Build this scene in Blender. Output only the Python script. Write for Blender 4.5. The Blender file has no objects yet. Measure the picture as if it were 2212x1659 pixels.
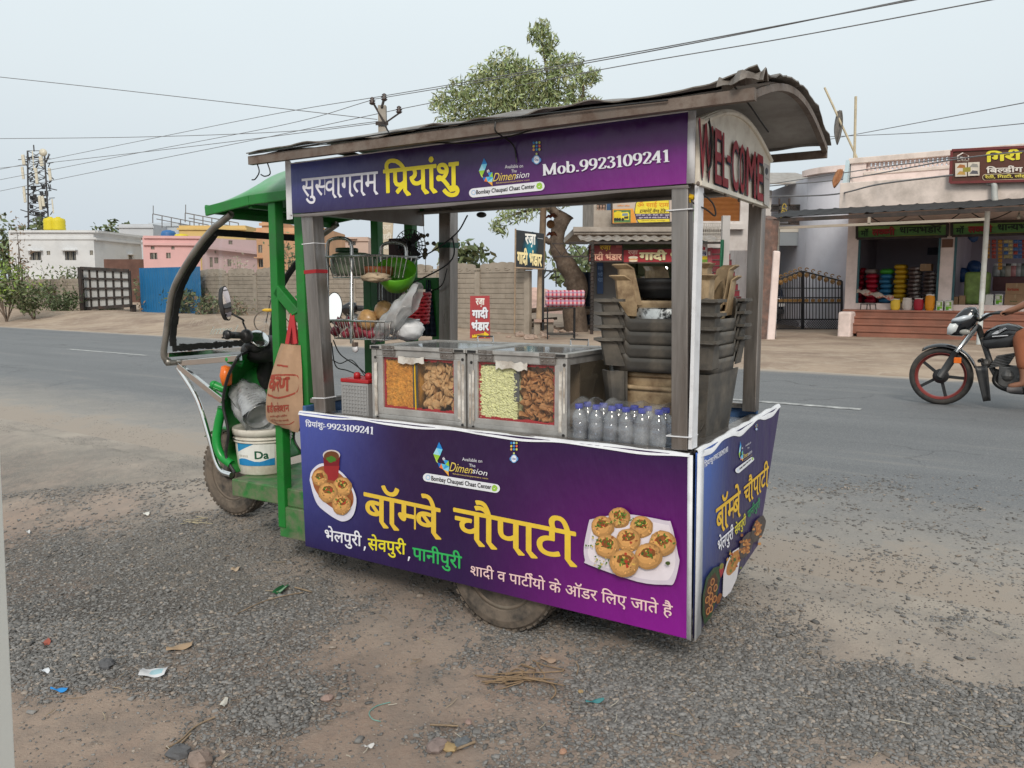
import bpy,bmesh,math,random
import numpy as np
from mathutils import Vector,Matrix
random.seed(7)
rng=np.random.default_rng(11)
SC=bpy.context.scene
COL=SC.collection
rad=math.radians
# ---------------- camera, sky, sun, exposure ----------------
CAM_H,PITCH,FPX=1.4,0.115,1768.35
cd=bpy.data.cameras.new('camera'); cam=bpy.data.objects.new('camera',cd); COL.objects.link(cam)
cam.location=(0,0,CAM_H); cam.rotation_euler=(math.pi/2-PITCH,0,0)
cd.sensor_width=36; cd.lens=36*FPX/2212; cd.clip_start=0.05; cd.clip_end=3000
SC.camera=cam
SUN_EL,SUN_AZ=rad(38),rad(182)
wd=bpy.data.worlds.new('World'); SC.world=wd; wd.use_nodes=True
nt=wd.node_tree; nt.nodes.clear()
sky=nt.nodes.new('ShaderNodeTexSky'); sky.sky_type='NISHITA'; sky.sun_disc=False
sky.sun_elevation=SUN_EL; sky.sun_rotation=SUN_AZ; sky.dust_density=6; sky.air_density=1.4; sky.ozone_density=2
tc=nt.nodes.new('ShaderNodeTexCoord'); sx=nt.nodes.new('ShaderNodeSeparateXYZ')
cr=nt.nodes.new('ShaderNodeValToRGB')
e=cr.color_ramp.elements
e[0].position=0.0; e[0].color=(.545,.615,.69,1); e[1].position=.42; e[1].color=(.75,.825,.845,1)
x=e.new(.10); x.color=(.605,.67,.72,1); x=e.new(.22); x.color=(.68,.745,.775,1)
ns=nt.nodes.new('ShaderNodeTexNoise'); ns.inputs['Scale'].default_value=1.6; ns.inputs['Detail'].default_value=4
mr=nt.nodes.new('ShaderNodeMapRange'); mr.inputs[3].default_value=.95; mr.inputs[4].default_value=1.07
mu=nt.nodes.new('ShaderNodeVectorMath'); mu.operation='SCALE'
b1=nt.nodes.new('ShaderNodeBackground'); b1.inputs[1].default_value=.010
b2=nt.nodes.new('ShaderNodeBackground'); b2.inputs[1].default_value=.78
ad=nt.nodes.new('ShaderNodeAddShader'); ow=nt.nodes.new('ShaderNodeOutputWorld')
lk=nt.links.new
lk(tc.outputs['Generated'],sx.inputs[0]); lk(sx.outputs['Z'],cr.inputs[0]); lk(tc.outputs['Generated'],ns.inputs['Vector'])
lk(ns.outputs[0],mr.inputs[0]); lk(cr.outputs[0],mu.inputs[0]); lk(mr.outputs[0],mu.inputs['Scale'])
lk(sky.outputs[0],b1.inputs[0]); lk(mu.outputs[0],b2.inputs[0]); lk(b1.outputs[0],ad.inputs[0]); lk(b2.outputs[0],ad.inputs[1]); lk(ad.outputs[0],ow.inputs[0])
sl=bpy.data.lights.new('sun','SUN'); sl.energy=1.5; sl.angle=rad(16); sl.color=(1,.92,.82)
so=bpy.data.objects.new('sun',sl); COL.objects.link(so)
sd=Vector((math.sin(SUN_AZ)*math.cos(SUN_EL),math.cos(SUN_AZ)*math.cos(SUN_EL),math.sin(SUN_EL)))
so.rotation_euler=sd.to_track_quat('Z','Y').to_euler(); so.location=sd*50
SC.view_settings.view_transform='Standard'; SC.view_settings.look='None'; SC.view_settings.exposure=0.42; SC.view_settings.gamma=1
SC.render.engine='CYCLES'; SC.cycles.use_denoising=True; SC.cycles.max_bounces=8; SC.cycles.transparent_max_bounces=24
SC.cycles.caustics_reflective=False; SC.cycles.caustics_refractive=False; SC.render.film_transparent=False
# ---------------- frames: measured picture points become points on planes of the place ----------------
cP,sP=math.cos(PITCH),math.sin(PITCH)
def ray(px,py):
 a,b=(px-1106)/FPX,(829.5-py)/FPX
 return np.array([a,cP+b*sP,-sP+b*cP])
class Frame:
 def __init__(s,o,rz):s.o=np.array(o,float); s.rz=rz; s.c,s.s=math.cos(rz),math.sin(rz)
 def loc(s,P):q=np.asarray(P,float)-s.o; return np.array([s.c*q[0]+s.s*q[1],-s.s*q[0]+s.c*q[1],q[2]])
 def wld(s,p):return np.array([s.o[0]+s.c*p[0]-s.s*p[1],s.o[1]+s.s*p[0]+s.c*p[1],s.o[2]+p[2]])
 def px(s,px,py,x=None,y=None,z=None):
  o=s.loc((0,0,CAM_H)); d=ray(px,py); d=np.array([s.c*d[0]+s.s*d[1],-s.s*d[0]+s.c*d[1],d[2]])
  i,v=(0,x)if x is not None else(1,y)if y is not None else(2,z)
  return o+d*((v-o[i])/d[i])
WF=Frame((0,0,0),0)
CF=Frame((0.5736,2.6104,0),-0.546)
RF=Frame((0,0,.2),rad(-35))
def gz(x,y):
 n=.5736*np.asarray(x,float)+.8192*np.asarray(y,float); t=np.clip((n-1.5)/1.9,0,1); return .2*t*t*(3-2*t)
LAST={}
# ---------------- things ----------------
def thing(name,label,cat,fr=WF,p=(0,0,0),group=None,rz=0):
 o=bpy.data.objects.new(name,None); COL.objects.link(o); o.empty_display_size=.1
 o.location=fr.wld(p); o.rotation_euler=(0,0,fr.rz+rz); o['label']=label; o['category']=cat
 if group:o['group']=group
 LAST[o.name]=np.array(p,float)
 return o
def tag(o,label=None,cat=None,group=None,kind=None):
 if label:o['label']=label
 if cat:o['category']=cat
 if group:o['group']=group
 if kind:o['kind']=kind
 return o
def copy_tree(o,parent=None):
 c=o.copy(); COL.objects.link(c)
 if parent:c.parent=parent
 for ch in list(o.children):copy_tree(ch,c)
 return c
 # ---------------- mesh building ----------------
def unit(v):v=np.asarray(v,float); return v/(np.linalg.norm(v)+1e-12)
def perp(d):
 a=np.array([0,0,1.])if abs(d[2])<.9 else np.array([1.,0,0]); u=unit(np.cross(d,a)); return u,np.cross(u,d)
class MB:
 def __init__(s):s.v=[]; s.f=[]; s.c=[]; s.m=[]; s.col=(1,1,1); s.mi=0; s.n=0
 def add(s,vs,fs):
  s.v+=[tuple(map(float,q))for q in vs]
  for f in fs:s.f.append(tuple(i+s.n for i in f)); s.c.append(s.col); s.m.append(s.mi)
  s.n+=len(vs); return s
 def quad(s,a,b,c,d):return s.add([a,b,c,d],[(0,1,2,3)])
 def poly(s,pts):return s.add(pts,[tuple(range(len(pts)))])
 def box(s,lo,hi):
  (a,b,c),(d,e,f)=np.minimum(lo,hi),np.maximum(lo,hi)
  return s.add([(a,b,c),(d,b,c),(d,e,c),(a,e,c),(a,b,f),(d,b,f),(d,e,f),(a,e,f)],BOXF)
 def obox(s,c,ax,ay,az):
  c,ax,ay,az=map(np.asarray,(c,ax,ay,az))
  return s.add([c+i*ax+j*ay+k*az for k in(-1,1)for i,j in((-1,-1),(1,-1),(1,1),(-1,1))],BOXF)
 def bar(s,p,q,w,h=None,up=(0,0,1)):
  p,q=np.asarray(p,float),np.asarray(q,float); d=unit(q-p); h=h or w
  if abs(np.dot(d,unit(up)))>.98:up=(1,0,0)if abs(d[0])<.9 else(0,1,0)
  a=unit(np.cross(d,up)); b=np.cross(a,d)
  return s.obox((p+q)/2,a*w/2,(q-p)/2,b*h/2)
 def tube(s,pts,r,n=8,cap=True,closed=False):
  pts=[np.asarray(p,float)for p in pts]; k=len(pts); rs=r if hasattr(r,'__len__')else[r]*k
  vs=[]; u0=None
  for i,p in enumerate(pts):
   if closed:d=unit(pts[(i+1)%k]-pts[i-1])
   else:d=unit(pts[min(i+1,k-1)]-pts[max(i-1,0)])
   if u0 is None:u,w=perp(d)
   else:u=unit(u0-d*np.dot(u0,d)); w=np.cross(u,d)
   u0=u
   vs+=[p+rs[i]*(math.cos(t)*u+math.sin(t)*w)for t in np.linspace(0,2*math.pi,n,endpoint=False)]
  fs=[(i*n+j,i*n+(j+1)%n,(i+1)*n+(j+1)%n,(i+1)*n+j)for i in range(k-1)for j in range(n)]
  if closed:fs+=[((k-1)*n+j,(k-1)*n+(j+1)%n,(j+1)%n,j)for j in range(n)]
  elif cap:fs+=[tuple(range(n)),tuple((k-1)*n+j for j in reversed(range(n)))]
  return s.add(vs,fs)
 def lathe(s,prof,c=(0,0,0),ax=(0,0,1),n=24,sc=(1,1),ph=0,ring=False):
  ax=unit(ax); u,w=perp(ax)
  if abs(ax[2])>.9:u,w=np.array([1.,0,0]),np.array([0,1.,0])
  c=np.asarray(c,float); vs=[]
  for r,h in prof:
   vs+=[c+ax*h+r*(math.cos(t)*u*sc[0]+math.sin(t)*w*sc[1])for t in ph+np.linspace(0,2*math.pi,n,endpoint=False)]
  fs=[(i*n+j,i*n+(j+1)%n,(i+1)*n+(j+1)%n,(i+1)*n+j)for i in range(len(prof)-1)for j in range(n)]
  if ring:fs+=[((len(prof)-1)*n+j,(len(prof)-1)*n+(j+1)%n,(j+1)%n,j)for j in range(n)]; return s.add(vs,fs)
  if prof[0][0]>1e-6:fs.append(tuple(reversed(range(n))))
  if prof[-1][0]>1e-6:fs.append(tuple((len(prof)-1)*n+j for j in range(n)))
  return s.add(vs,fs)
 def ball(s,c,r,n=12,m=8,jit=0):
  r=np.array(r if hasattr(r,'__len__')else(r,r,r),float)*1.; c=np.asarray(c,float); vs=[]
  for i in range(m+1):
   th=math.pi*i/m
   for j in range(n):
    ph=2*math.pi*j/n; k=1+jit*random.uniform(-1,1)
    vs.append(c+r*k*np.array([math.sin(th)*math.cos(ph),math.sin(th)*math.sin(ph),math.cos(th)]))
  return s.add(vs,[(i*n+j,(i+1)*n+j,(i+1)*n+(j+1)%n,i*n+(j+1)%n)for i in range(m)for j in range(n)])
 def grid(s,fn,nu,nv,wrapu=False):
  vs=[fn(i/(nu-(0 if wrapu else 1)),j/(nv-1))for j in range(nv)for i in range(nu)]
  w=nu if wrapu else nu-1
  return s.add(vs,[(j*nu+i,j*nu+(i+1)%nu,(j+1)*nu+(i+1)%nu,(j+1)*nu+i)for j in range(nv-1)for i in range(w)])
 def prism(s,pts,d):
  pts=[np.asarray(p,float)for p in pts]; k=len(pts); d=np.asarray(d,float)
  return s.add(pts+[p+d for p in pts],[tuple(reversed(range(k))),tuple(range(k,2*k))]+[(i,(i+1)%k,k+(i+1)%k,k+i)for i in range(k)])
 def build(s,name,mat,parent=None,smooth=False,bevel=0,solid=0,sub=0,fr=None,at=None,seg=2,weld=False):
  """parent: thing whose frame the coordinates are in. fr: frame of a top-level mesh; at: its base in that frame."""
  if name in SPLIT and parent is not None:
   g=list(range(s.n))
   def find(i):
    while g[i]!=i:g[i]=g[g[i]]; i=g[i]
    return i
   for f in s.f:
    for i in f[1:]:g[find(i)]=find(f[0])
   ks=sorted({find(f[0])for f in s.f})
   if len(ks)>1:
    for k in ks:
     q=MB(); fi=[i for i,f in enumerate(s.f)if find(f[0])==k]; vi=sorted({j for i in fi for j in s.f[i]}); ix={j:n for n,j in enumerate(vi)}
     q.v=[s.v[j]for j in vi]; q.n=len(vi); q.f=[tuple(ix[j]for j in s.f[i])for i in fi]; q.c=[s.c[i]for i in fi]; q.m=[s.m[i]for i in fi]; o=q.build(name,mat,parent,smooth,bevel,solid,sub,None,None,seg,weld)
    return o
  me=bpy.data.meshes.new(name)
  off=np.zeros(3); root=parent
  while root is not None and root.parent is not None:root=root.parent
  if root is not None and root.name in LAST:off=LAST[root.name]
  if fr is not None:
   if at is None:
    a=np.array(s.v); at=(a[:,0].mean(),a[:,1].mean(),a[:,2].min())
   off=np.array(at,float)
  vs=np.array(s.v)-off
  me.from_pydata(vs.tolist(),[],s.f)
  ms=mat if isinstance(mat,(list,tuple))else[mat]
  for m in ms:me.materials.append(m)
  if len(ms)>1:me.polygons.foreach_set('material_index',np.array(s.m,np.int32))
  if any(c!=(1,1,1)for c in s.c):
   at_=me.attributes.new('Col','FLOAT_COLOR','FACE')
   at_.data.foreach_set('color',np.array([(c[0],c[1],c[2],1)for c in s.c],np.float32).ravel())
  if smooth:me.polygons.foreach_set('use_smooth',np.ones(len(me.polygons),bool))
  if weld:
   bm=bmesh.new(); bm.from_mesh(me); bmesh.ops.remove_doubles(bm,verts=bm.verts,dist=1e-5); bmesh.ops.recalc_face_normals(bm,faces=bm.faces); bm.to_mesh(me); bm.free()
  me.update()
  o=bpy.data.objects.new(name,me); COL.objects.link(o)
  if parent is not None:o.parent=parent
  if fr is not None:o.location=fr.wld(off); o.rotation_euler=(0,0,fr.rz); LAST[o.name]=off
  if sub:md=o.modifiers.new('sub','SUBSURF'); md.levels=md.render_levels=sub
  if solid:md=o.modifiers.new('solid','SOLIDIFY'); md.thickness=solid; md.offset=0
  if bevel:md=o.modifiers.new('bevel','BEVEL'); md.width=bevel; md.segments=seg; md.limit_method='ANGLE'; md.angle_limit=rad(35)
  return o
SPLIT=set('rear_post cab_post cab_brace guard_tube wiring gauge_ring gauge_face peeling_paint bolt bolt_hole loose_wire cable_tie roof_bearer strap step rafter grille_bar blade purlin cable front_wall scrollwork'.split())
BOXF=[(3,2,1,0),(4,5,6,7),(0,1,5,4),(1,2,6,5),(2,3,7,6),(3,0,4,7)]
def curve_pts(ps,n=8):
 ps=[np.asarray(p,float)for p in ps]; q=[2*ps[0]-ps[1]]+ps+[2*ps[-1]-ps[-2]]; out=[]
 for i in range(1,len(q)-2):
  a,b,c,d=q[i-1:i+3]
  for t in np.linspace(0,1,n,endpoint=False):
   out.append(.5*((2*b)+(c-a)*t+(2*a-5*b+4*c-d)*t*t+(3*b-a-3*c+d)*t**3))
 return out+[ps[-1]]
def lerp(a,b,t):return np.asarray(a,float)*(1-t)+np.asarray(b,float)*t
def sub_leg(P,cell):
 pass
def wall_open(mb,P,u0,u1,v0,v1,holes,depth):
 us=sorted({u0,u1,*[h[0]for h in holes],*[h[1]for h in holes]}); vs=sorted({v0,v1,*[h[2]for h in holes],*[h[3]for h in holes]})
 for i in range(len(us)-1):
  for j in range(len(vs)-1):
   cu,cv=(us[i]+us[i+1])/2,(vs[j]+vs[j+1])/2
   if any(h[0]<cu<h[1]and h[2]<cv<h[3]for h in holes):continue
   mb.quad(P(us[i],vs[j],0),P(us[i+1],vs[j],0),P(us[i+1],vs[j+1],0),P(us[i],vs[j+1],0))
 for a,b,c,d in[h[:4]for h in holes]:
  for(p,q),(r,s_)in(((a,c),(b,c)),((b,c),(b,d)),((b,d),(a,d)),((a,d),(a,c))):
   mb.quad(P(p,q,0),P(p,q,depth),P(r,s_,depth),P(r,s_,0))
   # ---------------- value noise for masks ----------------
_tab=np.random.default_rng(3).random((256,256))
def vnoise(x,y):
 xi,yi=np.floor(x).astype(int),np.floor(y).astype(int); fx,fy=x-xi,y-yi
 fx,fy=fx*fx*(3-2*fx),fy*fy*(3-2*fy); t=lambda i,j:_tab[i%256,j%256]
 return(t(xi,yi)*(1-fx)+t(xi+1,yi)*fx)*(1-fy)+(t(xi,yi+1)*(1-fx)+t(xi+1,yi+1)*fx)*fy
def fbm(x,y,o=4):
 r=0; a=.5
 for i in range(o):r=r+a*vnoise(x*2**i+17.3*i,y*2**i+5.1*i); a*=.5
 return r/(1-.5**o)
 # ---------------- materials ----------------
MATS={}
def lin(c):
 return tuple(((v/255)/12.92 if v/255<.04045 else((v/255+.055)/1.055)**2.4)for v in c)
def mat(name,col=None,rough=.6,metal=0,var=.18,scale=6,dirt=None,damt=.4,dscale=3,bump=.0,bscale=60,spec=.5,alpha=1,trans=0,ior=1.45,attr=False,emit=0,stretch=(1,1,1),coat=0,rvar=.12,mottle=None):
 """col in linear base colour. var: light/dark mottling; dirt: second colour in patches."""
 if name in MATS:return MATS[name]
 m=bpy.data.materials.new(name); m.use_nodes=True; t=m.node_tree; L=t.links.new; N=t.nodes.new
 b=t.nodes['Principled BSDF']; b.inputs['Roughness'].default_value=rough; b.inputs['Metallic'].default_value=metal
 b.inputs['IOR'].default_value=ior; b.inputs['Specular IOR Level'].default_value=spec; b.inputs['Alpha'].default_value=alpha
 b.inputs['Transmission Weight'].default_value=trans; b.inputs['Coat Weight'].default_value=coat
 co=N('ShaderNodeTexCoord'); mp=N('ShaderNodeMapping'); mp.inputs['Scale'].default_value=stretch; L(co.outputs['Object'],mp.inputs[0])
 def noise(sc,det=5,ro=.6):
  n=N('ShaderNodeTexNoise'); n.inputs['Scale'].default_value=sc; n.inputs['Detail'].default_value=det; n.inputs['Roughness'].default_value=ro; L(mp.outputs[0],n.inputs['Vector']); return n.outputs[0]
 def ramp(src,a,bb,lo=0,hi=1):
  r=N('ShaderNodeMapRange'); r.inputs[1].default_value=a; r.inputs[2].default_value=bb; r.inputs[3].default_value=lo; r.inputs[4].default_value=hi; L(src,r.inputs[0]); return r.outputs[0]
 def mix(f,a,bb,mode='MIX'):
  x=N('ShaderNodeMix'); x.data_type='RGBA'; x.blend_type=mode
  for k,s_ in((0,f),(6,a),(7,bb)):
   if hasattr(s_,'node'):L(s_,x.inputs[k])
   elif k==0:x.inputs[0].default_value=s_
   else:x.inputs[k].default_value=(*s_,1)
  return x.outputs[2]
 if attr:
  an=N('ShaderNodeAttribute'); an.attribute_name='Col'; base=an.outputs['Color']
 else:base=None
 c=base if base is not None else tuple(col)
 n1=noise(scale)
 if var:
  g=ramp(n1,.3,.7,1-var,1+var)
  vm=N('ShaderNodeVectorMath'); vm.operation='SCALE'; L(g,vm.inputs['Scale'])
  if base is not None:L(base,vm.inputs[0])
  else:vm.inputs[0].default_value=c
  c=vm.outputs[0]
 if mottle:c=mix(ramp(noise(mottle[1],6,.7),.52,.6),c,mottle[0])
 if dirt:c=mix(ramp(noise(dscale,8,.65),.62-damt*.45,.86-damt*.45,0,min(1,damt*1.6)),c,dirt)
 if hasattr(c,'node'):L(c,b.inputs['Base Color'])
 else:b.inputs['Base Color'].default_value=(*c,1)
 if rvar:L(ramp(noise(scale*1.7),.3,.7,max(0,rough-rvar),min(1,rough+rvar)),b.inputs['Roughness'])
 if bump:
  bp=N('ShaderNodeBump'); bp.inputs['Strength'].default_value=min(1,bump); bp.inputs['Distance'].default_value=min(.02,.35/bscale); L(noise(bscale,6,.65),bp.inputs['Height']); L(bp.outputs[0],b.inputs['Normal'])
 if emit:
  b.inputs['Emission Strength'].default_value=emit; b.inputs['Emission Color'].default_value=(*col,1)
 MATS[name]=m; return m
 # ---------------- lettering: glyph outlines from Blender's own font, shaped and composed here ----------------
_g={}
def glyph(ch,off):
 off=0; k=ch
 if k in _g:return _g[k]
 def mk(s):
  c=bpy.data.curves.new('t','FONT'); c.body=s; c.size=1; c.offset=off; c.fill_mode='FRONT'; c.resolution_u=3
  o=bpy.data.objects.new('t',c); COL.objects.link(o); bpy.context.view_layer.update()
  dg=bpy.context.evaluated_depsgraph_get(); me=bpy.data.meshes.new_from_object(o.evaluated_get(dg))
  vs=[v.co.copy()for v in me.vertices]; fs=[tuple(p.vertices)for p in me.polygons]
  bpy.data.objects.remove(o); bpy.data.curves.remove(c); bpy.data.meshes.remove(me); return vs,fs
 vs,fs=mk(ch)if ch!=' ' else([],[])
 a,_=mk(ch+'MM'); b,_=mk('MM')
 adv=max(v.x for v in a)-max(v.x for v in b)
 _g[k]=(np.array([(v.x,v.y)for v in vs]).reshape(-1,2),fs,adv); return _g[k]
def clip_x(V,Fc,xc):
 out=[]
 for f in Fc:
  P=[V[i]for i in f]; r=[]
  for a,b in zip(P,P[1:]+P[:1]):
   if a[0]<=xc:r.append(a)
   if(a[0]-xc)*(b[0]-xc)<0:t=(xc-a[0])/(b[0]-a[0]); r.append(a+(b-a)*t)
  if len(r)>2:out.append(r)
 return out
def stems(V,off):
 y=[v for v in V if abs(v[1]+off)<.012]; xs=sorted(v[0]for v in y); r=[]
 i=0
 while i<len(xs)-1:
  if .05<xs[i+1]-xs[i]<.2:r.append((xs[i],xs[i+1])); i+=2
  else:i+=1
 return r
def stroke(pts,w):
 pts=[np.asarray(p,float)for p in pts]; L_,R_=[],[]
 for i,p in enumerate(pts):
  d=unit(pts[min(i+1,len(pts)-1)]-pts[max(i-1,0)]); n=np.array([-d[1],d[0]]); ww=w(d)if callable(w)else w
  L_.append(p+n*ww/2); R_.append(p-n*ww/2)
 return[[L_[i],L_[i+1],R_[i+1],R_[i]]for i in range(len(pts)-1)]
CONS=set(chr(c)for c in range(0x915,0x93A))
def shape(s,off=0,feet=False):
 """list of polygons (2-D) for a line of text, with half letters, reph and matras in place"""
 out=[]; x=0; k=0; bold=off; off=0
 def put(polys,dx):
  nonlocal k
  k+=1
  for p in polys:out.append(([(q[0]+dx,q[1])for q in p],k%3))
 i=0; sw=.085
 while i<len(s):
  ch=s[i]
  if ch in CONS:
   j=i; cl=[]
   while j<len(s)and s[j]in CONS:
    c=s[j]; j+=1
    if j<len(s)and s[j]=='\u093c':c+=s[j]; j+=1
    cl.append(c)
    if j<len(s)and s[j]=='\u094d' and j+1<len(s):j+=1
    else:break
   marks=[]
   while j<len(s)and 0x93a<=ord(s[j])<=0x94f or j<len(s)and s[j]in '\u0901\u0902\u0903':marks.append(s[j]); j+=1
   reph=len(cl)>1 and cl[0]=='र'
   if reph:cl=cl[1:]
   if '\u093f' in marks:
    V,F,a=glyph('\u093f',off); put([[V[q]for q in f]for f in F],x); x+=a; marks.remove('\u093f')
   ra=len(cl)>1 and cl[-1]=='र'
   if ra:cl=cl[:-1]
   for n,c in enumerate(cl):
    V,F,a=glyph(c[0],off); st=stems(V,off); x0=x
    if n<len(cl)-1:
     xc=st[-1][0]+.01 if st else a*.62
     put(clip_x(V,F,xc),x); x+=xc-.01
    else:
     put([[V[q]for q in f]for f in F],x)
     if feet:
      for p,q in st:put([[(p,-off+.004),(p+.10,-off-.13),(q+.13,-off-.13+.02),(q,-off+.004)]],x)
     if ra:
      xs=st[-1][0]+sw/2 if st else a*.5
      put(stroke([(xs,.20),(xs-.14,.10),(xs-.27,-.02)],sw),x)
     x+=a
    if len(c)>1:
     Vn,Fn,an=glyph('\u093c',off); put([[Vn[q]for q in f]for f in Fn],x)
   for m in marks:
    V,F,a=glyph(m,off); put([[V[q]for q in f]for f in F],x)
    if feet and m in 'ाीोौॉ':
     for p,q in stems(V,off):put([[(p,-off+.004),(p+.10,-off-.13),(q+.13,-off-.13+.02),(q,-off+.004)]],x)
    x+=a
   if reph:
    put(stroke(curve_pts([(-.02,.64),(-.16,.74),(-.2,.86),(-.08,.88),(-.03,.8)],4),sw*.9),x)
   i=j
  else:
   if ch=='\u2009':x+=.12
   else:
    V,F,a=glyph(ch,off); put([[V[q]for q in f]for f in F],x); x+=a
    if feet and ch not in ' ,':
     for p,q in stems(V,off):put([[(p,-off+.004),(p+.10,-off-.13),(q+.13,-off-.13+.02),(q,-off+.004)]],x-a)
   i+=1
 if bold:
  out=[([(q[0]+bold*dx,q[1]+bold*dy)for q in p],k*7+j)for p,k in out for j,(dx,dy)in enumerate([(0,0)]+[(math.cos(t*math.pi/3),math.sin(t*math.pi/3))for t in range(6)])]
 return out,x
def _el(cx,cy,rx,ry,a0,a1,n=18):return[(cx+rx*math.cos(rad(a)),cy+ry*math.sin(rad(a)))for a in np.linspace(a0,a1,n)]
SERIF={'0':(.56,[_el(.28,.5,.2,.46,0,360,28)]),'1':(.44,[[(.24,.02),(.24,.98)],[(.08,.02),(.40,.02)],[(.08,.82),(.24,.95)]]),'2':(.54,[curve_pts([(.1,.75),(.14,.9),(.28,.96),(.42,.86),(.42,.66),(.28,.4),(.08,.06)],5),[(.08,.07),(.45,.07),(.48,.25)],[(.1,.74),(.14,.74)]]),'3':(.54,[curve_pts([(.1,.82),(.22,.96),(.38,.88),(.4,.7),(.22,.53)],5),curve_pts([(.22,.53),(.42,.44),(.44,.2),(.3,.04),(.14,.06),(.08,.2)],5)]),'4':(.58,[[(.38,.02),(.38,.98)],[(.38,.96),(.04,.28)],[(.04,.27),(.54,.27)],[(.26,.02),(.5,.02)]]),'9':(.56,[_el(.28,.68,.19,.28,0,360,24),curve_pts([(.47,.66),(.46,.4),(.36,.16),(.14,.03)],6)]),'M':(.98,[[(.14,.02),(.14,.98)],[(.14,.98),(.46,.06)],[(.46,.06),(.8,.98)],[(.8,.98),(.8,.02)],[(.02,.02),(.26,.02)],[(.66,.02),(.94,.02)],[(.02,.98),(.16,.98)],[(.78,.98),(.94,.98)]]),'o':(.54,[_el(.27,.34,.19,.32,0,360,24)]),'b':(.6,[[(.13,.04),(.13,1.0)],[(.03,1.0),(.14,1.0)],_el(.31,.34,.2,.32,0,360,24)]),'.':(.26,[[(.13,.02),(.13,.15)]]),':':(.3,[[(.15,.08),(.15,.22)],[(.15,.5),(.15,.64)]]),'-':(.34,[[(.04,.34),(.3,.34),(.3,.345)]]),' ':(.3,[]),}
def serif(s,thick=.17,thin=.05):
 out=[]; x=0
 w=lambda d:thin+(thick-thin)*abs(d[1])**1.2
 for n,ch in enumerate(s):
  a,sk=SERIF[ch]
  for q,k in enumerate(sk):
   for p in stroke(k,w if ch!='-' else .09):out.append(([(a_[0]+x,a_[1])for a_ in p],(n+q)%3))
  x+=a
 return out,x
def put_text(mb,polys,P,col,gap=.00003,lift=.0004,shear=0,fit=None):
 """polys from shape()/serif(), mapped so their bounding box fills the quad P = tl, tr, br, bl; lifted along its normal"""
 polys,adv=polys
 xs=[q[0]for p,_ in polys for q in p]; ys=[q[1]for p,_ in polys for q in p]
 x0,x1,y0,y1=fit or(min(xs),max(xs),min(ys),max(ys))
 tl,tr,br,bl=[np.asarray(p,float)for p in P]
 n=unit(np.cross(tr-tl,tl-bl)); old=mb.col; mb.col=col
 for p,k in polys:
  pts=[]
  for q in p:
   v=(q[1]-y0)/(y1-y0); u=(q[0]-x0)/(x1-x0)+shear*(v-.5)
   pts.append((bl*(1-u)+br*u)*(1-v)+(tl*(1-u)+tr*u)*v+n*(lift+gap*(1+k)))
  mb.poly(pts)
 mb.col=old; return mb
 # ---------------- shared materials ----------------
PRINT=mat('printed_colour',attr=True,var=.05,rough=.42,scale=25)
PRINTD=mat('printed_dull',attr=True,var=.12,rough=.7,scale=9)
STEEL=mat('brushed_steel',(.31,.285,.265),.36,.85,var=.22,scale=5,stretch=(6,6,.6),dirt=(.12,.10,.085),damt=.35,dscale=4)
STEELB=mat('steel_clean',(.55,.55,.54),.28,.95,var=.15,scale=8,dirt=(.2,.18,.16),damt=.25)
ALU=mat('aluminium_profile',(.50,.49,.47),.45,.6,var=.18,scale=9,dirt=(.16,.13,.11),damt=.3,dscale=12)
GREEN=mat('green_paint',(.014,.185,.028),.36,0,var=.16,scale=7,dirt=(.05,.10,.05),damt=.3,dscale=9,bump=.05,bscale=30)
GREENW=mat('green_paint_worn',(.028,.165,.036),.5,0,var=.22,scale=9,dirt=(.19,.17,.12),damt=.5,dscale=14,bump=.1)
TIN=mat('weathered_tin',(.30,.28,.255),.55,.35,var=.3,scale=5,dirt=(.10,.075,.06),damt=.55,dscale=6,bump=.15,bscale=12)
TINW=mat('painted_tin_underside',(.36,.35,.34),.6,.05,var=.15,scale=3,dirt=(.14,.12,.105),damt=.45,dscale=4)
ANGLE=mat('rusty_angle_iron',(.20,.165,.14),.7,.1,var=.3,scale=9,dirt=(.09,.055,.04),damt=.5,dscale=18,bump=.2)
BLACK=mat('black_plastic',(.018,.018,.019),.42,0,var=.25,scale=9,dirt=(.09,.08,.07),damt=.25,dscale=15)
RUBBER=mat('dusty_rubber',(.035,.033,.031),.85,0,var=.3,scale=16,dirt=(.17,.135,.105),damt=.62,dscale=10,bump=.25,bscale=90)
RIM=mat('dusty_wheel_steel',(.19,.16,.125),.7,.3,var=.25,scale=9,dirt=(.17,.13,.10),damt=.6,dscale=8)
CHROME=mat('chrome',(.75,.75,.74),.12,1,var=.05,scale=9,rvar=.05)
VINYL=mat('white_vinyl',(.70,.71,.74),.45,0,var=.08,scale=9,dirt=(.38,.36,.36),damt=.25,dscale=20,bump=.12,bscale=25)
CREAM=mat('cream_board',(.74,.69,.60),.6,0,var=.1,scale=5,dirt=(.32,.24,.17),damt=.3,dscale=11)
WIRE=mat('black_wire',(.012,.012,.012),.5,0,var=0)
RED=mat('red_plastic',(.42,.02,.025),.4,0,var=.15,scale=9)
ORANGE=mat('orange_lens',(.75,.16,.02),.25,0,var=.1,scale=20)
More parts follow.
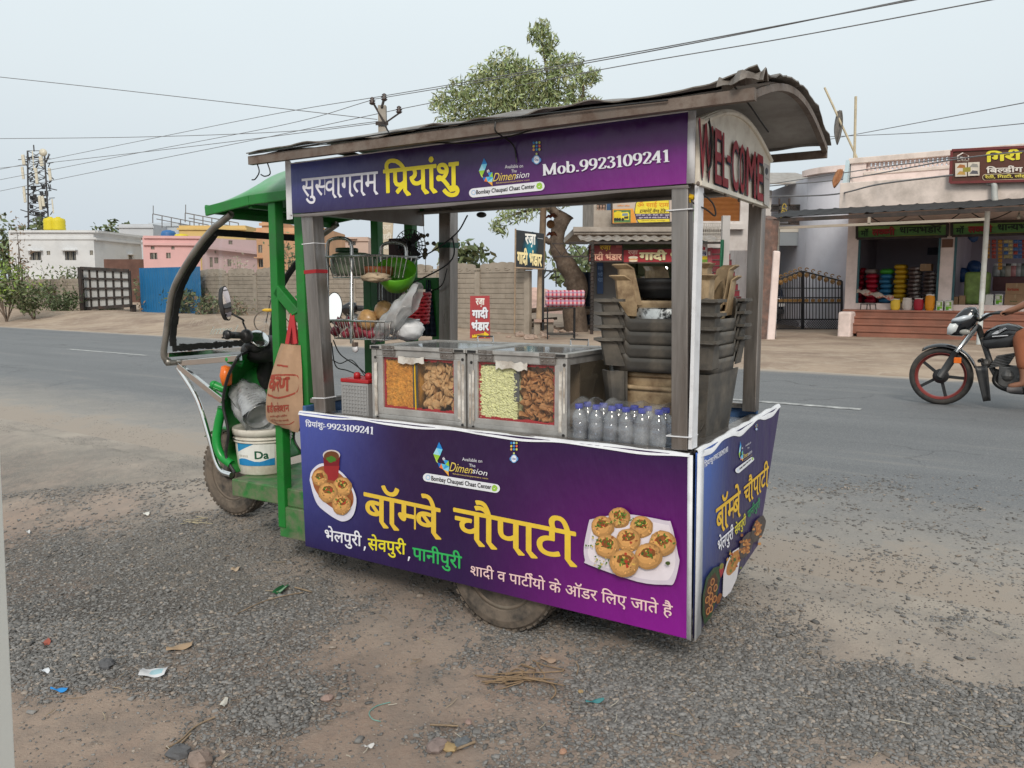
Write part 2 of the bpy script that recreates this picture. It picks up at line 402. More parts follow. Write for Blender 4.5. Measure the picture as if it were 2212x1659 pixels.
def glassy(name,col,tr,rough=.03,gl=.12,var=0):
 """thin clear sheet: mostly see-through, with a sheen"""
 m=bpy.data.materials.new(name); m.use_nodes=True; t=m.node_tree; t.nodes.clear(); N=t.nodes.new; L=t.links.new
 o=N('ShaderNodeOutputMaterial'); T=N('ShaderNodeBsdfTransparent'); G_=N('ShaderNodeBsdfGlossy'); D=N('ShaderNodeBsdfDiffuse')
 T.inputs[0].default_value=(*col,1); G_.inputs['Roughness'].default_value=rough; D.inputs[0].default_value=(.55,.56,.57,1)
 lw=N('ShaderNodeLayerWeight'); lw.inputs[0].default_value=.5; pw=N('ShaderNodeMath'); pw.operation='POWER'; pw.inputs[1].default_value=4; L(lw.outputs['Facing'],pw.inputs[0]); fr=N('ShaderNodeMath'); fr.operation='MULTIPLY_ADD'; fr.inputs[1].default_value=.6; fr.inputs[2].default_value=.035; L(pw.outputs[0],fr.inputs[0])
 a=N('ShaderNodeMixShader'); b=N('ShaderNodeMixShader'); a.inputs[0].default_value=tr
 if var:
  co=N('ShaderNodeTexCoord'); n=N('ShaderNodeTexNoise'); n.inputs['Scale'].default_value=var; n.inputs['Detail'].default_value=6
  r=N('ShaderNodeMapRange'); r.inputs[1].default_value=.45; r.inputs[2].default_value=.75; r.inputs[3].default_value=tr; r.inputs[4].default_value=max(0,tr-.35)
  L(co.outputs['Object'],n.inputs['Vector']); L(n.outputs[0],r.inputs[0]); L(r.outputs[0],a.inputs[0])
  bp=N('ShaderNodeBump'); bp.inputs['Strength'].default_value=.25; L(n.outputs[0],bp.inputs['Height']); L(bp.outputs[0],G_.inputs['Normal'])
 L(D.outputs[0],a.inputs[1]); L(T.outputs[0],a.inputs[2]); ad_=N('ShaderNodeMath'); ad_.operation='ADD'; ad_.inputs[1].default_value=gl*.3; L(fr.outputs[0],ad_.inputs[0])
 L(ad_.outputs[0],b.inputs[0]); L(a.outputs[0],b.inputs[1]); L(G_.outputs[0],b.inputs[2]); L(b.outputs[0],o.inputs[0]); MATS[name]=m; return m
GLASS=glassy('clear_glass',(.96,.97,.96),.97)
ACRYL=glassy('dusty_windscreen',(.97,.97,.96),.93,.06,.1)
FILM=glassy('shrink_film',(.98,.985,.99),.97,.10,0,14)
PLASTIC=glassy('thin_polythene',(.9,.9,.9),.62,.2,.3,18)
def banner_mat(name,ux,u0,u1,v0,v1,top,bot,rough=.34):
 """printed vinyl: the poster's own colour blend, three colours along the top edge and three along the bottom"""
 m=bpy.data.materials.new(name); m.use_nodes=True; t=m.node_tree; N=t.nodes.new; L=t.links.new
 b=t.nodes['Principled BSDF']; b.inputs['Roughness'].default_value=rough
 co=N('ShaderNodeTexCoord'); s=N('ShaderNodeSeparateXYZ'); L(co.outputs['Object'],s.inputs[0])
 def mr(o,a,c):
  r=N('ShaderNodeMapRange'); r.inputs[1].default_value=a; r.inputs[2].default_value=c; L(s.outputs[o],r.inputs[0]); return r.outputs[0]
 u,v=mr(ux,u0,u1),mr('Z',v0,v1); cols=[]
 for k in(bot,top):
  r=N('ShaderNodeValToRGB'); r.color_ramp.interpolation='EASE'; es=r.color_ramp.elements
  es[0].color=(*lin(k[0]),1); es[1].color=(*lin(k[2]),1); q=es.new(k[3]if len(k)>3 else .42); q.color=(*lin(k[1]),1); L(u,r.inputs[0]); cols.append(r.outputs[0])
 x=N('ShaderNodeMix'); x.data_type='RGBA'; L(v,x.inputs[0]); L(cols[0],x.inputs[6]); L(cols[1],x.inputs[7]); L(x.outputs[2],b.inputs['Base Color'])
 n=N('ShaderNodeTexNoise'); n.inputs['Scale'].default_value=5; n.inputs['Detail'].default_value=3; mp=N('ShaderNodeMapping'); mp.inputs['Scale'].default_value=(2.5,2.5,1); L(co.outputs['Object'],mp.inputs[0]); L(mp.outputs[0],n.inputs['Vector'])
 w=N('ShaderNodeTexWave'); w.inputs['Scale'].default_value=55; w.bands_direction=ux; w.inputs['Distortion'].default_value=.3; L(co.outputs['Object'],w.inputs['Vector'])
 ma=N('ShaderNodeMath'); ma.operation='MULTIPLY_ADD'; ma.inputs[1].default_value=.012; L(w.outputs['Fac'],ma.inputs[0]); L(n.outputs[0],ma.inputs[2])
 bp=N('ShaderNodeBump'); bp.inputs['Strength'].default_value=.35; bp.inputs['Distance'].default_value=.03; L(ma.outputs[0],bp.inputs['Height']); L(bp.outputs[0],b.inputs['Normal'])
 MATS[name]=m; return m
def plane_px(fr,p0,p1,p2):
 p0,p1,p2=[np.asarray(p,float)for p in(p0,p1,p2)]; n=unit(np.cross(p1-p0,p2-p0)); o=fr.loc((0,0,CAM_H))
 def f(px,py):
  d=ray(px,py); d=np.array([fr.c*d[0]+fr.s*d[1],-fr.s*d[0]+fr.c*d[1],d[2]]); return o+d*(np.dot(p0-o,n)/np.dot(d,n))
 f.n=n if np.dot(o-p0,n)>0 else-n; return f
def crop(x0,y0,sc):return lambda X,Y:((x0+X/sc)*.86406,(y0+Y/sc)*.86406)
class Art:
 def __init__(s,pf,cr,mb=None):s.pf,s.cr=pf,cr; s.mb=mb or MB(); s.z=.0006
 def P(s,X,Y,up=0):return s.pf(*s.cr(X,Y))+s.pf.n*(s.z+up)
 def poly(s,pts,col,dz=.00003):
  s.z+=dz; s.mb.col=lin(col); s.mb.poly([s.P(*p)for p in pts]); return s
 def ell(s,cx,cy,rx,ry,col,n=20,rot=0,jit=0,a0=0,a1=360,dz=.00003):
  c,q=math.cos(rad(rot)),math.sin(rad(rot)); pts=[]
  for a in np.linspace(rad(a0),rad(a1),n,endpoint=a1-a0<360):
   k=1+jit*random.uniform(-1,1); u,v=rx*k*math.cos(a),ry*k*math.sin(a); pts.append((cx+u*c-v*q,cy+u*q+v*c))
  return s.poly(pts,col,dz)
 def pill(s,a,b,r0,r1,col):
  a,b=np.array(a,float),np.array(b,float); d=unit(np.array([*(b-a),0]))[:2]; n=np.array([-d[1],d[0]])
  t0=math.atan2(n[1],n[0]); pts=[a+r0*np.array([math.cos(t),math.sin(t)])for t in np.linspace(t0,t0+math.pi,10)]+[b+r1*np.array([math.cos(t),math.sin(t)])for t in np.linspace(t0+math.pi,t0+2*math.pi,10)]
  return s.poly(pts,col)
 def text(s,polys,tl,tr,br,bl,col,shear=0,fit=None,stag=True):
  s.z+=.0001
  put_text(s.mb,polys,[s.P(*p)for p in(tl,tr,br,bl)],lin(col),shear=shear,fit=fit,lift=0); s.z+=.0001 if stag else .0008
  return s
HEAD=max(glyph('प',0)[0][:,1])
def xfit(polys):
 xs=[q[0]for p,_ in polys[0]for q in p]; return(min(xs),max(xs),0,HEAD)
def rnd(pts):return[tuple(p[:2])for p in curve_pts([(x,y,0)for x,y in pts+pts[:1]],4)][:-1]
def puri(a,X,Y,rx,ry,rot=0,fill=True,base=(196,146,88)):
 b=np.array(base)
 for k,(f,g)in enumerate(((1,.82),(.9,.95),(.72,1.06),(.5,1.12))):a.ell(X-rx*.06*k,Y-ry*.08*k,rx*f,ry*f,b*g,18,rot,.045)
 for _ in range(22):q,w=random.uniform(0,6.28),random.uniform(.45,.93); a.ell(X+rx*w*math.cos(q),Y+ry*w*math.sin(q),rx*random.uniform(.04,.13),ry*random.uniform(.03,.09),b*random.choice([.72,.82,.9,1.08,1.18]),7,random.uniform(0,180),.3)
 if fill:
  a.ell(X,Y-ry*.28,rx*.52,ry*.36,(128,78,40),14,rot,.12)
  for _ in range(30):
   q,w=random.gauss(0,.26),random.gauss(-.26,.2); c=random.choice([(74,110,42),(98,132,50),(60,90,36),(176,62,44),(214,178,92),(150,90,50)])
   a.ell(X+rx*q,Y+ry*w,rx*random.uniform(.05,.16),ry*random.uniform(.04,.11),c,6,random.uniform(0,180),.3)
def logo4(a,X0,Y0,X1,Y1,k=1):
 f=lambda u,v:(X0+(X1-X0)*u,Y0+(Y1-Y0)*(v+k*u))
 for t,c in((((.36,0),(.58,.21),(.20,.21)),(30,130,205)),(((.20,.21),(.58,.21),(.42,.42)),(120,205,235)),(((.20,.21),(.42,.42),(.0,.42)),(160,215,235)),(((0,.42),(.42,.42),(.2,.66)),(150,200,60)),(((.05,.46),(.24,.66),(.3,.66)),(225,225,120)),(((.25,.66),(.5,.66),(.38,.8)),(35,110,190)),(((.5,.66),(.62,.83),(.38,.8)),(235,120,50)),(((.5,.66),(.75,.66),(.62,.83)),(90,190,225)),(((.62,.52),(.95,.52),(.75,.66)),(60,150,215)),(((.75,.66),(.95,.52),(1,.7)),(150,200,60)),(((.62,.83),(.75,.66),(1,.7)),(60,160,215)),(((.62,.83),(1,.7),(.95,.86)),(140,210,235)),(((.62,.83),(.95,.86),(.97,1)),(235,170,70))):
  a.poly([f(*p)for p in t],c)
def dots_bot(a,X,Y,s,k=0):
 cs=[(60,130,200),(140,205,230),(190,190,90),(220,205,90),(60,130,200),(225,110,80),(225,165,90),(60,140,200),(200,205,100)]
 for i in range(9):a.ell(X+(i%3-1)*s,Y+(i//3)*s*1.2+k*(i%3-1)*s,s*.4,s*.46,cs[i],12)
 a.ell(X,Y+s*3.9,s*.36,s*.4,(190,200,120),12)
 a.ell(X-s*1.2,Y+s*6,s*.45,s*.75,(90,140,200),12); a.ell(X+s*1.2,Y+s*6,s*.45,s*.75,(90,140,200),12)
 a.ell(X,Y+s*5.9,s*1.25,s*1.6,(110,160,215),18); a.ell(X,Y+s*5.9,s*.95,s*1.3,(228,232,240),18)
 a.text(shape('Chat',.03),(X-s*.7,Y+s*5.5),(X+s*.7,Y+s*5.6),(X+s*.7,Y+s*6.3),(X-s*.7,Y+s*6.2),(70,80,150),stag=False)
 # ---------------- the food cart ----------------
cx=lambda px,py,**k:CF.px(px,py,**k)
cart=thing('food_cart','green three-wheeled food cart with purple banners and a curved tin roof','food cart',CF,(-.9,.43,0))
W8,W1,W2,W9,W6=crop(740,1000,3.318),crop(620,180,3.16),crop(1240,180,2.633),crop(1260,1060,2.963),crop(1700,1000,2.677)
m=MB(); m.box((-1.70,.03,.835),(-.02,.92,.86)); m.build('bed',mat('bed_sheet',(.45,.50,.55),.3,.5,var=.2,scale=4),cart,bevel=.003)
m=MB(); m.box((-1.715,.0,.30),(-.0,.02,.855)); m.box((-1.715,.91,.30),(-.02,.93,.90)); m.box((-1.735,.0,.36),(-1.715,.93,.90)); m.box((-.02,.02,.32),(0,.91,.84)); m.build('tub',mat('tub_paint',(.06,.13,.28),.4,.2,var=.2),cart,bevel=.004)
m=MB(); m.box((-1.745,-.008,.857),(.0,.052,.874)); m.box((-.05,.056,.858),(.004,.93,.880)); m.box((-1.70,.885,.903),(-.055,.935,.925)); m.box((-1.745,.056,.903),(-1.70,.935,.925)); m.build('rim',STEEL,cart,bevel=.004)
m=MB(); m.box((-1.70,.17,.26),(-.05,.22,.31)); m.box((-1.70,.72,.26),(-.05,.77,.31))
for xx in(-1.6,-1.1,-.6,-.1):m.box((xx,.221,.265),(xx+.05,.719,.305))
m.tube([(-.745,.12,.345),(-.745,.85,.395)],.03,10); m.build('chassis',BLACK,cart,bevel=.003)
TL,BL,TR,BR=[np.array(p)for p in((-1.743,-.012,.872),(-1.728,-.012,.278),(.004,-.012,.868),(.014,-.012,.251))]
FB=plane_px(CF,(0,-.0125,0),(1,-.0125,0),(0,-.0125,1))
BM=banner_mat('front_banner_print','X',-.843,.91,.26,.87,((74,88,168),(43,22,62),(44,16,68),.36),((38,27,76),(44,22,70),(134,22,138),.45))
m=MB(); m.prism([TL,TR,BR,BL],(0,.008,0)); fb=m.build('front_banner',BM,cart,bevel=.0015)
a=Art(FB,W8)
a.text(shape('प्रियांशुः',.02),(78,178),(238,192),(236,232),(80,218),(225,228,240),fit=xfit(shape('प्रियांशुः',.02)))
a.text(serif('-9923109241'),(236,190),(645,222),(642,286),(235,238),(225,228,240))
t=shape('बॉम्बे',.016,True); a.text(t,(562,766),(1210,906),(1210,1117),(562,979),(224,188,66),fit=xfit(t))
a.cr=lambda X,Y:(X,Y)
t=shape('चौपाटी',.016,True); a.text(t,(979.3,1097),(1248,1151),(1248,1213),(979.3,1155),(226,192,64),fit=xfit(t))
t=shape('भेलपुरी',.016); a.text(t,(702,1144),(782,1158),(782,1180),(702,1165.5),(228,228,236),fit=xfit(t))
t=shape('सेवपुरी',.016); a.text(t,(795,1163),(877.7,1174.5),(877.7,1198),(795,1186),(226,214,50),fit=xfit(t))
t=shape('पानीपुरी',.016); a.text(t,(891.5,1182.5),(998.8,1202.6),(998.8,1228.5),(891.5,1206.5),(52,176,92),fit=xfit(t))
for X,Y in((789,1184),(884.5,1206)):a.ell(X,Y-2,2.2,2.4,(228,228,236),10); a.poly([(X-2,Y-2),(X+2.2,Y-1.5),(X-1,Y+5.5),(X-3,Y+5)],(228,228,236))
t=shape('शादी व पार्टीयो के ऑडर लिए जाते है',.01); a.text(t,(1017,1222),(1454,1309),(1454,1331.5),(1017,1241),(232,198,196),fit=xfit(t))
def partner(a,cr,L):
 a.cr=cr
 logo4(a,*L['logo'],L.get('k',.12)); a.text(shape('th',.02),*L['th'],(235,235,240))
 a.text(shape('Available on'),*L['av'],(225,225,232)); a.text(shape('The'),*L['the'],(225,225,232))
 a.text(shape('Dimen'),*L['dim'][0],(224,198,96),shear=.12); a.text(shape('sion'),*L['dim'][1],(228,228,232),shear=.12)
 a.text(shape('4thdimensionpartners com'),*L['url'],(215,190,110))
 p=L['pill']; a.pill(p[0],p[1],p[2],p[3],(226,228,234)); a.ell(*L['mag'],(150,190,225)); g=L['mag']; a.ell(g[0],g[1],g[2]*.7,g[3]*.7,(226,228,234))
 a.text(shape('Bombay Chaupati Chaat Center',.028),*L['name'],(22,20,30))
 g=L['tick']; a.ell(*g,(150,195,70),18,0,.12); a.poly([(g[0]-g[2]*.45,g[1]),(g[0]-g[2]*.1,g[1]+g[3]*.4),(g[0]+g[2]*.5,g[1]-g[3]*.35),(g[0]-g[2]*.1,g[1]+g[3]*.1)],(235,240,225))
partner(a,W8,dict(logo=(1142,335,1275,600),th=((1218,470),(1240,473),(1240,500),(1218,496)),av=((1383,474),(1548,492),(1548,520),(1383,502)),the=((1440,527),(1492,532),(1492,558),(1440,552)),dim=(((1285,512),(1470,550),(1470,612),(1285,590)),((1472,562),(1592,586),(1592,630),(1472,606))),url=((1302,603),(1597,643),(1597,662),(1302,618)),pill=((1092,640),(1660,732),34,36),mag=(1100,641,20,22),name=((1128,626),(1626,702),(1626,752),(1128,678)),tick=(1652,730,24,26)))
dots_bot(a,1813,355,22)
a.cr=W8
bowl=[(120,660),(135,590),(190,535),(250,525),(330,560),(400,610),(460,690),(500,780),(508,850),(490,935),(455,985),(395,1005),(340,985),(270,940),(190,870),(150,780)]
a.poly(rnd(bowl),(214,212,226)); a.poly(rnd([(135,640),(165,580),(240,545),(330,580),(400,635),(455,715),(485,800),(470,880),(400,925),(330,905),(230,830),(165,740)]),(150,88,52))
a.poly([(232,450),(372,460),(358,640),(330,670),(275,660),(245,620)],(120,26,36)); a.poly([(238,545),(368,545),(355,640),(330,668),(278,658),(248,620)],(150,40,44)); a.ell(302,455,72,44,(205,195,190)); a.ell(302,466,64,44,(104,62,34)); a.ell(300,490,36,26,(66,120,40),12,0,.2)
for X,Y,r in((205,645,64),(395,720,78),(278,765,80),(392,862,80)):puri(a,X,Y,r,r*1.08)
a.cr=W9
a.poly(rnd([(652,700),(900,660),(1200,708),(1250,735),(1300,960),(1308,1020),(1270,1165),(1215,1182),(1000,1160),(640,1035),(612,1000),(604,900),(640,720)]),(206,196,208))
a.poly(rnd([(670,730),(900,690),(1190,735),(1240,770),(1280,1000),(1240,1130),(1180,1150),(1000,1130),(700,1030),(640,980),(636,900)]),(224,215,222))
for X,Y,r in((865,690,82),(1030,755,88),(745,755,86),(938,850,92),(1190,872,100),(785,895,94),(1088,968,104),(912,1018,108)):puri(a,X,Y,r,r*.95)
for _ in range(60):
 X,Y=random.choice([(690,870),(745,1000),(1010,730),(890,690),(740,1030)]); a.ell(X+random.gauss(0,32),Y+random.gauss(0,26),random.uniform(5,13),random.uniform(3,8),random.choice([(70,104,40),(100,132,52),(88,118,46),(196,176,96)]),6,random.uniform(0,180),.3)
a.ell(1236,1012,24,16,(70,84,40),8,0,.3)
a.mb.build('printed_artwork',PRINT,fb)
m=MB()
m.grid(lambda u,v:(-1.745+1.75*u,-.0155+.0285*v,.8725-.004*u+.0055*math.sin(v*math.pi)+.0022*math.sin(u*31+2*v)*math.sin(u*17)-(.010+.005*math.sin(u*23)if v==0 else 0)),60,5)
m.prism([(.000,-.0128,.870),(.017,-.0128,.869),(.027,-.0128,.248),(.012,-.0128,.252)],(0,.003,0))
m.build('vinyl_hem',VINYL,cart,smooth=True)
e0,e1,e2,e3=np.array((.024,.02,.872)),np.array((.068,.93,.919)),np.array((.004,.92,.318)),np.array((.03,.02,.244))
EB=plane_px(CF,e0+(.001,0,0),e1+(.001,0,0),e3+(.001,0,0))
e2=EB(1637,1178)
EM=banner_mat('end_banner_print_sheen','Y',-.43,.5,.26,.9,((78,116,200),(50,44,92),(52,38,84),.42),((40,34,66),(46,40,74),(66,40,96),.5))  # light blue at the near top corner is sky sheen painted over the print
m=MB(); m.prism([e0,e1,e2,e3],(-.008,0,0)); eb=m.build('end_banner',EM,cart)
a=Art(EB,W6)
t=shape('प्रियांशुः',.02); a.text(t,(160,420),(222,378),(222,408),(162,452),(225,228,240),fit=xfit(t)); a.text(serif('-9923109241'),(216,376),(320,308),(320,345),(218,412),(225,228,240))
t=shape('बॉम्बे',.016,True); a.text(t,(237,735),(406,605),(404,745),(240,885),(222,180,52),fit=xfit(t))
t=shape('चौपाटी',.016,True); a.text(t,(424,585),(594,440),(588,552),(424,692),(222,180,52),fit=xfit(t))
t=shape('भेलपुरी',.016); a.text(t,(249,948),(356,852),(353,920),(252,1025),(228,228,236),fit=xfit(t))
t=shape('सेवपुरी',.016); a.text(t,(362,852),(438,775),(436,830),(364,908),(214,202,56),fit=xfit(t))
t=shape('पानीपुरी',.016); a.text(t,(448,748),(532,665),(530,712),(448,798),(40,140,84),fit=xfit(t))
partner(a,W6,dict(k=-.25,logo=(390,290,418,450),th=((408,318),(416,312),(416,324),(408,330)),av=((434,300),(470,275),(470,287),(434,313)),the=((446,318),(458,310),(458,321),(446,330)),dim=(((418,365),(450,342),(450,372),(418,395)),((451,348),(476,330),(476,352),(451,371))),url=((420,402),(476,362),(476,370),(420,411)),pill=((382,470),(476,395),18,14),mag=(384,468,6,9),name=((392,452),(468,388),(468,404),(392,472)),tick=(479,392,6,10)))
dots_bot(a,505,165,5,-.5)
a.cr=W6
a.poly([(142,1310),(165,1190),(215,1120),(255,1110),(262,1180),(235,1330),(200,1445),(155,1500),(140,1430)],(40,66,40)); a.poly([(155,1300),(180,1200),(225,1150),(245,1200),(225,1330),(190,1430),(165,1460),(155,1400)],(66,40,26))
for X,Y in((208,1215),(188,1270),(228,1255),(172,1335),(198,1310),(222,1330),(178,1410),(197,1395),(195,1350)):a.ell(X,Y,13,27,(178,120,70),14,14); a.ell(X,Y,8,18,(90,44,26),12,14)
a.poly([(250,1135),(270,1095),(284,1098),(280,1150),(262,1190)],(150,40,52)); a.ell(268,1110,13,22,(120,116,48),12,20)
a.ell(250,1325,14,40,(126,74,36),12,20,.15)
a.poly([(280,1160),(305,1075),(345,1010),(385,985),(388,1080),(370,1190),(330,1280),(290,1320),(274,1310)],(206,202,206)); a.ell(345,1090,32,92,(172,116,58),16,22,.1)
for _ in range(26):a.ell(random.gauss(350,16),random.gauss(1060,36),random.uniform(4,9),random.uniform(5,14),random.choice([(70,92,38),(106,112,46),(186,140,70),(150,70,40)]),7,20,.3)
for cxx,cyy in((432,970),(512,860)):
 a.ell(cxx,cyy,40,92,(70,62,60),16,20,.05)
 for _ in range(30):a.ell(random.gauss(cxx,14),random.gauss(cyy,34),random.uniform(6,10),random.uniform(8,16),random.choice([(176,116,60),(196,138,76),(140,84,40),(160,100,52)]),8,random.uniform(0,90),.2)
a.mb.build('printed_artwork',PRINT,eb)
m=MB()
m.prism([e0+(.0015,-.012,0),e0+(.0015,.052,.004),e3+(.0015,.055,0),e3+(.0015,-.012,-.004)],(.002,0,0))
m.grid(lambda u,v:tuple(lerp(e0,e1,u)+np.array((.003-.02*v,0,.004+.006*math.sin(v*3)+.004*math.sin(u*29)*math.sin(u*13)-(.018+.012*math.sin(u*17)if v==0 else 0)))),40,5)
m.build('vinyl_hem',VINYL,cart,smooth=True)
t0,t1,t2,t3=[np.array(p)for p in((-1.748,-.012,1.921),(-.026,-.012,1.946),(-.026,-.012,1.729),(-1.747,-.012,1.717))]
VM=banner_mat('valance_print','X',-.848,.874,1.72,1.945,((78,88,160),(52,32,82),(54,22,86),.4),((42,34,78),(50,28,80),(126,26,130),.45),.3)
m=MB(); m.prism([t0,t1,t2,t3],(0,.006,0)); vb=m.build('valance_banner',VM,cart)
a=Art(FB,W1)
t=shape('सुस्वागतम',.008,True); a.text(t,(425,846),(1032,785),(1032,936),(425,986),(226,226,236),fit=xfit(t))
t=shape('प्रियांशु',.022,True); a.text(t,(1068,777),(1670,712),(1672,898),(1072,955),(228,212,44),fit=xfit(t))
c1=W1
partner(a,c1,dict(k=-.06,logo=(1825,685,1937,915),th=((1888,770),(1910,767),(1910,792),(1888,796)),av=((2032,735),(2175,727),(2175,755),(2032,763)),the=((2083,772),(2125,769),(2125,793),(2083,796)),dim=(((1945,800),(2120,785),(2120,850),(1945,865)),((2122,796),(2225,786),(2225,832),(2122,842))),url=((1960,872),(2228,846),(2228,862),(1960,888)),pill=((1785,956),(2310,902),36,36),mag=(1785,953,18,20),name=((1806,934),(2270,884),(2270,930),(1806,978)),tick=(2305,902,24,26)))
a.cr=W2; dots_bot(a,270,466,19,-.05)
a.text(serif('Mob.9923109241'),(310,607),(1143,507),(1145,592),(312,684),(226,228,236))
a.mb.build('printed_artwork',PRINT,vb)
m=MB()
m.grid(lambda u,v:(-1.79+.045*v,-.0125+.004*math.sin(v*3)+.01*(1-v),1.93-.235*u+.022*(1-v)*(1-u)),12,4)
m.prism([t1+(.0005,-.001,.003),t1+(.024,-.001,.002),t2+(.026,-.001,0),t2+(.0005,-.001,0)],(0,.006,0))
m.grid(lambda u,v:(-1.76+1.74*u,-.0135+.03*v,1.7165+.012*u-.004-.009*math.sin(v*3.1)*(1+.4*math.sin(u*19))),40,4)
m.prism([t0+(0,-.001,.0),t1+(0,-.001,0),t1+(0,-.001,.004),t0+(0,-.001,.004)],(0,.012,0))
m.build('vinyl_hem',VINYL,cart,smooth=True)
m=MB(); m.box((-1.74,.0,1.735),(-.03,.012,1.93)); m.box((-1.72,.84,1.785),(-.04,.86,1.93)); m.box((-1.735,.02,1.72),(-1.715,.86,1.93)); m.box((-1.74,.013,1.722),(-.03,.055,1.742)); m.box((-1.72,.80,1.775),(-.04,.838,1.786))
m.build('fascia_sheet',TINW,cart,bevel=.003)
m=MB()
for x0 in(-1.3,-.9,-.5):m.box((x0,.06,1.925),(x0+.03,.80,1.95))
m.build('roof_bearer',STEEL,cart)
for(p,q,w)in(((-1.644,.045,.872),(-1.69,.045,1.722),.066),((-.034,.03,.878),(-.053,.03,1.73),.056),((-1.575,.86,.92),(-1.565,.86,1.80),.07),((-.034,.855,.9),(-.034,.855,1.80),.056)):
 m=MB(); m.bar(p,q,w,w,up=(0,1,0)); po=m.build('post',STEEL,cart,bevel=.004)
 if p[0]<-1.6 and p[1]<.1:
  k=MB(); k.bar(lerp(p,q,.70),lerp(p,q,.718),w+.004,w+.004,up=(0,1,0)); k.build('red_tape',mat('red_tape',(.36,.015,.02),.4),po)
  k=MB(); k.bar(lerp(p,q,.845),lerp(p,q,.849),w+.006,w+.006,up=(0,1,0)); k.bar(lerp(p,q,.075),lerp(p,q,.08),w+.006,w+.006,up=(0,1,0)); k.build('cable_tie',VINYL,po)
 if p[0]>-.1 and p[1]<.1:
  k=MB(); k.box((-.0045,.005,.885),(.0075,.058,1.728)); k.build('white_trim',VINYL,po)
  k=MB(); k.bar(lerp(p,q,.052),lerp(p,q,.056),w+.03,w+.012,up=(0,1,0)); k.bar(lerp(p,q,.905),lerp(p,q,.909),w+.03,w+.012,up=(0,1,0)); k.build('cable_tie',VINYL,po)
 if p[0]<-1.5 and p[1]>.5:
  k=MB(); k.bar(lerp(p,q,.78),lerp(p,q,.81),w+.004,w+.004,up=(0,1,0)); k.build('green_tape',mat('green_tape',(.01,.10,.05),.4),po)
arc=lambda y:1.915+.105*math.sin(math.pi*min(1,max(0,(y+.03)/.92)))-.012*y
m=MB(); pts=[(.012,y,arc(y))for y in np.linspace(.0,.855,24)]; m.prism([(.012,.855,1.722),(.012,0,1.728)]+pts,(-.02,0,0)); wb=m.build('gable_board',CREAM,cart)
k=MB(); k.tube([(.016,y,arc(y)-.012)for y in np.linspace(.0,.85,24)],.009,6); k.box((.012,0,1.722),(.02,.855,1.736)); k.build('edge_strip',CREAM,wb)
GP=plane_px(CF,(.0125,0,0),(.0125,1,0),(.0125,0,1)); a=Art(GP,W2)
for dx,dy,c in((9,16,(44,52,74)),(0,0,(134,30,40))):
 for n_,(s,x0,x1)in enumerate((('W',1318,1416),('E',1426,1470),('L',1474,1514),('-',1503,1528),('C',1536,1578),('O',1584,1620),('M',1628,1690),('E',1698,1738))):
  f=lambda x,top:(300+(x-1318)*(560-300)/420 if top else 690+(x-1325)*(855-690)/412)
  if s=='-':a.poly([(x0+dx,545+dy),(x1+dx,560+dy),(x1+dx,605+dy),(x0+dx,588+dy)],c); continue
  a.text(shape(s,.018),(x0+dx,f(x0,1)+dy),(x1+dx,f(x1,1)+dy),(x1+dx,f(x1,0)+dy),(x0+dx,f(x0,0)+dy),c,stag=False)
a.poly([(1742,600),(1778,620),(1778,890),(1742,870)],(176,172,168)); a.ell(1758,655,10,24,(60,62,70)); a.text(shape('Available'),(1746,690),(1774,705),(1774,716),(1746,700),(60,60,66))
a.mb.build('painted_lettering',PRINTD,wb)
k=MB()
for q in range(5):p=GP(*W2(1330+q*90,735+q*36)); k.ball(p,(.006,.008,.008),8,5)
k.build('bolt',ANGLE,wb)
rz=lambda y:1.957+.125*math.sin(math.pi*(y+.13)/1.18)-.02*(y+.1)
def roofpt(u,v):
 x=-1.90+2.115*u; y=-.11+1.11*v; z=rz(y)+.02*u
 z+=.006*math.sin(u*37+v*3)*math.sin(v*2)+.012*(vnoise(np.array(u*14.),np.array(v*5.))-.5)
 if v<.02:y+=-.012*vnoise(np.array(u*30.),np.array(1.)); z+=.02*(vnoise(np.array(u*24.),np.array(3.))-.35)
 if u>.985:x+=.014*(vnoise(np.array(v*26.),np.array(7.))-.5); z+=.010*(vnoise(np.array(v*34.),np.array(2.))-.4)
 if u>.93 and v<.1:z+=.035*(u-.93)/.07*(1-v*10)
 return x,y,float(z)
m=MB(); m.grid(roofpt,90,30); rf=m.build('roof_sheet',TIN,cart,smooth=False,solid=.004)
k=MB(); k.grid(lambda u,v:tuple(np.array(roofpt(.02+.965*u,.06+.90*v))*(1,1,1)-(0,0,.012)),40,24); k.build('lining',TINW,rf,smooth=True)
k=MB(); zz=lambda u:rz(-.1)+.02*u-.034
k.bar((-1.885,-.105,zz(0)),(.205,-.105,zz(1)),.024,.034); k.bar((-1.88,.985,rz(.985)-.03),(.2,.985,rz(.985)-.02),.024,.03)
for q in range(14):y0,y1=-.09+q*1.06/14,-.09+(q+1)*1.06/14; k.bar((.195,y0,rz(y0)-.012),(.195,y1,rz(y1)-.012),.02,.022); k.bar((-1.87,y0,rz(y0)-.03),(-1.87,y1,rz(y1)-.03),.02,.024)
k.build('edge_rail',ANGLE,rf)
k=MB(); k.grid(lambda u,v:(.10+.13*u,-.135+.06*v+.02*math.sin(u*9),rz(-.1)+.012+.03*math.sin(v*3)+.012*u+.006*math.sin(u*11+v*5)),10,7); k.build('crumpled_flap',TIN,rf,solid=.003)
k=MB()
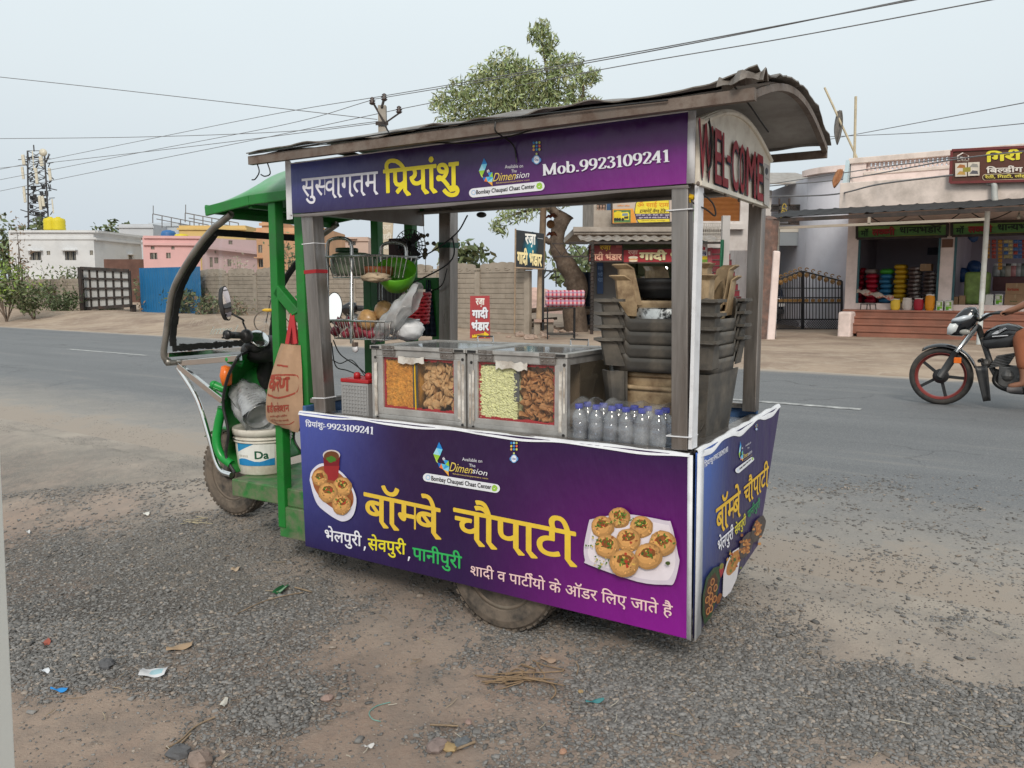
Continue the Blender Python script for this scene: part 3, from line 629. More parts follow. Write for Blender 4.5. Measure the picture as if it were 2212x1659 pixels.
for pts in([(.12,-.02,2.0),(.145,.05,1.96),(.16,.12,1.925),(.175,.17,1.895)],[(-1.85,-.1,1.92),(-1.84,-.1,1.885),(-1.865,-.1,1.858),(-1.885,-.1,1.856)],[(-1.79,-.1,1.92),(-1.775,-.1,1.875),(-1.805,-.1,1.865),(-1.83,-.1,1.874)],[(-1.87,-.125,1.955),(-1.4,-.127,1.963),(-1.0,-.127,1.97),(-.5,-.127,1.968),(-.05,-.125,1.962)],[(-1.12,-.125,1.965),(-1.14,-.125,1.995),(-1.16,-.125,2.0)],[(-1.0,-.1,1.93),(-.8,-.06,1.915),(-.6,-.07,1.925),(-.4,-.115,1.955)],[(-.662,-.122,1.965),(-.66,-.122,1.93),(-.652,-.024,1.9),(-.64,-.02,1.84)]):
 k.tube(curve_pts(pts,5),.0028,5)
k.build('loose_wire',WIRE,rf)
# ---------------- driver's cab ----------------
V0,V1=.14,.76
m=MB(); m.box((-2.33,.10,.40),(-1.75,.80,.485)); m.build('cab_floor',GREENW,cart,bevel=.006)
m=MB(); m.box((-1.99,.085,.27),(-1.74,.125,.40)); m.box((-1.99,.085,.255),(-1.74,.18,.275)); m.build('step_bracket',GREENW,cart,bevel=.004)
m=MB(); m.bar((-1.972,.105,.30),(-1.972,.105,1.80),.046,.05,up=(0,1,0)); m.bar((-1.972,.79,.42),(-1.972,.79,1.80),.046,.05,up=(0,1,0)); m.build('cab_post',GREEN,cart,bevel=.005)
m=MB(); m.bar((-1.79,.10,.50),(-1.80,.10,1.75),.052,.06,up=(0,1,0)); m.bar((-1.79,.84,.50),(-1.79,.84,1.75),.05,.05,up=(0,1,0)); m.build('rear_post',GREEN,cart,bevel=.005)
m=MB(); m.bar((-1.965,.10,1.40),(-1.815,.10,1.27),.04,.05); m.bar((-1.955,.79,1.40),(-1.80,.82,1.24),.04,.05); m.bar((-1.83,.12,.86),(-1.83,.82,.86),.04,.06)
m.bar((-1.80,.84,1.43),(-1.625,.87,1.43),.045,.06); m.bar((-1.80,.84,1.06),(-1.66,.87,1.06),.03,.05); m.bar((-1.645,.875,.93),(-1.645,.875,1.40),.05,.05,up=(0,1,0)); m.build('cab_brace',GREEN,cart,bevel=.004)
m=MB(); m.box((-1.87,.13,.486),(-1.76,.80,.86)); m.box((-1.875,.16,.52),(-1.870,.5,.83)); m.build('seat_box',GREENW,cart,bevel=.006)
m=MB(); m.box((-1.80,.10,1.0),(-1.775,.125,1.36)); m.box((-1.83,.085,1.33),(-1.79,.098,1.36)); m.box((-1.828,.084,1.085),(-1.80,.098,1.10)); m.bar((-1.812,.082,1.10),(-1.812,.082,.98),.022,.006,up=(0,1,0)); m.ball((-1.812,.078,1.0),.012,8,6); m.build('latch',GREENW,cart,bevel=.002)
m=MB(); m.box((-1.775,.10,.50),(-1.752,.86,.86)); m.box((-1.80,.48,.861),(-1.752,.53,1.45)); m.box((-1.775,.531,1.04),(-1.752,.83,1.075)); m.build('bulkhead',mat('dark_green_paint',(.010,.10,.02),.45,0,var=.2,scale=9),cart,bevel=.004)
P_=dict(nose=-2.40,kink=-2.10,back=-1.70)
def cabroof(u,v):
 x=-2.40+.68*u; y=.075+.75*v; s=math.sin(math.pi*v); e_=min(v,1-v)
 ez=1.785+.035*min(1,u/.44)+.015*max(0,(u-.44)/.56)
 return(x,y,ez+.15*min(1,u/.44)*(s**.75)*(1+.12*max(0,(u-.44)/.56))+.012*s)
m=MB(); m.grid(cabroof,22,26); m.build('cab_roof',mat('green_paint_with_sheen',(.085,.30,.125),.34,0,var=.16,scale=4,dirt=(.22,.34,.24),damt=.45,dscale=5),cart,smooth=True,solid=.006)  # roof sheen painted in: lighter green base with paler patches
m=MB()
for yy in(.072,.828):
 for(p,q)in(((-2.40,yy,1.765),(-2.10,yy,1.80)),((-2.10,yy,1.80),(-1.70,yy,1.815))):m.bar(p,q,.014,.045)
m.bar((-2.402,.072,1.775),(-2.402,.828,1.775),.014,.04)
m.bar((-2.30,.12,1.745),(-2.30,.80,1.745),.03,.03); m.bar((-2.12,.09,1.775),(-2.12,.82,1.775),.025,.02); m.build('roof_edge',GREEN,cart,bevel=.004)
WSN=[cx(*p,y=.10)for p in((500,462),(478,480),(453,502),(410,560),(374,628),(360,715),(354,765))]
WSB=[cx(360,786,y=.105),cx(372,789,y=.12)]
side=[np.array(p)for p in WSN]; far=[p+np.array((0,.70,0))for p in side]
bot=side[-1]; frm=curve_pts(side+[bot+np.array((.005,.02,-.035)),bot+np.array((.01,.06,-.045)),bot+np.array((.01,.62,-.045)),bot+np.array((.005,.68,-.03))]+far[::-1],6)
m=MB(); m.tube(frm,.0165,10); m.build('windscreen_frame',mat('dull_steel_tube',(.30,.285,.26),.4,.7,var=.2,scale=9,dirt=(.12,.10,.08),damt=.4),cart,smooth=True)
inn=[p+np.array((.022,.022,0))for p in curve_pts(side[2:6]+[cx(366,748,y=.10)-np.array((.022,0,0))],5)]; m=MB()
for yy in(0,.656):
 i2=[p+np.array((0,yy,0))for p in inn]
 for p,q in zip(i2,i2[1:]):
  w=.03+.012*random.random(); m.bar(p,q,w,.012,up=(1,0,.4))
z1,x1,z0,x0=inn[0][2],inn[0][0],inn[-1][2]-.01,inn[-1][0]
m.bar((x1,.11,z1),(x1,.78,z1),.012,.032); n_=36
for q in range(n_):y0=.12+.66*q/n_; m.bar((x0,y0,z0+random.uniform(-.004,.004)),(x0,y0+.66/n_,z0+random.uniform(-.004,.004)),.012,.024+random.uniform(0,.014))
m.build('gasket',mat('ragged_gasket',(.012,.012,.012),.8,0,var=.3,scale=30),cart)
m=MB(); k=len(inn); vs=[p for p in inn]+[p+np.array((0,.656,0))for p in inn]; m.add(vs,[(i,i+1,k+i+1,k+i)for i in range(k-1)]); ws=m.build('windscreen',ACRYL,cart,smooth=True)
a=Art(plane_px(CF,(x0-.004,0,0),(x0-.004,1,0),(x0-.004+.08,0,1)),crop(380,420,3.77)); a.z=0
t=shape('Laxmi',.02); a.text(t,(800,1480),(560,1490),(560,1570),(800,1560),(236,236,228),shear=-.15,stag=False)
a.mb.build('mirrored_sticker',PRINTD,ws)
m=MB(); m.bar(inn[-1]+(-.02,-.02,-.045),inn[-1]+(-.02,.68,-.045),.018,.022); m.build('lower_rail',CHROME,cart)
m=MB(); c0=bot+np.array((.03,.06,-.05))
m.bar(c0,cx(520,773,y=.2),.02,.03); m.bar(c0+(0,.0,-.01),cx(482,866,y=.19),.022,.03); m.tube(curve_pts([c0+(-.005,0,-.02),cx(425,860,y=.17),cx(452,945,y=.17),cx(466,995,y=.17),cx(480,1018,y=.17),cx(500,1026,y=.17)],6),.013,8)
m.bar(c0+(0,.5,0),(-2.33,.70,1.03),.02,.03); m.bar(c0+(0,.5,-.01),(-2.40,.68,.80),.022,.03); m.build('screen_stay',CHROME,cart,bevel=.002)
SHL=curve_pts([(-2.365,.15,.50),(-2.425,.15,.58),(-2.40,.15,.70),(-2.43,.15,.84),(-2.39,.15,.97),(-2.315,.15,1.07)],8)
SHR=[p+np.array((-.06,.51,.0))for p in SHL]
def shield(u,v):
 t=v*(len(SHL)-1); i=min(int(t),len(SHL)-2); l=lerp(SHL[i],SHL[i+1],t-i); r=lerp(SHR[i],SHR[i+1],t-i); p=lerp(l,r,u); b=1-abs(2*u-1)**2.4
 return p+np.array((-.085*b*min(1,2.5*v),0,.02*b*v))
m=MB(); m.grid(shield,18,16); m.build('leg_shield',GREEN,cart,smooth=True,solid=.006)
m=MB(); ed=[shield(0,v)for v in np.linspace(0,1,30)]+[shield(u,1)for u in np.linspace(.05,1,16)]+[shield(1,v)for v in np.linspace(.95,0,30)]; m.tube(ed,.008,6); m.build('edge_rubber',BLACK,cart,smooth=True)
m=MB(); m.tube(curve_pts([cx(480,880,y=.17),cx(471,920,y=.16),cx(468,955,y=.15),cx(478,985,y=.15),cx(500,1003,y=.16)],7),.022,10)
m.tube(curve_pts([cx(462,831,y=.2),cx(478,838,y=.22),cx(500,846,y=.25)],5),.022,10); m.ball(cx(462,831,y=.2),.0215,10,6); m.tube(curve_pts([cx(495,776,y=.2),cx(507,781,y=.22),cx(525,787,y=.25)],5),.022,10); m.ball(cx(495,776,y=.2),.0215,10,6); m.build('guard_tube',mat('bright_green_hose',(.012,.27,.045),.3,0,var=.1),cart,smooth=True)
m=MB(); m.lathe([(0,-.03),(.035,-.025),(.042,0),(.038,.02),(0,.03)],cx(488,812,y=.19),(-.6,-.8,0),14,(1,1.3)); m.build('turn_signal',ORANGE,cart,smooth=True)
hb=np.array((-2.40,.44,1.12))
m=MB(); m.ball(hb+(-.03,0,-.03),(.10,.15,.075),16,10); m.ball(hb+(.01,-.11,.0),(.05,.055,.04),12,8); m.ball(hb+(.01,.09,.0),(.05,.055,.04),12,8); m.tube([hb+(0,0,-.05),hb+(-.12,0,-.32)],.045,10); m.build('cowl',BLACK,cart,smooth=True)
m=MB(); m.tube(curve_pts([hb+(.06,-.29,.06),hb+(.04,-.2,.05),hb+(-.01,-.06,.0),hb+(-.01,.06,.0),hb+(.04,.2,.05),hb+(.06,.29,.06)],5),.011,8); hbar=m.build('handlebar',CHROME,cart,smooth=True)
for sg in(-1,1):
 m=MB(); m.tube([hb+(.075,sg*.34,.065),hb+(.045,sg*.22,.055)],[.018,.017],10); m.lathe([(.022,-.012),(.024,0),(.02,.012)],hb+(.072,sg*.33,.065),(0,1,0),12); m.build('grip',BLACK,hbar,smooth=True)
 m=MB(); m.ball(hb+(.04,sg*.19,.05),(.032,.035,.036),10,8); m.tube([hb+(.0,sg*.2,.055),hb+(.02,sg*.32,.048)],.005,6); m.build('switch_housing',BLACK,hbar,smooth=True)
m=MB()
for yy in(-.11,.09):m.lathe([(.047,0),(.052,.012),(.046,.016)],hb+(.035,yy,.028),(.75,-.2,.6),20)
m.build('gauge_ring',CHROME,hbar,smooth=True)
m=MB()
for yy in(-.11,.09):m.lathe([(.045,.0),(.0,.004)],hb+(.037,yy,.030),(.75,-.2,.6),20)
m.build('gauge_face',mat('gauge_face',(.42,.43,.44),.3),hbar)
def mirror(stem,c,n,up):
 m=MB(); m.tube(curve_pts(stem,6),.005,6); n=unit(n); up=unit(np.array(up)-n*np.dot(up,n)); sd_=np.cross(up,n)
 disc=lambda r1,r2,t:[c+n*t+up*r1*math.cos(q)+sd_*r2*math.sin(q)for q in np.linspace(0,2*math.pi,24,endpoint=False)]
 A,B,D=disc(.085,.046,0),disc(.08,.042,-.02),disc(.04,.02,-.032)
 m.add(A+B+D,[(i,(i+1)%24,24+(i+1)%24,24+i)for i in range(24)]+[(24+i,24+(i+1)%24,48+(i+1)%24,48+i)for i in range(24)]+[tuple(48+i for i in reversed(range(24)))])
 o=m.build('mirror',BLACK,cart,smooth=True); g=MB(); g.poly(disc(.08,.042,.001)); g.build('mirror_glass',mat('mirror_glass',(.9,.9,.9),.02,1,var=0,rvar=0),o)
c_=cx(490,655,y=.12); mirror([hb+(.04,-.19,.08),hb+(.03,-.2,.12),c_+(.05,.05,-.08),c_+(.02,.01,-.05)],c_,(.72,.35,.12),(-.45,0,1))
c_=cx(722,664,y=.78); mirror([hb+(.04,.19,.08),hb+(.03,.24,.12),c_+(-.02,-.01,-.08),c_+(0,0,-.05)],c_,(.5,-.84,.2),(0,0,1))
m=MB(); m.ball((-2.53,.45,.82),(.10,.16,.20),14,10); m.ball((-2.60,.45,.95),(.06,.09,.09),14,10); m.build('front_cowl',GREEN,cart,smooth=True)
def wheel(name,c,r,w,par):
 h=w/2; prof=[(r*.62,-h*.8),(r*.66,-h*.98),(r*.82,-h*1.04),(r*.93,-h*.9),(r*.985,-h*.62),(r,0),(r*.985,h*.62),(r*.93,h*.9),(r*.82,h*1.04),(r*.66,h*.98),(r*.62,h*.8)]
 m=MB(); m.lathe(prof,c,(0,1,0),48)
 for i in range(44):
  t=2*math.pi*i/44; rd=np.array((math.cos(t),0,math.sin(t))); tg=np.array((-math.sin(t),0,math.cos(t)))
  for q in(-.66,-.2,.28,.7):m.obox(np.array(c)+rd*(r*(1.0-.035*abs(q)))+np.array((0,q*h,0))+tg*(.25*q*r*.1),tg*r*.042,(0,h*.17,0),rd*r*.017)
 o=m.build(name,RUBBER,par,smooth=False)
 k=MB(); k.lathe([(0,-h*.55),(r*.16,-h*.7),(r*.18,-h*.35),(r*.36,-h*.25),(r*.44,-h*.5),(r*.52,-h*.55),(r*.6,-h*.85),(r*.64,-h*.9),(r*.64,h*.9),(r*.5,h*.5),(0,h*.4)],c,(0,1,0),40); k.build('wheel_rim',RIM,o,smooth=True)
 k=MB()
 for i in range(4):
  t=.5+math.pi*i/2; k.lathe([(.012,0),(.012,.012),(0,.014)],np.array(c)+np.array((math.cos(t)*r*.28,-h*.30,math.sin(t)*r*.28)),(0,-1,0),6)
 k.build('wheel_nut',ANGLE,o); return o
wheel('wheel',(-2.77,.5,.388),.234,.10,cart); wheel('wheel',(-.745,.085,.335),.243,.115,cart); wheel('wheel',(-.745,.86,.40),.243,.115,cart)
m=MB()
for sg in(-1,1):m.tube([(-2.77,.5+sg*.075,.39),(-2.67,.5+sg*.075,.62),(-2.52,.48+sg*.06,.9)],[.02,.024,.026],10)
m.ball((-2.77,.5,.39),(.04,.09,.04),10,8); m.build('fork',mat('greasy_steel',(.06,.055,.05),.6,.5,var=.3),cart,smooth=True)
m=MB(); m.grid(lambda u,v:(-2.77+.262*math.cos(.25+2.0*u),.5+.075*(2*v-1),.392+.262*math.sin(.25+2.0*u)-.012*(2*v-1)**2),18,6); m.build('mudguard',GREEN,cart,smooth=True,solid=.004)
m=MB(); m.ball(cx(1040,464,y=.83),(.025,.025,.014),12,8); m.build('lamp_holder',BLACK,cart,smooth=True)
m=MB()
for pts,r in(([(-1.55,.86,1.70),(-1.50,.80,1.55),(-1.62,.70,1.45),(-1.72,.60,1.40)],.004),([cx(1010,465,y=.5),cx(985,505,y=.5),cx(930,545,y=.5),cx(880,565,y=.5)],.0035),([cx(1490,425,y=.02),cx(1500,440,y=.02),cx(1525,452,y=.05),cx(1545,466,y=.08),cx(1540,440,y=.08),cx(1515,415,y=.05)],.0028),([cx(966,580,y=.8),cx(955,615,y=.8),cx(932,630,y=.8)],.003),([(.022,.04,1.93),(.03,.05,1.88),(.028,.06,1.80),(.026,.03,1.765)],.004),([cx(720,735,y=.3),cx(735,765,y=.3),cx(770,790,y=.25),cx(795,812,y=.2)],.003),([cx(716,740,y=.3),cx(725,790,y=.3),cx(750,800,y=.3),cx(790,815,y=.2)],.003),([cx(714,775,y=.3),cx(735,785,y=.3),cx(760,778,y=.3),cx(788,812,y=.2)],.0025)):
 m.tube(curve_pts(pts,6),r,5)
m.build('wiring',WIRE,cart)
k=MB(); k.ball(cx(1491,427,y=.02),(.02,.012,.012),8,6,.3); k.ball(cx(1485,430,y=.02),(.012,.012,.014),8,6,.3); k.build('yellow_tape',mat('yellow_tape',(.62,.38,.01),.4),cart)
# ---------------- ground, road ----------------
def px2g(px,py):p=WF.px(px,py,z=.0); return p
GRAV=[(90,1350,1.1,.55,1.),(300,1230,1.3,.6,1.),(500,1330,.7,.35,.9),(250,1050,1.5,.9,.55),(700,1330,.45,.25,.55),(1250,1530,.55,.10,.3),(1720,1590,.5,.2,1.),(2000,1630,.55,.16,.9),(1560,1500,.5,.2,.6),(1900,1400,.8,.4,.22),(1250,1420,.6,.2,.35),(620,1540,.12,.18,.7),(1000,1600,.3,.06,.35),(150,1480,.45,.12,.7),(420,1490,.35,.1,.6),(850,1480,.4,.15,.35),(560,1210,.7,.35,.5)]
_gp=[(px2g(a,b),c,d,e)for a,b,c,d,e in GRAV]
def gravel(x,y):
 r=np.zeros_like(x)
 for p,sx_,sy_,w in _gp:r=np.maximum(r,w*np.exp(-(((x-p[0])/sx_)**2+((y-p[1])/sy_)**2)))
 n=fbm(x*2.3+9,y*2.3,5)*.6+fbm(x*7+3,y*7,4)*.4; return np.clip((r*1.15+(n-.5)*1.9+.05),0,1)
gx=np.concatenate([-np.geomspace(36,900,16)[::-1],np.arange(-35,-6.3,.5),np.arange(-6.2,5.6,.07),np.geomspace(6,900,26)])
gy=np.concatenate([[-900,-300,-100,-40,-15,-6,-3,-1],np.arange(0,9.4,.07),np.arange(9.6,45,.6),np.geomspace(46,1500,24)])
def farz(x,y):
 x,y=np.asarray(x,float),np.asarray(y,float); n=.5736*x+.8192*y; a=.8192*x-.5736*y; s_=lambda t:np.clip(t,0,1)**2*(3-2*np.clip(t,0,1))
 return .2+.33*s_((n-13.4)/3.2)*s_((-a-12)/7)*(.8+.5*fbm(x*.4,y*.4,3))*(n<60)
X,Y=np.meshgrid(gx,gy); Z=gz(X,Y)
nn=.5736*X+.8192*Y; near=np.clip(1-(nn-2.6)/1.0,0,1)*(np.abs(X)<7)*(Y>-.5)*(Y<9.4)
Z=Z+near*((fbm(X*1.1+3,Y*1.1,3)-.5)*.06+(fbm(X*6,Y*6,3)-.5)*.018)
Z=np.where((nn>3.3)&(nn<12.9),.16,np.where(nn>=12.9,farz(X,Y),Z))
GZ=Z
me=bpy.data.meshes.new('ground'); ny,nx=X.shape
me.from_pydata(np.stack([X,Y,Z],-1).reshape(-1,3).tolist(),[],[(j*nx+i,j*nx+i+1,(j+1)*nx+i+1,(j+1)*nx+i)for j in range(ny-1)for i in range(nx-1)])
me.polygons.foreach_set('use_smooth',np.ones(len(me.polygons),bool))
gm=gravel(X,Y); gm=np.where((X<-6.2)|(X>5.6)|(nn>4.4),0,gm)
at_=me.attributes.new('gravel','FLOAT','POINT'); at_.data.foreach_set('value',gm.ravel().astype(np.float32))
ground=bpy.data.objects.new('ground',me); COL.objects.link(ground); tag(ground,'dusty red-brown roadside earth with patches of crushed stone','ground',kind='structure')
def ground_mat():
 m=bpy.data.materials.new('earth_and_stone'); m.use_nodes=True; t=m.node_tree; N=t.nodes.new; L=t.links.new; b=t.nodes['Principled BSDF']; b.inputs['Roughness'].default_value=.95; b.inputs['Specular IOR Level'].default_value=.2
 co=N('ShaderNodeTexCoord').outputs['Object']
 def noise(sc,det=6,ro=.6):n=N('ShaderNodeTexNoise'); n.inputs['Scale'].default_value=sc; n.inputs['Detail'].default_value=det; n.inputs['Roughness'].default_value=ro; L(co,n.inputs['Vector']); return n.outputs[0]
 def mr(s,a,c,lo=0,hi=1):r=N('ShaderNodeMapRange'); r.inputs[1].default_value=a; r.inputs[2].default_value=c; r.inputs[3].default_value=lo; r.inputs[4].default_value=hi; L(s,r.inputs[0]); return r.outputs[0]
 def mix(f,a,c):
  x=N('ShaderNodeMix'); x.data_type='RGBA'
  for k,s in((0,f),(6,a),(7,c)):
   if hasattr(s,'node'):L(s,x.inputs[k])
   else:x.inputs[k].default_value=(*s,1)if k else s
  return x.outputs[2]
 v1=N('ShaderNodeTexVoronoi'); v1.inputs['Scale'].default_value=95; v1.inputs['Randomness'].default_value=1; L(co,v1.inputs['Vector'])
 v2=N('ShaderNodeTexVoronoi'); v2.inputs['Scale'].default_value=210; L(co,v2.inputs['Vector'])
 dirt=mix(mr(noise(1.3),.35,.65),(.27,.20,.16),(.345,.265,.212)); dirt=mix(mr(noise(.55),.5,.66,0,.75),dirt,(.315,.19,.138)); dirt=mix(mr(noise(5,8,.75),.5,.68,0,.55),dirt,(.21,.165,.137)); dirt=mix(mr(noise(60,4,.7),.5,.75,0,.5),dirt,(.36,.30,.245))
 sp=mr(v2.outputs['Distance'],0,.35,1,0); dirt=mix(mr(noise(7,6),.45,.62,0,.4),dirt,(.18,.155,.138))
 cell=N('ShaderNodeSeparateColor'); L(v1.outputs['Color'],cell.inputs[0])
 stone=mix(cell.outputs[0],(.12,.116,.112),(.25,.24,.228)); stone=mix(mr(v1.outputs['Distance'],.25,.6),stone,(.085,.074,.066))
 an=N('ShaderNodeAttribute'); an.attribute_name='gravel'
 g=N('ShaderNodeMath'); g.operation='ADD'; L(an.outputs['Fac'],g.inputs[0]); L(mr(noise(22,5,.7),.3,.7,-.28,.28),g.inputs[1])
 near=mix(mr(g.outputs[0],.12,.80),dirt,stone)
 sx_=N('ShaderNodeSeparateXYZ'); L(co,sx_.inputs[0]); d=N('ShaderNodeVectorMath'); d.operation='DOT_PRODUCT'; d.inputs[1].default_value=(.5736,.8192,0); L(co,d.inputs[0])
 wn=N('ShaderNodeMath'); wn.operation='MULTIPLY_ADD'; wn.inputs[1].default_value=1.4; L(noise(.8,6,.65),wn.inputs[0]); L(d.outputs['Value'],wn.inputs[2])
 dust=mix(mr(noise(3,8,.7),.35,.7),(.40,.355,.305),(.27,.245,.22)); near=mix(mr(wn.outputs[0],2.5,4.0,0,.85),near,dust)
 far=mix(mr(noise(.7,8,.7),.38,.66),(.40,.31,.235),(.24,.175,.135)); far=mix(mr(noise(2.5,8,.75),.5,.72),far,(.46,.38,.30))
 L(mix(mr(d.outputs['Value'],9.5,11),near,far),b.inputs['Base Color'])
 h=N('ShaderNodeMath'); h.operation='MULTIPLY'; L(mr(v1.outputs['Distance'],0,.6,1,0),h.inputs[0]); L(mr(g.outputs[0],.2,.6,.15,1),h.inputs[1])
 h2=N('ShaderNodeMath'); h2.operation='ADD'; L(h.outputs[0],h2.inputs[0]); L(noise(45,8,.75),h2.inputs[1])
 bp=N('ShaderNodeBump'); bp.inputs['Strength'].default_value=.8; bp.inputs['Distance'].default_value=.008; L(h2.outputs[0],bp.inputs['Height']); L(bp.outputs[0],b.inputs['Normal'])
 return m
me.materials.append(ground_mat())
def road_mat():
 m=bpy.data.materials.new('worn_asphalt'); m.use_nodes=True; t=m.node_tree; N=t.nodes.new; L=t.links.new; b=t.nodes['Principled BSDF']; b.inputs['Roughness'].default_value=.72; b.inputs['Specular IOR Level'].default_value=.45
 co=N('ShaderNodeTexCoord').outputs['Object']; mp=N('ShaderNodeMapping'); mp.inputs['Scale'].default_value=(.14,1.5,1); L(co,mp.inputs[0])
 def noise(sc,det=6,ro=.6,v=co):n=N('ShaderNodeTexNoise'); n.inputs['Scale'].default_value=sc; n.inputs['Detail'].default_value=det; n.inputs['Roughness'].default_value=ro; L(v,n.inputs['Vector']); return n.outputs[0]
 def mr(s,a,c,lo=0,hi=1):r=N('ShaderNodeMapRange'); r.inputs[1].default_value=a; r.inputs[2].default_value=c; r.inputs[3].default_value=lo; r.inputs[4].default_value=hi; L(s,r.inputs[0]); return r.outputs[0]
 def mix(f,a,c):
  x=N('ShaderNodeMix'); x.data_type='RGBA'
  for k,s in((0,f),(6,a),(7,c)):
   if hasattr(s,'node'):L(s,x.inputs[k])
   else:x.inputs[k].default_value=(*s,1)if k else s
  return x.outputs[2]
 s=N('ShaderNodeSeparateXYZ'); L(co,s.inputs[0])
 c=mix(mr(noise(1.1,6,.6,mp.outputs[0]),.35,.68),(.115,.12,.128),(.165,.17,.177)); c=mix(mr(noise(75,3,.85),.46,.7,0,.8),c,(.27,.262,.25)); c=mix(mr(noise(110,3,.85),.5,.68,0,.8),c,(.055,.055,.058))
 c=mix(mr(noise(2.2,7,.7,mp.outputs[0]),.56,.74,0,.55),c,(.24,.22,.195)); c=mix(mr(noise(.45,7,.7),.56,.68,0,.5),c,(.115,.118,.124))
 vr=N('ShaderNodeTexVoronoi'); vr.feature='DISTANCE_TO_EDGE'; vr.inputs['Scale'].default_value=.55; wv=N('ShaderNodeVectorMath'); wv.operation='MULTIPLY_ADD'; wn_=N('ShaderNodeTexNoise'); wn_.inputs['Scale'].default_value=1.6; wn_.inputs['Detail'].default_value=6; L(co,wn_.inputs['Vector']); wv.inputs[1].default_value=(1.1,1.1,0); L(wn_.outputs['Color'],wv.inputs[0]); L(co,wv.inputs[2]); L(wv.outputs[0],vr.inputs['Vector'])
 ck=N('ShaderNodeMath'); ck.operation='MULTIPLY'; L(mr(vr.outputs['Distance'],0,.012,.75,0),ck.inputs[0]); L(mr(noise(.35,3),.48,.6),ck.inputs[1]); c=mix(ck.outputs[0],c,(.05,.05,.052)); c=mix(mr(noise(34,3,.7),.6,.72,0,.45),c,(.26,.25,.24))
 e0=N('ShaderNodeMath'); e0.operation='MULTIPLY_ADD'; e0.inputs[1].default_value=-2.2; L(noise(2.2,9,.78),e0.inputs[0]); L(s.outputs['Y'],e0.inputs[2])
 c=mix(mr(e0.outputs[0],-5.4,-3.8,.8,0),c,(.33,.295,.255)); c=mix(mr(e0.outputs[0],-5.4,-5.0,.9,0),c,(.30,.25,.205))
 e1=N('ShaderNodeMath'); e1.operation='MULTIPLY_ADD'; e1.inputs[1].default_value=.8; L(noise(1.5,7,.7),e1.inputs[0]); L(s.outputs['Y'],e1.inputs[2])
 c=mix(mr(e1.outputs[0],4.25,4.65,0,.9),c,(.42,.34,.265)); L(c,b.inputs['Base Color'])
 bp=N('ShaderNodeBump'); bp.inputs['Strength'].default_value=.5; bp.inputs['Distance'].default_value=.004; L(noise(140,4,.8),bp.inputs['Height']); L(bp.outputs[0],b.inputs['Normal']); return m
R0,R1,RM=3.75,12.35,8.05
m=MB(); ys=[R0-.42]+list(np.linspace(R0,R1,5))+[R1+.5]
zs=[-.10,.0,.012,.02,.012,.0,-.06]; xs=np.concatenate([np.linspace(-240,-14,20),np.linspace(-12,14,40),np.linspace(16,240,20)])
m.add([(x,y,z)for y,z in zip(ys,zs)for x in xs],[(j*len(xs)+i,j*len(xs)+i+1,(j+1)*len(xs)+i+1,(j+1)*len(xs)+i)for j in range(6)for i in range(len(xs)-1)])
rd=m.build('road',road_mat(),fr=RF,at=(0,RM,0),smooth=True); tag(rd,'grey two-lane asphalt road with dust drifted along its edges','road',kind='structure')
def road_z(y):return float(np.interp(y,ys,zs))
PAINT=mat('worn_road_paint',(.52,.52,.50),.7,0,var=.2,scale=6,dirt=(.16,.16,.165),damt=.55,dscale=9)
for(a_,b_)in(((132,755),(332,767)),((1545,861),(1862,883)),((-900,690),(-480,716))):
 p,q=RF.px(*a_,z=.022),RF.px(*b_,z=.022); yc=RM+.0
 m=MB(); xs_=np.linspace(p[0],q[0],14); yy=(p[1]+q[1])/2
 vs=[(x,yy-.06+random.uniform(-.012,.012),road_z(yy)+.005)for x in xs_]+[(x,yy+.06+random.uniform(-.012,.012),road_z(yy)+.005)for x in xs_]
 m.add(vs,[(i,i+1,15+i,14+i)for i in range(13)]); o=m.build('road_marking',PAINT,fr=RF); tag(o,'worn white lane dash painted on the road','road marking','lane dashes','structure')
m=MB(); m.box((6.2,19.2,-.12),(40,21.9,.06)); m.box((-.6,17.6,-.12),(6.19,21.9,.05))
o=m.build('apron',mat('dusty_concrete',(.36,.31,.265),.9,0,var=.15,scale=2,dirt=(.22,.17,.135),damt=.5,dscale=2.5,bump=.2,bscale=30),fr=RF,at=(6,19,0)); tag(o,'dusty concrete apron before the shops','pavement',kind='structure')
def chips(n,x0,x1,y0,y1,smin,smax,thr,pw,seed):
 r=np.random.default_rng(seed); x=r.uniform(x0,x1,n*3); y=r.uniform(y0,y1,n*3); g=gravel(x,y)
 k=(g>thr+r.random(n*3)*pw); x,y=x[k][:n],y[k][:n]; return x,y,r.uniform(smin,smax,len(x))*(.6+.8*r.random(len(x)))
def edge_chips(n):
 r=np.random.default_rng(9); a_=r.uniform(-9,4,n); d=3.0+np.abs(r.normal(0,.75,n)); x=a_*.8192+d*.5736; y=-a_*.5736+d*.8192; k=fbm(x*1.5,y*1.5,4)>.42; return x[k],y[k],r.uniform(.003,.009,k.sum())
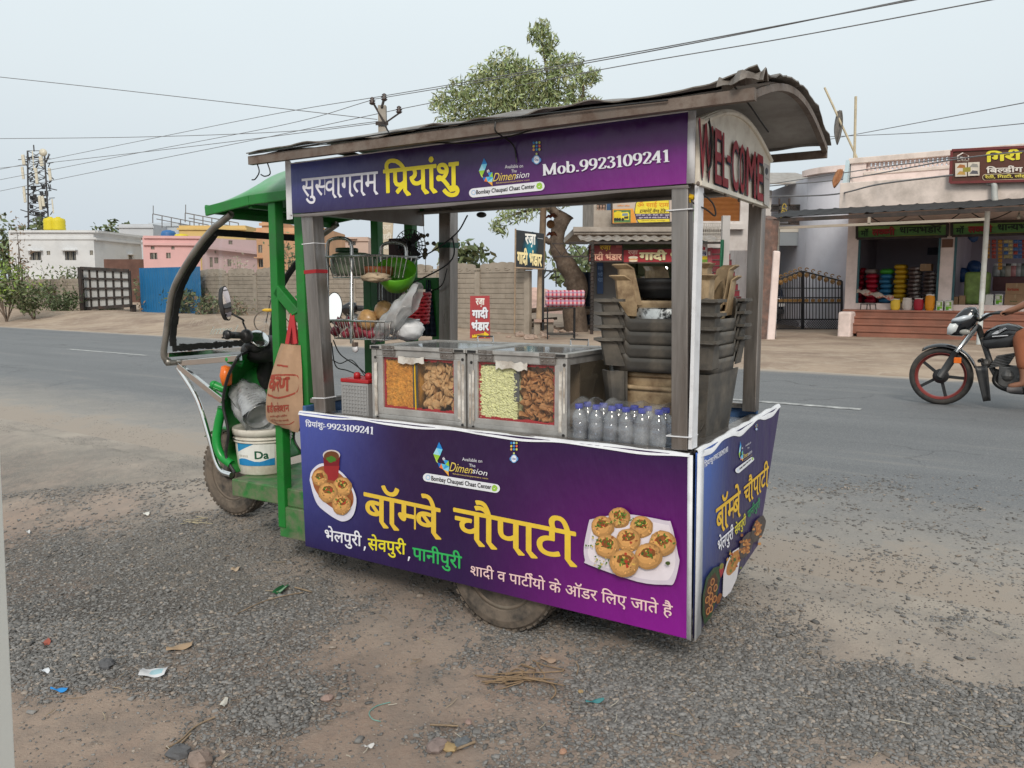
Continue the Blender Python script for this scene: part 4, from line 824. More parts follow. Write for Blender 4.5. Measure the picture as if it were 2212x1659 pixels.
def stone_mesh(name,parts,mats,label,cat):
 base=np.array([(-1,-.8,-.5),(1,-.7,-.5),(.9,.8,-.5),(-.8,1,-.5),(-.7,-.6,.5),(.8,-.5,.45),(.6,.7,.55),(-.6,.6,.4)]); fc=np.array(BOXF)
 V,F,C=[],[],[]; n0=0; r=np.random.default_rng(5)
 from_x=(gx,gy)
 for x,y,s in parts:
  k=len(x); xi=np.clip(np.searchsorted(gx,x)-1,0,len(gx)-2); yi=np.clip(np.searchsorted(gy,y)-1,0,len(gy)-2)
  fx=(x-gx[xi])/(gx[xi+1]-gx[xi]); fy=(y-gy[yi])/(gy[yi+1]-gy[yi])
  z=(GZ[yi,xi]*(1-fx)+GZ[yi,xi+1]*fx)*(1-fy)+(GZ[yi+1,xi]*(1-fx)+GZ[yi+1,xi+1]*fx)*fy
  nq=.5736*x+.8192*y; z=np.where(nq>3.42,np.maximum(z,.2+np.interp(nq,ys,zs)),z)
  b=base[None]*(1+r.uniform(-.28,.28,(k,8,3))); b=b*np.stack([np.ones(k),r.uniform(.55,.9,k),r.uniform(.3,.6,k)],1)[:,None]
  a=r.uniform(0,6.28,k); t=r.normal(0,.3,k); ca,sa,ct,st=np.cos(a),np.sin(a),np.cos(t),np.sin(t)
  bx,by,bz=b[...,0],b[...,1],b[...,2]; by,bz=by*ct[:,None]-bz*st[:,None],by*st[:,None]+bz*ct[:,None]
  bx,by=bx*ca[:,None]-by*sa[:,None],bx*sa[:,None]+by*ca[:,None]
  P=np.stack([bx,by,bz],-1)*(s/2)[:,None,None]+np.stack([x,y,z+s*.10],-1)[:,None]
  V.append(P.reshape(-1,3)); F.append((fc[None]+8*np.arange(k)[:,None,None]+n0).reshape(-1,4)); n0+=8*k; C.append(np.repeat(r.random(k),6))
 V,F,C=np.concatenate(V),np.concatenate(F),np.concatenate(C); me=bpy.data.meshes.new(name); me.vertices.add(len(V)); me.vertices.foreach_set('co',V.astype(np.float32).ravel())
 me.loops.add(len(F)*4); me.loops.foreach_set('vertex_index',F.astype(np.int32).ravel()); me.polygons.add(len(F)); me.polygons.foreach_set('loop_start',np.arange(0,len(F)*4,4,dtype=np.int32)); me.update(calc_edges=True)
 at_=me.attributes.new('Col','FLOAT_COLOR','FACE'); g=(.6+.8*C); hue=np.where(np.random.default_rng(8).random(len(C)//6).repeat(6)<.15,1,0)
 col=np.stack([g*(.172+.07*hue),g*(.165+.04*hue),g*(.158+.015*hue),np.ones_like(g)],1); at_.data.foreach_set('color',col.astype(np.float32).ravel()); me.materials.append(mats); me.validate()
 o=bpy.data.objects.new(name,me); COL.objects.link(o); tag(o,label,cat,kind='stuff'); return o
STONE=mat('crushed_stone',attr=True,var=.2,rough=.85,scale=60)
stone_mesh('gravel',[chips(30000,-3.4,.9,1.25,3.3,.008,.018,.12,.75,1),chips(34000,-5.5,3.4,1.8,5.2,.009,.020,.12,.75,2),chips(24000,.2,2.6,1.1,3.0,.008,.018,.1,.7,3),chips(26000,-2.8,2.6,1.0,3.6,.004,.011,-.6,1.1,4),chips(420,-2.4,2.2,1.15,3.6,.017,.030,-.2,.7,6),chips(9000,-6,4,3,5.2,.008,.018,-.25,.9,7),edge_chips(15000)],STONE,'loose dark crushed stone lying in patches on the roadside earth','gravel')
# ---------------- goods on and in the cart ----------------
ca=CF
def spread(o,pos,rot=None):o.location=pos; o.rotation_euler=rot or o.rotation_euler; return o
SEV=mat('fried_noodle',(.80,.38,.065),.75,0,var=.35,scale=60,dirt=(.60,.22,.02),damt=.45,dscale=14,bump=.9,bscale=170)
PUFF=mat('pale_puffs',(.74,.73,.40),.7,0,var=.25,scale=70,dirt=(.56,.58,.24),damt=.3,dscale=40)
PAINTCHIP=mat('chipped_white_paint',(.68,.65,.60),.6,0,var=.1,scale=9,dirt=(.24,.18,.13),damt=.5,dscale=16)
def case(x0,x1,label,win,seed):
 random.seed(seed); y0,y1,z0,z1=.055,.50,.862,1.172; b=.026
 t=thing('snack_case',label,'snack case',CF,((x0+x1)/2,(y0+y1)/2,z0),'snack cases on the counter')
 m=MB()
 for xx in(x0,x1-b):
  for yy in(y0,y1-b):m.box((xx,yy,z0),(xx+b,yy+b,z1-.016))
 for zz in(z0,z1-.016-b):
  for yy in(y0+.002,y1-b+.002):m.box((x0+b,yy,zz),(x1-b,yy+b-.004,zz+b))
  for xx in(x0+.002,x1-b+.002):m.box((xx,y0+b,zz),(xx+b-.004,y1-b,zz+b))
 wx0,wz1=win[0],win[3]
 m.box((x0+b,y0+.002,z0+b),(win[0],y0+.018,z1-.016-b)); m.box((win[1],y0+.002,z0+b),(x1-b,y0+.018,z1-.016-b)); m.box((win[0],y0+.002,win[3]),(win[1],y0+.018,z1-.016-b)); m.box((win[0],y0+.002,z0+b),(win[1],y0+.018,win[2]))
 m.box((x0+b,y0+b,z0+.002),(x1-b,y1-b,z0+.008)); m.build('case_frame',ALU,t,bevel=.002)
 m=MB(); m.box((x0+.03,y1-.02,z0+.02),(x1-.03,y1-.016,z1-.03)); m.box((x0+.03,.215,z0+.02),(x1-.03,.22,z1-.05)); m.build('liner',mat('case_liner',(.18,.13,.085),.7),t)
 m=MB(); L_=.03
 m.box((x0-.004,y0-.006,z1-.015),(x1+.004,y0+L_,z1)); m.box((x0-.004,y1-L_,z1-.015),(x1+.004,y1+.006,z1)); m.box((x0-.004,y0+L_,z1-.015),(x0+L_,y1-L_,z1)); m.box((x1-L_,y0+L_,z1-.015),(x1+.004,y1-L_,z1)); m.build('lid_frame',ALU,t,bevel=.002)
 m=MB(); m.box((x0+L_,y0+L_,z1-.009),(x1-L_,y1-L_,z1-.005)); m.build('lid_glass',glassy('milky_lid',(.93,.95,.94),.72,.05,.3),t)
 m=MB(); m.quad((win[0],y0+.012,win[2]),(win[1],y0+.012,win[2]),(win[1],y0+.012,win[3]),(win[0],y0+.012,win[3])); m.build('front_pane',GLASS,t)
 for xx in(x0+.0015,x1-.0015):m=MB(); m.quad((xx,y0+b,z0+b),(xx,y1-b,z0+b),(xx,y1-b,z1-.04),(xx,y0+b,z1-.04)); m.build('side_pane',GLASS,t)
 m=MB()
 a_,b_,c_,d_=win; w=lambda:.006+random.uniform(0,.006)
 for(p,q,ax)in(((a_,c_),(b_,c_),1),((a_,d_),(b_,d_),-1)):
  for i in range(24):u0,u1=lerp(p,q,i/24),lerp(p,q,(i+1)/24); h=w(); m.box((u0[0],y0+.0125,min(c_,d_)if ax>0 else d_-h),(u1[0],y0+.0135,c_+h if ax>0 else d_))
 for(xx,ax)in((a_,1),(b_,-1)):
  for i in range(18):u0,u1=c_+(d_-c_)*i/18,c_+(d_-c_)*(i+1)/18; h=w(); m.box((xx if ax>0 else xx-h,y0+.0138,u0),(xx+h if ax>0 else xx,y0+.0146,u1))
 m.build('red_tape_border',mat('case_red_tape',(.40,.012,.02),.45),t)
 for f in(.2,.82):
  m=MB(); xc=x0+(x1-x0)*f; m.box((xc-.032,y0-.0095,z1-.014),(xc+.032,y0-.0065,z1+.001)); m.box((xc-.032,y0-.004,z1-.040),(xc+.032,y0-.0005,z1-.017)); m.tube([(xc-.032,y0-.008,z1-.0155),(xc+.032,y0-.008,z1-.0155)],.003,6)
  for dx in(-.022,0,.022):m.ball((xc+dx,y0-.004,z1-.029),.004,8,5); m.ball((xc+dx,y0-.0095,z1-.007),.0035,8,5)
  m.build('hinge',STEEL,t)
 m=MB()
 for(u0,u1,v0,v1)in((.03,.065,.05,.82),(.925,.955,.1,.9),(.965,.99,.06,.86),(.30,.58,.80,.92))if seed==1 else((.018,.04,.05,.75),(.05,.075,.1,.8),(.925,.955,.06,.85),(.3,.62,.80,.93),(.965,.985,.3,.9)):
  n=10; e_=[(x0+(x1-x0)*(u0+(u1-u0)*i/n),z0+.296*(v1+random.uniform(-.03,.0)))for i in range(n+1)]+[(x0+(x1-x0)*(u1+random.uniform(-.004,.002)),z0+.296*(v1+(v0-v1)*i/8))for i in range(1,8)]+[(x0+(x1-x0)*(u1+(u0-u1)*i/n),z0+.296*(v0+random.uniform(0,.04)))for i in range(n+1)]
  m.poly([(p[0],y0-.0012,p[1])for p in e_])
 m.build('peeling_paint',PAINTCHIP,t)
 m=MB()
 for u,v in((.045,.9),(.06,.04),(.975,.93),(.97,.05)):m.lathe([(.006,0),(.006,.001)],(x0+(x1-x0)*u,y0-.001,z0+.29*v),(0,-1,0),10)
 for u in(.01,.90):m.box((x0+(x1-x0)*u,y0-.008,z1-.012),(x0+(x1-x0)*(u+.09),y0-.0058,z1-.002))
 m.build('bolt_hole',BLACK,t)
 m=MB(); xc=(x0+x1)/2+.05; m.tube([(xc-.04,y1-.02,z1),(xc-.04,y1-.02,z1+.024),(xc+.04,y1-.02,z1+.024),(xc+.04,y1-.02,z1)],.004,6); m.build('lid_handle',CHROME,t)
 return t
W3c=crop(820,820,3.568)
def win(X0,Y0,X1,Y1):
 p,q=cx(*W3c(X0,Y0),y=.067),cx(*W3c(X1,Y1),y=.067); r,s_=cx(*W3c(X0,Y1-70),y=.067),cx(*W3c(X1,Y0+30),y=.067); return(p[0],q[0],(r[2]+q[2])/2,(p[2]+s_[2])/2)
wa,wb_=win(500,258,1135,770),win(1345,300,2030,870)
case(-1.385,-.915,'aluminium case of yellow fried noodles and round puris nearest the driver',wa,1)
case(-.905,-.475,'aluminium case of pale puffs and curled chips beside the water bottles',wb_,2)
def heap(name,x0,x1,z0,z1,mt,label,cat,grain,n):
 m=MB(); nx_,nz_=int((x1-x0)/.004),int((z1-z0)/.004)
 m.grid(lambda u,v:(x0+(x1-x0)*u,.0745+.006*random.random()+.03*max(0,v-.93)/.07,z0+(z1-z0)*v+.012*(v>.5)*math.sin(u*9+1)),nx_,nz_)
 m.box((x0+.001,.10,z0),(x1-.001,.20,z1-.02))
 for _ in range(n):
  p=np.array((random.uniform(x0,x1),random.uniform(.0712,.076),random.uniform(z0,z1-.004)))
  if grain=='sev':
   a_=random.uniform(0,3.14); d=np.array((math.cos(a_),0,math.sin(a_)))*random.uniform(.004,.010); m.tube([p-d,p+d*.1+np.array((0,-.0015,.001)),p+d],.0011,4,cap=False)
  else:m.ball(p,np.array((.0062,.0042,.0042))*random.uniform(.8,1.15),7,5)
 o=m.build(name,mt,fr=CF,at=((x0+x1)/2,.1,z0),smooth=True); tag(o,label,cat,kind='stuff'); return o
xm=wa[0]+(wa[1]-wa[0])*.42; heap('fried_noodles',wa[0]+.004,xm,wa[2],wa[3]-.012,SEV,'heap of thin yellow fried noodles behind the glass','snack','sev',3200)
xm2=wb_[0]+(wb_[1]-wb_[0])*.50; heap('puffed_snacks',wb_[0]+.004,xm2,wb_[2],wb_[3]-.014,PUFF,'heap of pale yellow puffed grains behind the glass','snack','puff',2600)
m=MB(); m.box((xm-.003,.069,wa[2]),(xm+.022,.0705,wa[3])); o=m.build('divider_packet',mat('dark_packet',(.05,.055,.06),.25,0,var=.4,scale=14),fr=CF); tag(o,'dark glossy packet wedged upright between noodles and puris','packet')
m=MB(); m.tube([(xm+.012,.0682,wa[2]+.002),(xm+.009,.068,(wa[2]+wa[3])/2),(xm+.008,.068,wa[3])],.0035,6); o=m.build('yellow_straw',mat('yellow_plastic',(.70,.42,.01),.4),fr=CF); tag(o,'yellow stick standing in front of the dark packet','stick')
m=MB(); zc=wb_[2]; m.box((xm2-.012,.0688,zc+.075),(xm2+.012,.0705,wb_[3]-.03)); o=m.build('divider_card',mat('grey_card',(.10,.105,.11),.4),fr=CF); tag(o,'dark grey card slid between puffs and curled chips','card')
PURI=mat('fried_puri',(.60,.36,.165),.6,0,var=.3,scale=45,dirt=(.38,.17,.055),damt=.4,dscale=60,bump=.3)
CHIP=mat('fried_chip',(.48,.22,.08),.6,0,var=.35,scale=50,dirt=(.32,.11,.03),damt=.35,dscale=50,bump=.3)
def puri_bm():
 m=MB(); m.lathe([(0,.0035),(.012,.004),(.0205,.001),(.0235,-.003),(.0225,-.006),(.012,-.001),(0,-.002)],n=14); return m
def chip_bm():
 m=MB(); m.grid(lambda u,v:((u-.5)*.044,(v-.5)*.032*(1-.4*u),.012*math.cos(u*3.3)+.006*math.sin(v*4+u*2)),6,5); return m
def scatter_copies(bm,name,mt,label,cat,group,n,x0,x1,z0,z1,seed,solid=0,ks=1,tilt=30):
 random.seed(seed); p0=None
 for i in range(n):
  z=z0+(z1-z0)*(i/n)**.85; p=CF.wld((random.uniform(x0,x1),random.choice((.093,.10,.112,.13))+random.uniform(-.004,.006),z))
  if p0 is None:o=p0=bm.build(name,mt,fr=CF,at=(0,0,0),smooth=True,solid=solid); tag(o,label,cat,group)
  else:o=p0.copy(); COL.objects.link(o)
  o.location=p; o.rotation_euler=(rad(random.gauss(78,tilt)),rad(random.gauss(0,tilt)),CF.rz+rad(random.gauss(0,45))); s_=random.uniform(.85,1.12); s_*=ks; o.scale=(s_,s_,s_)
scatter_copies(puri_bm(),'flat_puri',PURI,'flat round golden puri heaped behind the case glass','puri','round puris in the case',190,xm+.036,wa[1]-.02,wa[2]+.01,wa[3]-.022,4,ks=.76,tilt=24)
scatter_copies(chip_bm(),'curled_chip',CHIP,'curled brown fried chip heaped behind the case glass','chip','curled chips in the case',190,xm2+.018,wb_[1]-.02,wb_[2]+.008,wb_[3]-.03,5,.0022,.86)
random.seed(21)
t=thing('battery','grey ribbed battery with a red lid beside the first snack case','battery',CF,(-1.50,.13,.862))
m=MB(); m.box((-1.575,.075,.862),(-1.425,.195,1.005))
for i in range(9):m.box((-1.567+i*.0165,.0715,.868),(-1.5635+i*.0165,.0748,.995))
for i in range(9):m.box((-1.566,.0718,.870+i*.0155),(-1.4315,.0745,.8735+i*.0155))
m.build('battery_case',mat('grey_plastic',(.33,.33,.33),.5,0,var=.1,scale=12,dirt=(.16,.14,.12),damt=.3),t)
m=MB(); m.box((-1.578,.072,1.0055),(-1.422,.198,1.022)); m.build('battery_lid',RED,t,bevel=.004)
for xx in(-1.515,-1.45):m=MB(); m.lathe([(.015,0),(.015,.02),(.008,.026),(0,.026)],(xx,.11,1.022),n=12); m.build('terminal',RED,t,smooth=True)
CAP=mat('blue_cap',(.05,.06,.36),.4,0,var=.1); WATER=glassy('bottled_water',(.72,.76,.84),.78,.04,.25,6)
bt=thing('water_bottle','small clear water bottle with blue cap in the film-wrapped pack','water bottle',CF,(0,0,0),'bottles in the shrink-wrapped pack')
m=MB(); m.lathe([(.0,.0),(.024,0),(.0275,.006),(.0275,.022),(.0258,.030),(.0275,.038),(.0275,.060),(.0255,.068),(.0275,.076),(.027,.088),(.020,.106),(.0125,.114),(.0125,.119)],n=20); m.build('bottle_body',WATER,bt,smooth=True)
m=MB(); m.lathe([(.0255,.004),(.0262,.05),(.0255,.08),(.0,.08)],n=16); m.build('water',glassy('water_fill',(.62,.68,.78),.70,.05,.2,5),bt,smooth=True)
m=MB(); m.lathe([(.0145,.116),(.0148,.118),(.0148,.130),(.0135,.133),(0,.133)],n=18); m.build('bottle_cap',CAP,bt,smooth=True)
k=0
for r in range(2):
 for i in range(6):
  o=bt if k==0 else copy_tree(bt); k+=1
  o.location=CF.wld((-.435+i*.0585+.004*r,.088+r*.058,.8605)); o.rotation_euler=(rad(random.gauss(0,2)),rad(random.gauss(0,2)),random.uniform(0,6))
m=MB()
def film(u,v):
 x=-.47+.37*u; s_=v*3
 w=.006*math.sin(u*40)+.004*math.sin(u*23+v*9)
 if s_<1:return(x,.056+.004*math.sin(u*38)+.006*math.sin(s_*7+u*5),.872+.11*s_)
 if s_<2:return(x,.056+.13*(s_-1),.982+.022*math.sin((s_-1)*math.pi)+.010*abs(math.sin(u*19.0))+w)
 return(x,.186+.004*math.sin(u*30),.99-.11*(s_-2))
m.grid(film,60,24); o=m.build('shrink_wrap',FILM,fr=CF,at=(-.285,.12,.862),smooth=True); tag(o,'crinkled clear film wrapped over the water bottles','plastic film')
DARK=mat('dark_grey_plastic',(.062,.058,.052),.55,0,var=.28,scale=7,dirt=(.17,.145,.115),damt=.42,dscale=9,bump=.08)
BEIGE=mat('stained_beige_plastic',(.42,.31,.185),.6,0,var=.2,scale=9,dirt=(.13,.075,.04),damt=.5,dscale=13,bump=.1)
def chair(label,mt,cx_,cy_,z,w,d,leg_h,back,group,skirt=.05,lip=.045):
 t=thing('plastic_chair',label,'chair',CF,(cx_,cy_,z),group)
 hw,hd=w/2,d/2
 def ring(a_,k=0):
  c,s_=math.cos(a_),math.sin(a_); p=5.; r=(abs(c)**p+abs(s_)**p)**(-1/p); return np.array(((hw-.035+k)*r*c,(hd-.02+k)*r*s_))
 def top(a_):
  q=abs(math.sin(2*a_)); return skirt+.075*max(0,(q-.80)/.2)**1.5
 m=MB(); N_=96
 m.grid(lambda u,v:(lambda p:(cx_+p[0],cy_+p[1],z+top(2*math.pi*u)*v))(ring(2*math.pi*u,-.008*(1-v))),N_,4,wrapu=True)
 m.grid(lambda u,v:(lambda p:(cx_+p[0]*v,cy_+p[1]*v,z+.004))(ring(2*math.pi*u,-.008)),N_,4,wrapu=True); m.build('seat',mt,t,smooth=True,solid=.006)
 for sx_ in(-1,1):
  for sy_ in(-1,1):
   m=MB()
   def pt(u,v):
    e_=v; o=.012*v+(.016 if v>.985 else 0); lw=.085-.02*v
    q=np.array((-lw,0))if u<.25 else np.array((0,0))if u<.75 else np.array((0,-lw))
    if .25<=u<=.75:q=np.array((-.012*(1-(u-.25)*2),-.012*((u-.25)*2)))
    return(cx_+sx_*(hw-.035+o+q[0]),cy_+sy_*(hd-.02+o+q[1]),z+.02+(leg_h-.02)*v)
   m.grid(pt,9,10)
   lx,ly=cx_+sx_*(hw-.02),cy_+sy_*(hd-.008); m.prism([(lx+sx_*.012,ly-sy_*.09,z+leg_h),(lx+sx_*.012,ly+sy_*.014,z+leg_h),(lx-sx_*.10,ly+sy_*.014,z+leg_h),(lx-sx_*.10,ly-sy_*.004,z+leg_h),(lx-sx_*.012,ly-sy_*.012,z+leg_h),(lx-sx_*.014,ly-sy_*.09,z+leg_h)],(0,0,.007))if back is not None else 0
   m.build('leg',mt,t,smooth=False,solid=.005)
 if back:
  m=MB(); H_=back
  m.grid(lambda u,v:(cx_+hw-.045-.02*v,cy_-(hd-.03)*(1-.25*v)*(1-2*u),z-H_*v),10,12); m.grid(lambda u,v:(cx_+hw-.11+.065*u-.02*v,cy_-(hd-.03)*(1-.25*v)+.004,z-H_*v),6,12)
  for i in range(5):
   zz=z-H_*(.25+.15*i); m.obox((cx_+hw-.052-.02*(.25+.15*i),cy_-.02,zz),(.006,0,.012),(0,hd*.62,-.016),(.002,0,.004))
  m.build('backrest',mt,t,solid=.006)
  for sy_ in(-1,1):
   m=MB(); m.grid(lambda u,v:(cx_-hw+.025+.10*max(0,1.25*u-.25)*(1-.35*v)+.035*v,cy_+sy_*(hd-.02-.012*v-(.05*(.2-u)/.2 if u<.2 else 0)-.012*math.sin(u*9)),z-H_*v),12,8); m.build('arm',mt,t,solid=.008)
 return t
GRP='nested dark grey chairs'
for i,nm in enumerate(('lowest','second lowest','second highest','topmost')):
 chair(f'dark grey plastic chair turned upside down, {nm} of its nested four',DARK,-.205,.40,1.105+i*.047,.47,.42,.112,.235 if i==0 else 0,GRP)
for i,nm in enumerate(('lower','upper')):
 chair(f'stained beige plastic chair upside down on the dark stack, {nm} of two',BEIGE,-.205,.41,1.285+i*.04,.40-.02*i,.36,.165-.0*i,None,'beige chairs on top',.035)
def rtub(name,label,cat,mt,c,w,d,z0,z1,tap,rim=.008,n=64):
 m=MB()
 def P(u,v):
  a_=2*math.pi*u; p=4.; cc,ss=math.cos(a_),math.sin(a_); r=(abs(cc)**p+abs(ss)**p)**(-1/p); k=1-tap*(1-v)
  return(c[0]+w/2*k*r*cc,c[1]+d/2*k*r*ss,z0+(z1-z0)*v)
 m.grid(P,n,6,wrapu=True); m.poly([P(i/n,0)for i in range(n)]); m.tube([P(i/n,1)for i in range(n)],rim,6,closed=True)
 o=m.build(name,mt,fr=CF,at=(c[0],c[1],z0),smooth=True,solid=.004); return tag(o,label,cat)
rtub('beige_tub','stained beige plastic tub under the dark chairs, outer of two','tub',BEIGE,(-.222,.40),.325,.33,.93,1.045,.12)
rtub('beige_tub','stained beige plastic tub nested inside the outer one under the dark chairs','tub',BEIGE,(-.222,.40),.305,.31,.965,1.092,.12)
m=MB(); c=(-.205,.41); m.lathe([(.0,1.325),(.145,1.325),(.15,1.345),(.162,1.352),(.167,1.362),(.165,1.372),(.172,1.378),(.175,1.392),(.168,1.398),(.155,1.392),(.14,1.36),(0,1.355)],(c[0]+.01,c[1]-.09,.052),(-.05,.10,1),40); o=m.build('basin',BLACK,fr=CF,smooth=True); tag(o,'black plastic basin lying on the upturned beige chairs','basin')
m=MB(); m.lathe([(.0,1.245),(.150,1.245),(.158,1.26),(.160,1.33),(.155,1.335),(0,1.335)],(c[0],c[1]-.03,0),(0,0,1),40); o=m.build('pot',mat('scuffed_steel_pot',(.62,.62,.60),.35,.8,var=.2,scale=12,mottle=((.02,.02,.02),16)),fr=CF,smooth=True); tag(o,'scuffed silver pot held inside the beige chairs','pot')
rk=thing('basket_rack','two-tier steel wire basket rack behind the near left post','basket rack',CF,(-1.5,.3,.95))
W5=crop(800,520,4.6075); b5=lambda X,Y,y:cx(*W5(X,Y),y=y)
def hoop(xa,xb,top,bot,y):
 m=MB(); pa,pb,pc,pd=b5(xa,bot,y),b5(xa,top+110,y),b5(xb,top+110,y),b5(xb,bot,y); pm=b5((xa+xb)/2,top,y); q1,q2=b5(xa+25,top+30,y),b5(xb-25,top+30,y)
 m.tube([pa]+curve_pts([pb,q1,pm,q2,pc],5)+[pd],.008,8); return m.build('hoop',STEELB,rk,smooth=True)
hoop(85,365,345,1560,.22); hoop(700,995,395,1060,.40)
def wbasket(x0,x1,y0,y1,z0,z1,tap,name):
 m=MB(); r=.0022
 rim=[(x0,y0,z1),(x1,y0,z1),(x1,y1,z1),(x0,y1,z1)]; bot=[(x0+tap,y0+tap,z0),(x1-tap,y0+tap,z0),(x1-tap,y1-tap,z0),(x0+tap,y1-tap,z0)]
 m.tube(rim,.0055,6,closed=True); m.tube(bot,.0035,6,closed=True)
 for k in range(4):
  n=12 if k%2==0 else 7
  for i in range(n+1):m.tube([lerp(rim[k],rim[(k+1)%4],i/n),lerp(bot[k],bot[(k+1)%4],i/n)],r,5,cap=False)
 for i in range(1,9):m.tube([lerp(bot[0],bot[1],i/9),lerp(bot[3],bot[2],i/9)],r,5,cap=False)
 return m.build(name,STEELB,rk)
zt_,zb_=b5(600,555,.25)[2],b5(600,800,.25)[2]; xl,xr=b5(110,560,.22)[0],b5(1010,590,.3)[0]
wbasket(xl,xr-.06,.20,.44,zb_,zt_,.02,'upper_basket'); zt2,zb2=b5(600,1300,.25)[2],b5(600,1510,.25)[2]; wbasket(xl,xr-.05,.20,.44,zb2,zt2,.02,'lower_basket')
m=MB(); p=b5(405,1625,.22); m.lathe([(.0,-.007),(.014,-.007),(.016,0),(.014,.007),(0,.007)],p,(0,1,0),16); m.build('caster',VINYL,rk,smooth=True)
m=MB(); m.bar(p+(0,0,.012),p+(0,0,.03),.02,.02); m.build('caster_fork',ANGLE,rk)
xs0,w_=xl,xr-xl
def lump(name,label,cat,c,r,mt,jit=.06,n=18,group=None,solid=0,seed=None):
 if seed:random.seed(seed)
 m=MB(); m.ball((0,0,0),r,n,n*2//3,jit); m.v=[tuple(np.array(v)+np.array(c))for v in m.v]
 o=m.build(name,mt,fr=CF,at=(c[0],c[1],c[2]-r[2]if hasattr(r,'__len__')else c[2]-r),smooth=True,weld=True); return tag(o,label,cat,group)
m=MB(); c=b5(370,650,.32); m.lathe([(.0,-.052),(.08,-.052),(.095,-.03),(.098,.02),(.088,.045),(.06,.052),(0,.055)],c,(0,0,1),24,(1.1,.9)); TUBG=o=m.build('plastic_tub',mat('cloudy_green_plastic',(.19,.26,.17),.35,0,var=.2,scale=10,dirt=(.30,.33,.26),damt=.4),fr=CF,smooth=True); tag(o,'cloudy green plastic tub lying in the upper wire basket','tub')
m=MB(); m.lathe([(.05,.055),(.052,.058),(.052,.072),(.045,.075),(0,.075)],c+(-.03,0,0),(0,0,1),20); m.build('lid',mat('dark_green_lid',(.03,.09,.04),.4),TUBG,smooth=True)
m=MB(); c=b5(680,720,.30); m.lathe([(.03,-.04),(.06,-.02),(.066,.015),(.062,.018),(.05,-.01),(0,-.03)],c,(0,-.25,1),24); o=m.build('clay_bowl',mat('terracotta',(.33,.105,.045),.6,0,var=.25,scale=14),fr=CF,smooth=True); tag(o,'brown clay bowl beside the green tub in the upper basket','bowl')
lump('cloth','crumpled dirty cream cloth under the clay bowl in the upper basket','cloth',b5(640,800,.22),(.07,.05,.02),mat('dirty_cream_cloth',(.42,.33,.23),.9,0,var=.3,scale=15),.22,20)
m=MB(); c=b5(900,770,.32); m.lathe([(.024,-.058),(.055,-.045),(.08,.0),(.09,.045),(.086,.048),(.07,.0),(.046,-.036),(0,-.046)],c-(.01,0,.012),(.35,-.45,.75),30); o=m.build('green_bowl',mat('lime_plastic',(.10,.36,.015),.35,0,var=.12),fr=CF,smooth=True); tag(o,'lime green plastic bowl tilted out of the upper basket','bowl')
ON=mat('red_onion',(.27,.022,.055),.3,0,var=.35,scale=14,dirt=(.36,.12,.10),damt=.35,dscale=20,stretch=(3,3,.6))
t0_=None
for(X,Y,r,y)in((300,1455,.026,.26),(420,1440,.033,.28),(590,1460,.029,.25),(400,1370,.028,.33),(480,1375,.03,.36),(240,1330,.03,.36),(350,1330,.03,.40),(520,1440,.026,.34),(700,1480,.024,.36),(180,1420,.028,.4)):
 c=b5(X,Y,y); m=MB(); m.lathe([(0,-r*.9),(r*.5,-r*.8),(r,-.05*r),(r*.72,r*.62),(r*.25,r*.85),(r*.08,r*1.15),(0,r*1.2)],c,(random.uniform(-.6,.6),random.uniform(-.6,.2),1),16); o=m.build('onion',ON,fr=CF,smooth=True); tag(o,'glossy red onion in the lower wire basket','onion','red onions')
PK=mat('biscuit_packet',(.52,.30,.12),.35,0,var=.45,scale=26,dirt=(.62,.48,.30),damt=.4)
for X,Y,y,lb in((545,1290,.34,'round packet of yellow noodles in clear film among the onions'),(740,1190,.38,'round packet of brown biscuits in clear film above the onions')):
 c=b5(X,Y,y); lump('snack_packet',lb,'packet',c,(.052,.04,.048),PK,.05,16)
m=MB(); p0,p1=b5(640,1450,.26),b5(1120,1020,.30)
def bagpt(u,v):
 c=lerp(p0,p1,u); w=.045+.035*math.sin(u*2.6); a_=2*math.pi*v; return c+np.array((.35*w*math.cos(a_)*1.1,.5*w*math.sin(a_),w*math.cos(a_)))+np.array((0,0,.006*math.sin(v*40+u*9)+.008*math.sin(u*17)))
m.grid(bagpt,22,26); o=m.build('plastic_bag',glassy('grey_polythene',(.85,.85,.83),.42,.25,.3,20),fr=CF,smooth=True); tag(o,'long crumpled grey polythene bag leaning out of the lower basket','plastic bag')
lump('white_bag','knotted white plastic bag lying against the lower basket','plastic bag',b5(1000,1400,.36),(.085,.06,.05),mat('white_polythene',(.66,.67,.69),.35,0,var=.1,scale=14,bump=.3,bscale=20),.09,22)
m=MB(); c=b5(1120,1150,.48);
for i in range(9):z=-.065+.016*i; m.tube([c+np.array(((.048+.012*i/9)*math.cos(a_),(.048+.012*i/9)*math.sin(a_),z+.003*math.sin(a_*9+i*3.1)))for a_ in np.linspace(0,2*math.pi,36,endpoint=False)],.0085,6,closed=True)
o=m.build('woven_basket',mat('red_weave',(.34,.012,.02),.45,0,var=.3,scale=60),fr=CF,smooth=True); tag(o,'small red woven basket behind the white bag','basket')
fn=thing('fan','black wire-cage table fan clamped behind the basket rack','fan',CF,b5(1050,560,.62)); fc=b5(1045,430,.62); R_=.075; nrm=unit((.75,-.55,.05)); u_,w__=perp(nrm)
m=MB()
for i in range(20):a_=2*math.pi*i/20; d=math.cos(a_)*u_+math.sin(a_)*w__; m.tube([fc+nrm*.028+d*.012,fc+nrm*.024+d*.05,fc+d*R_,fc-nrm*.022+d*.05,fc-nrm*.026+d*.014],.0018,4,cap=False)
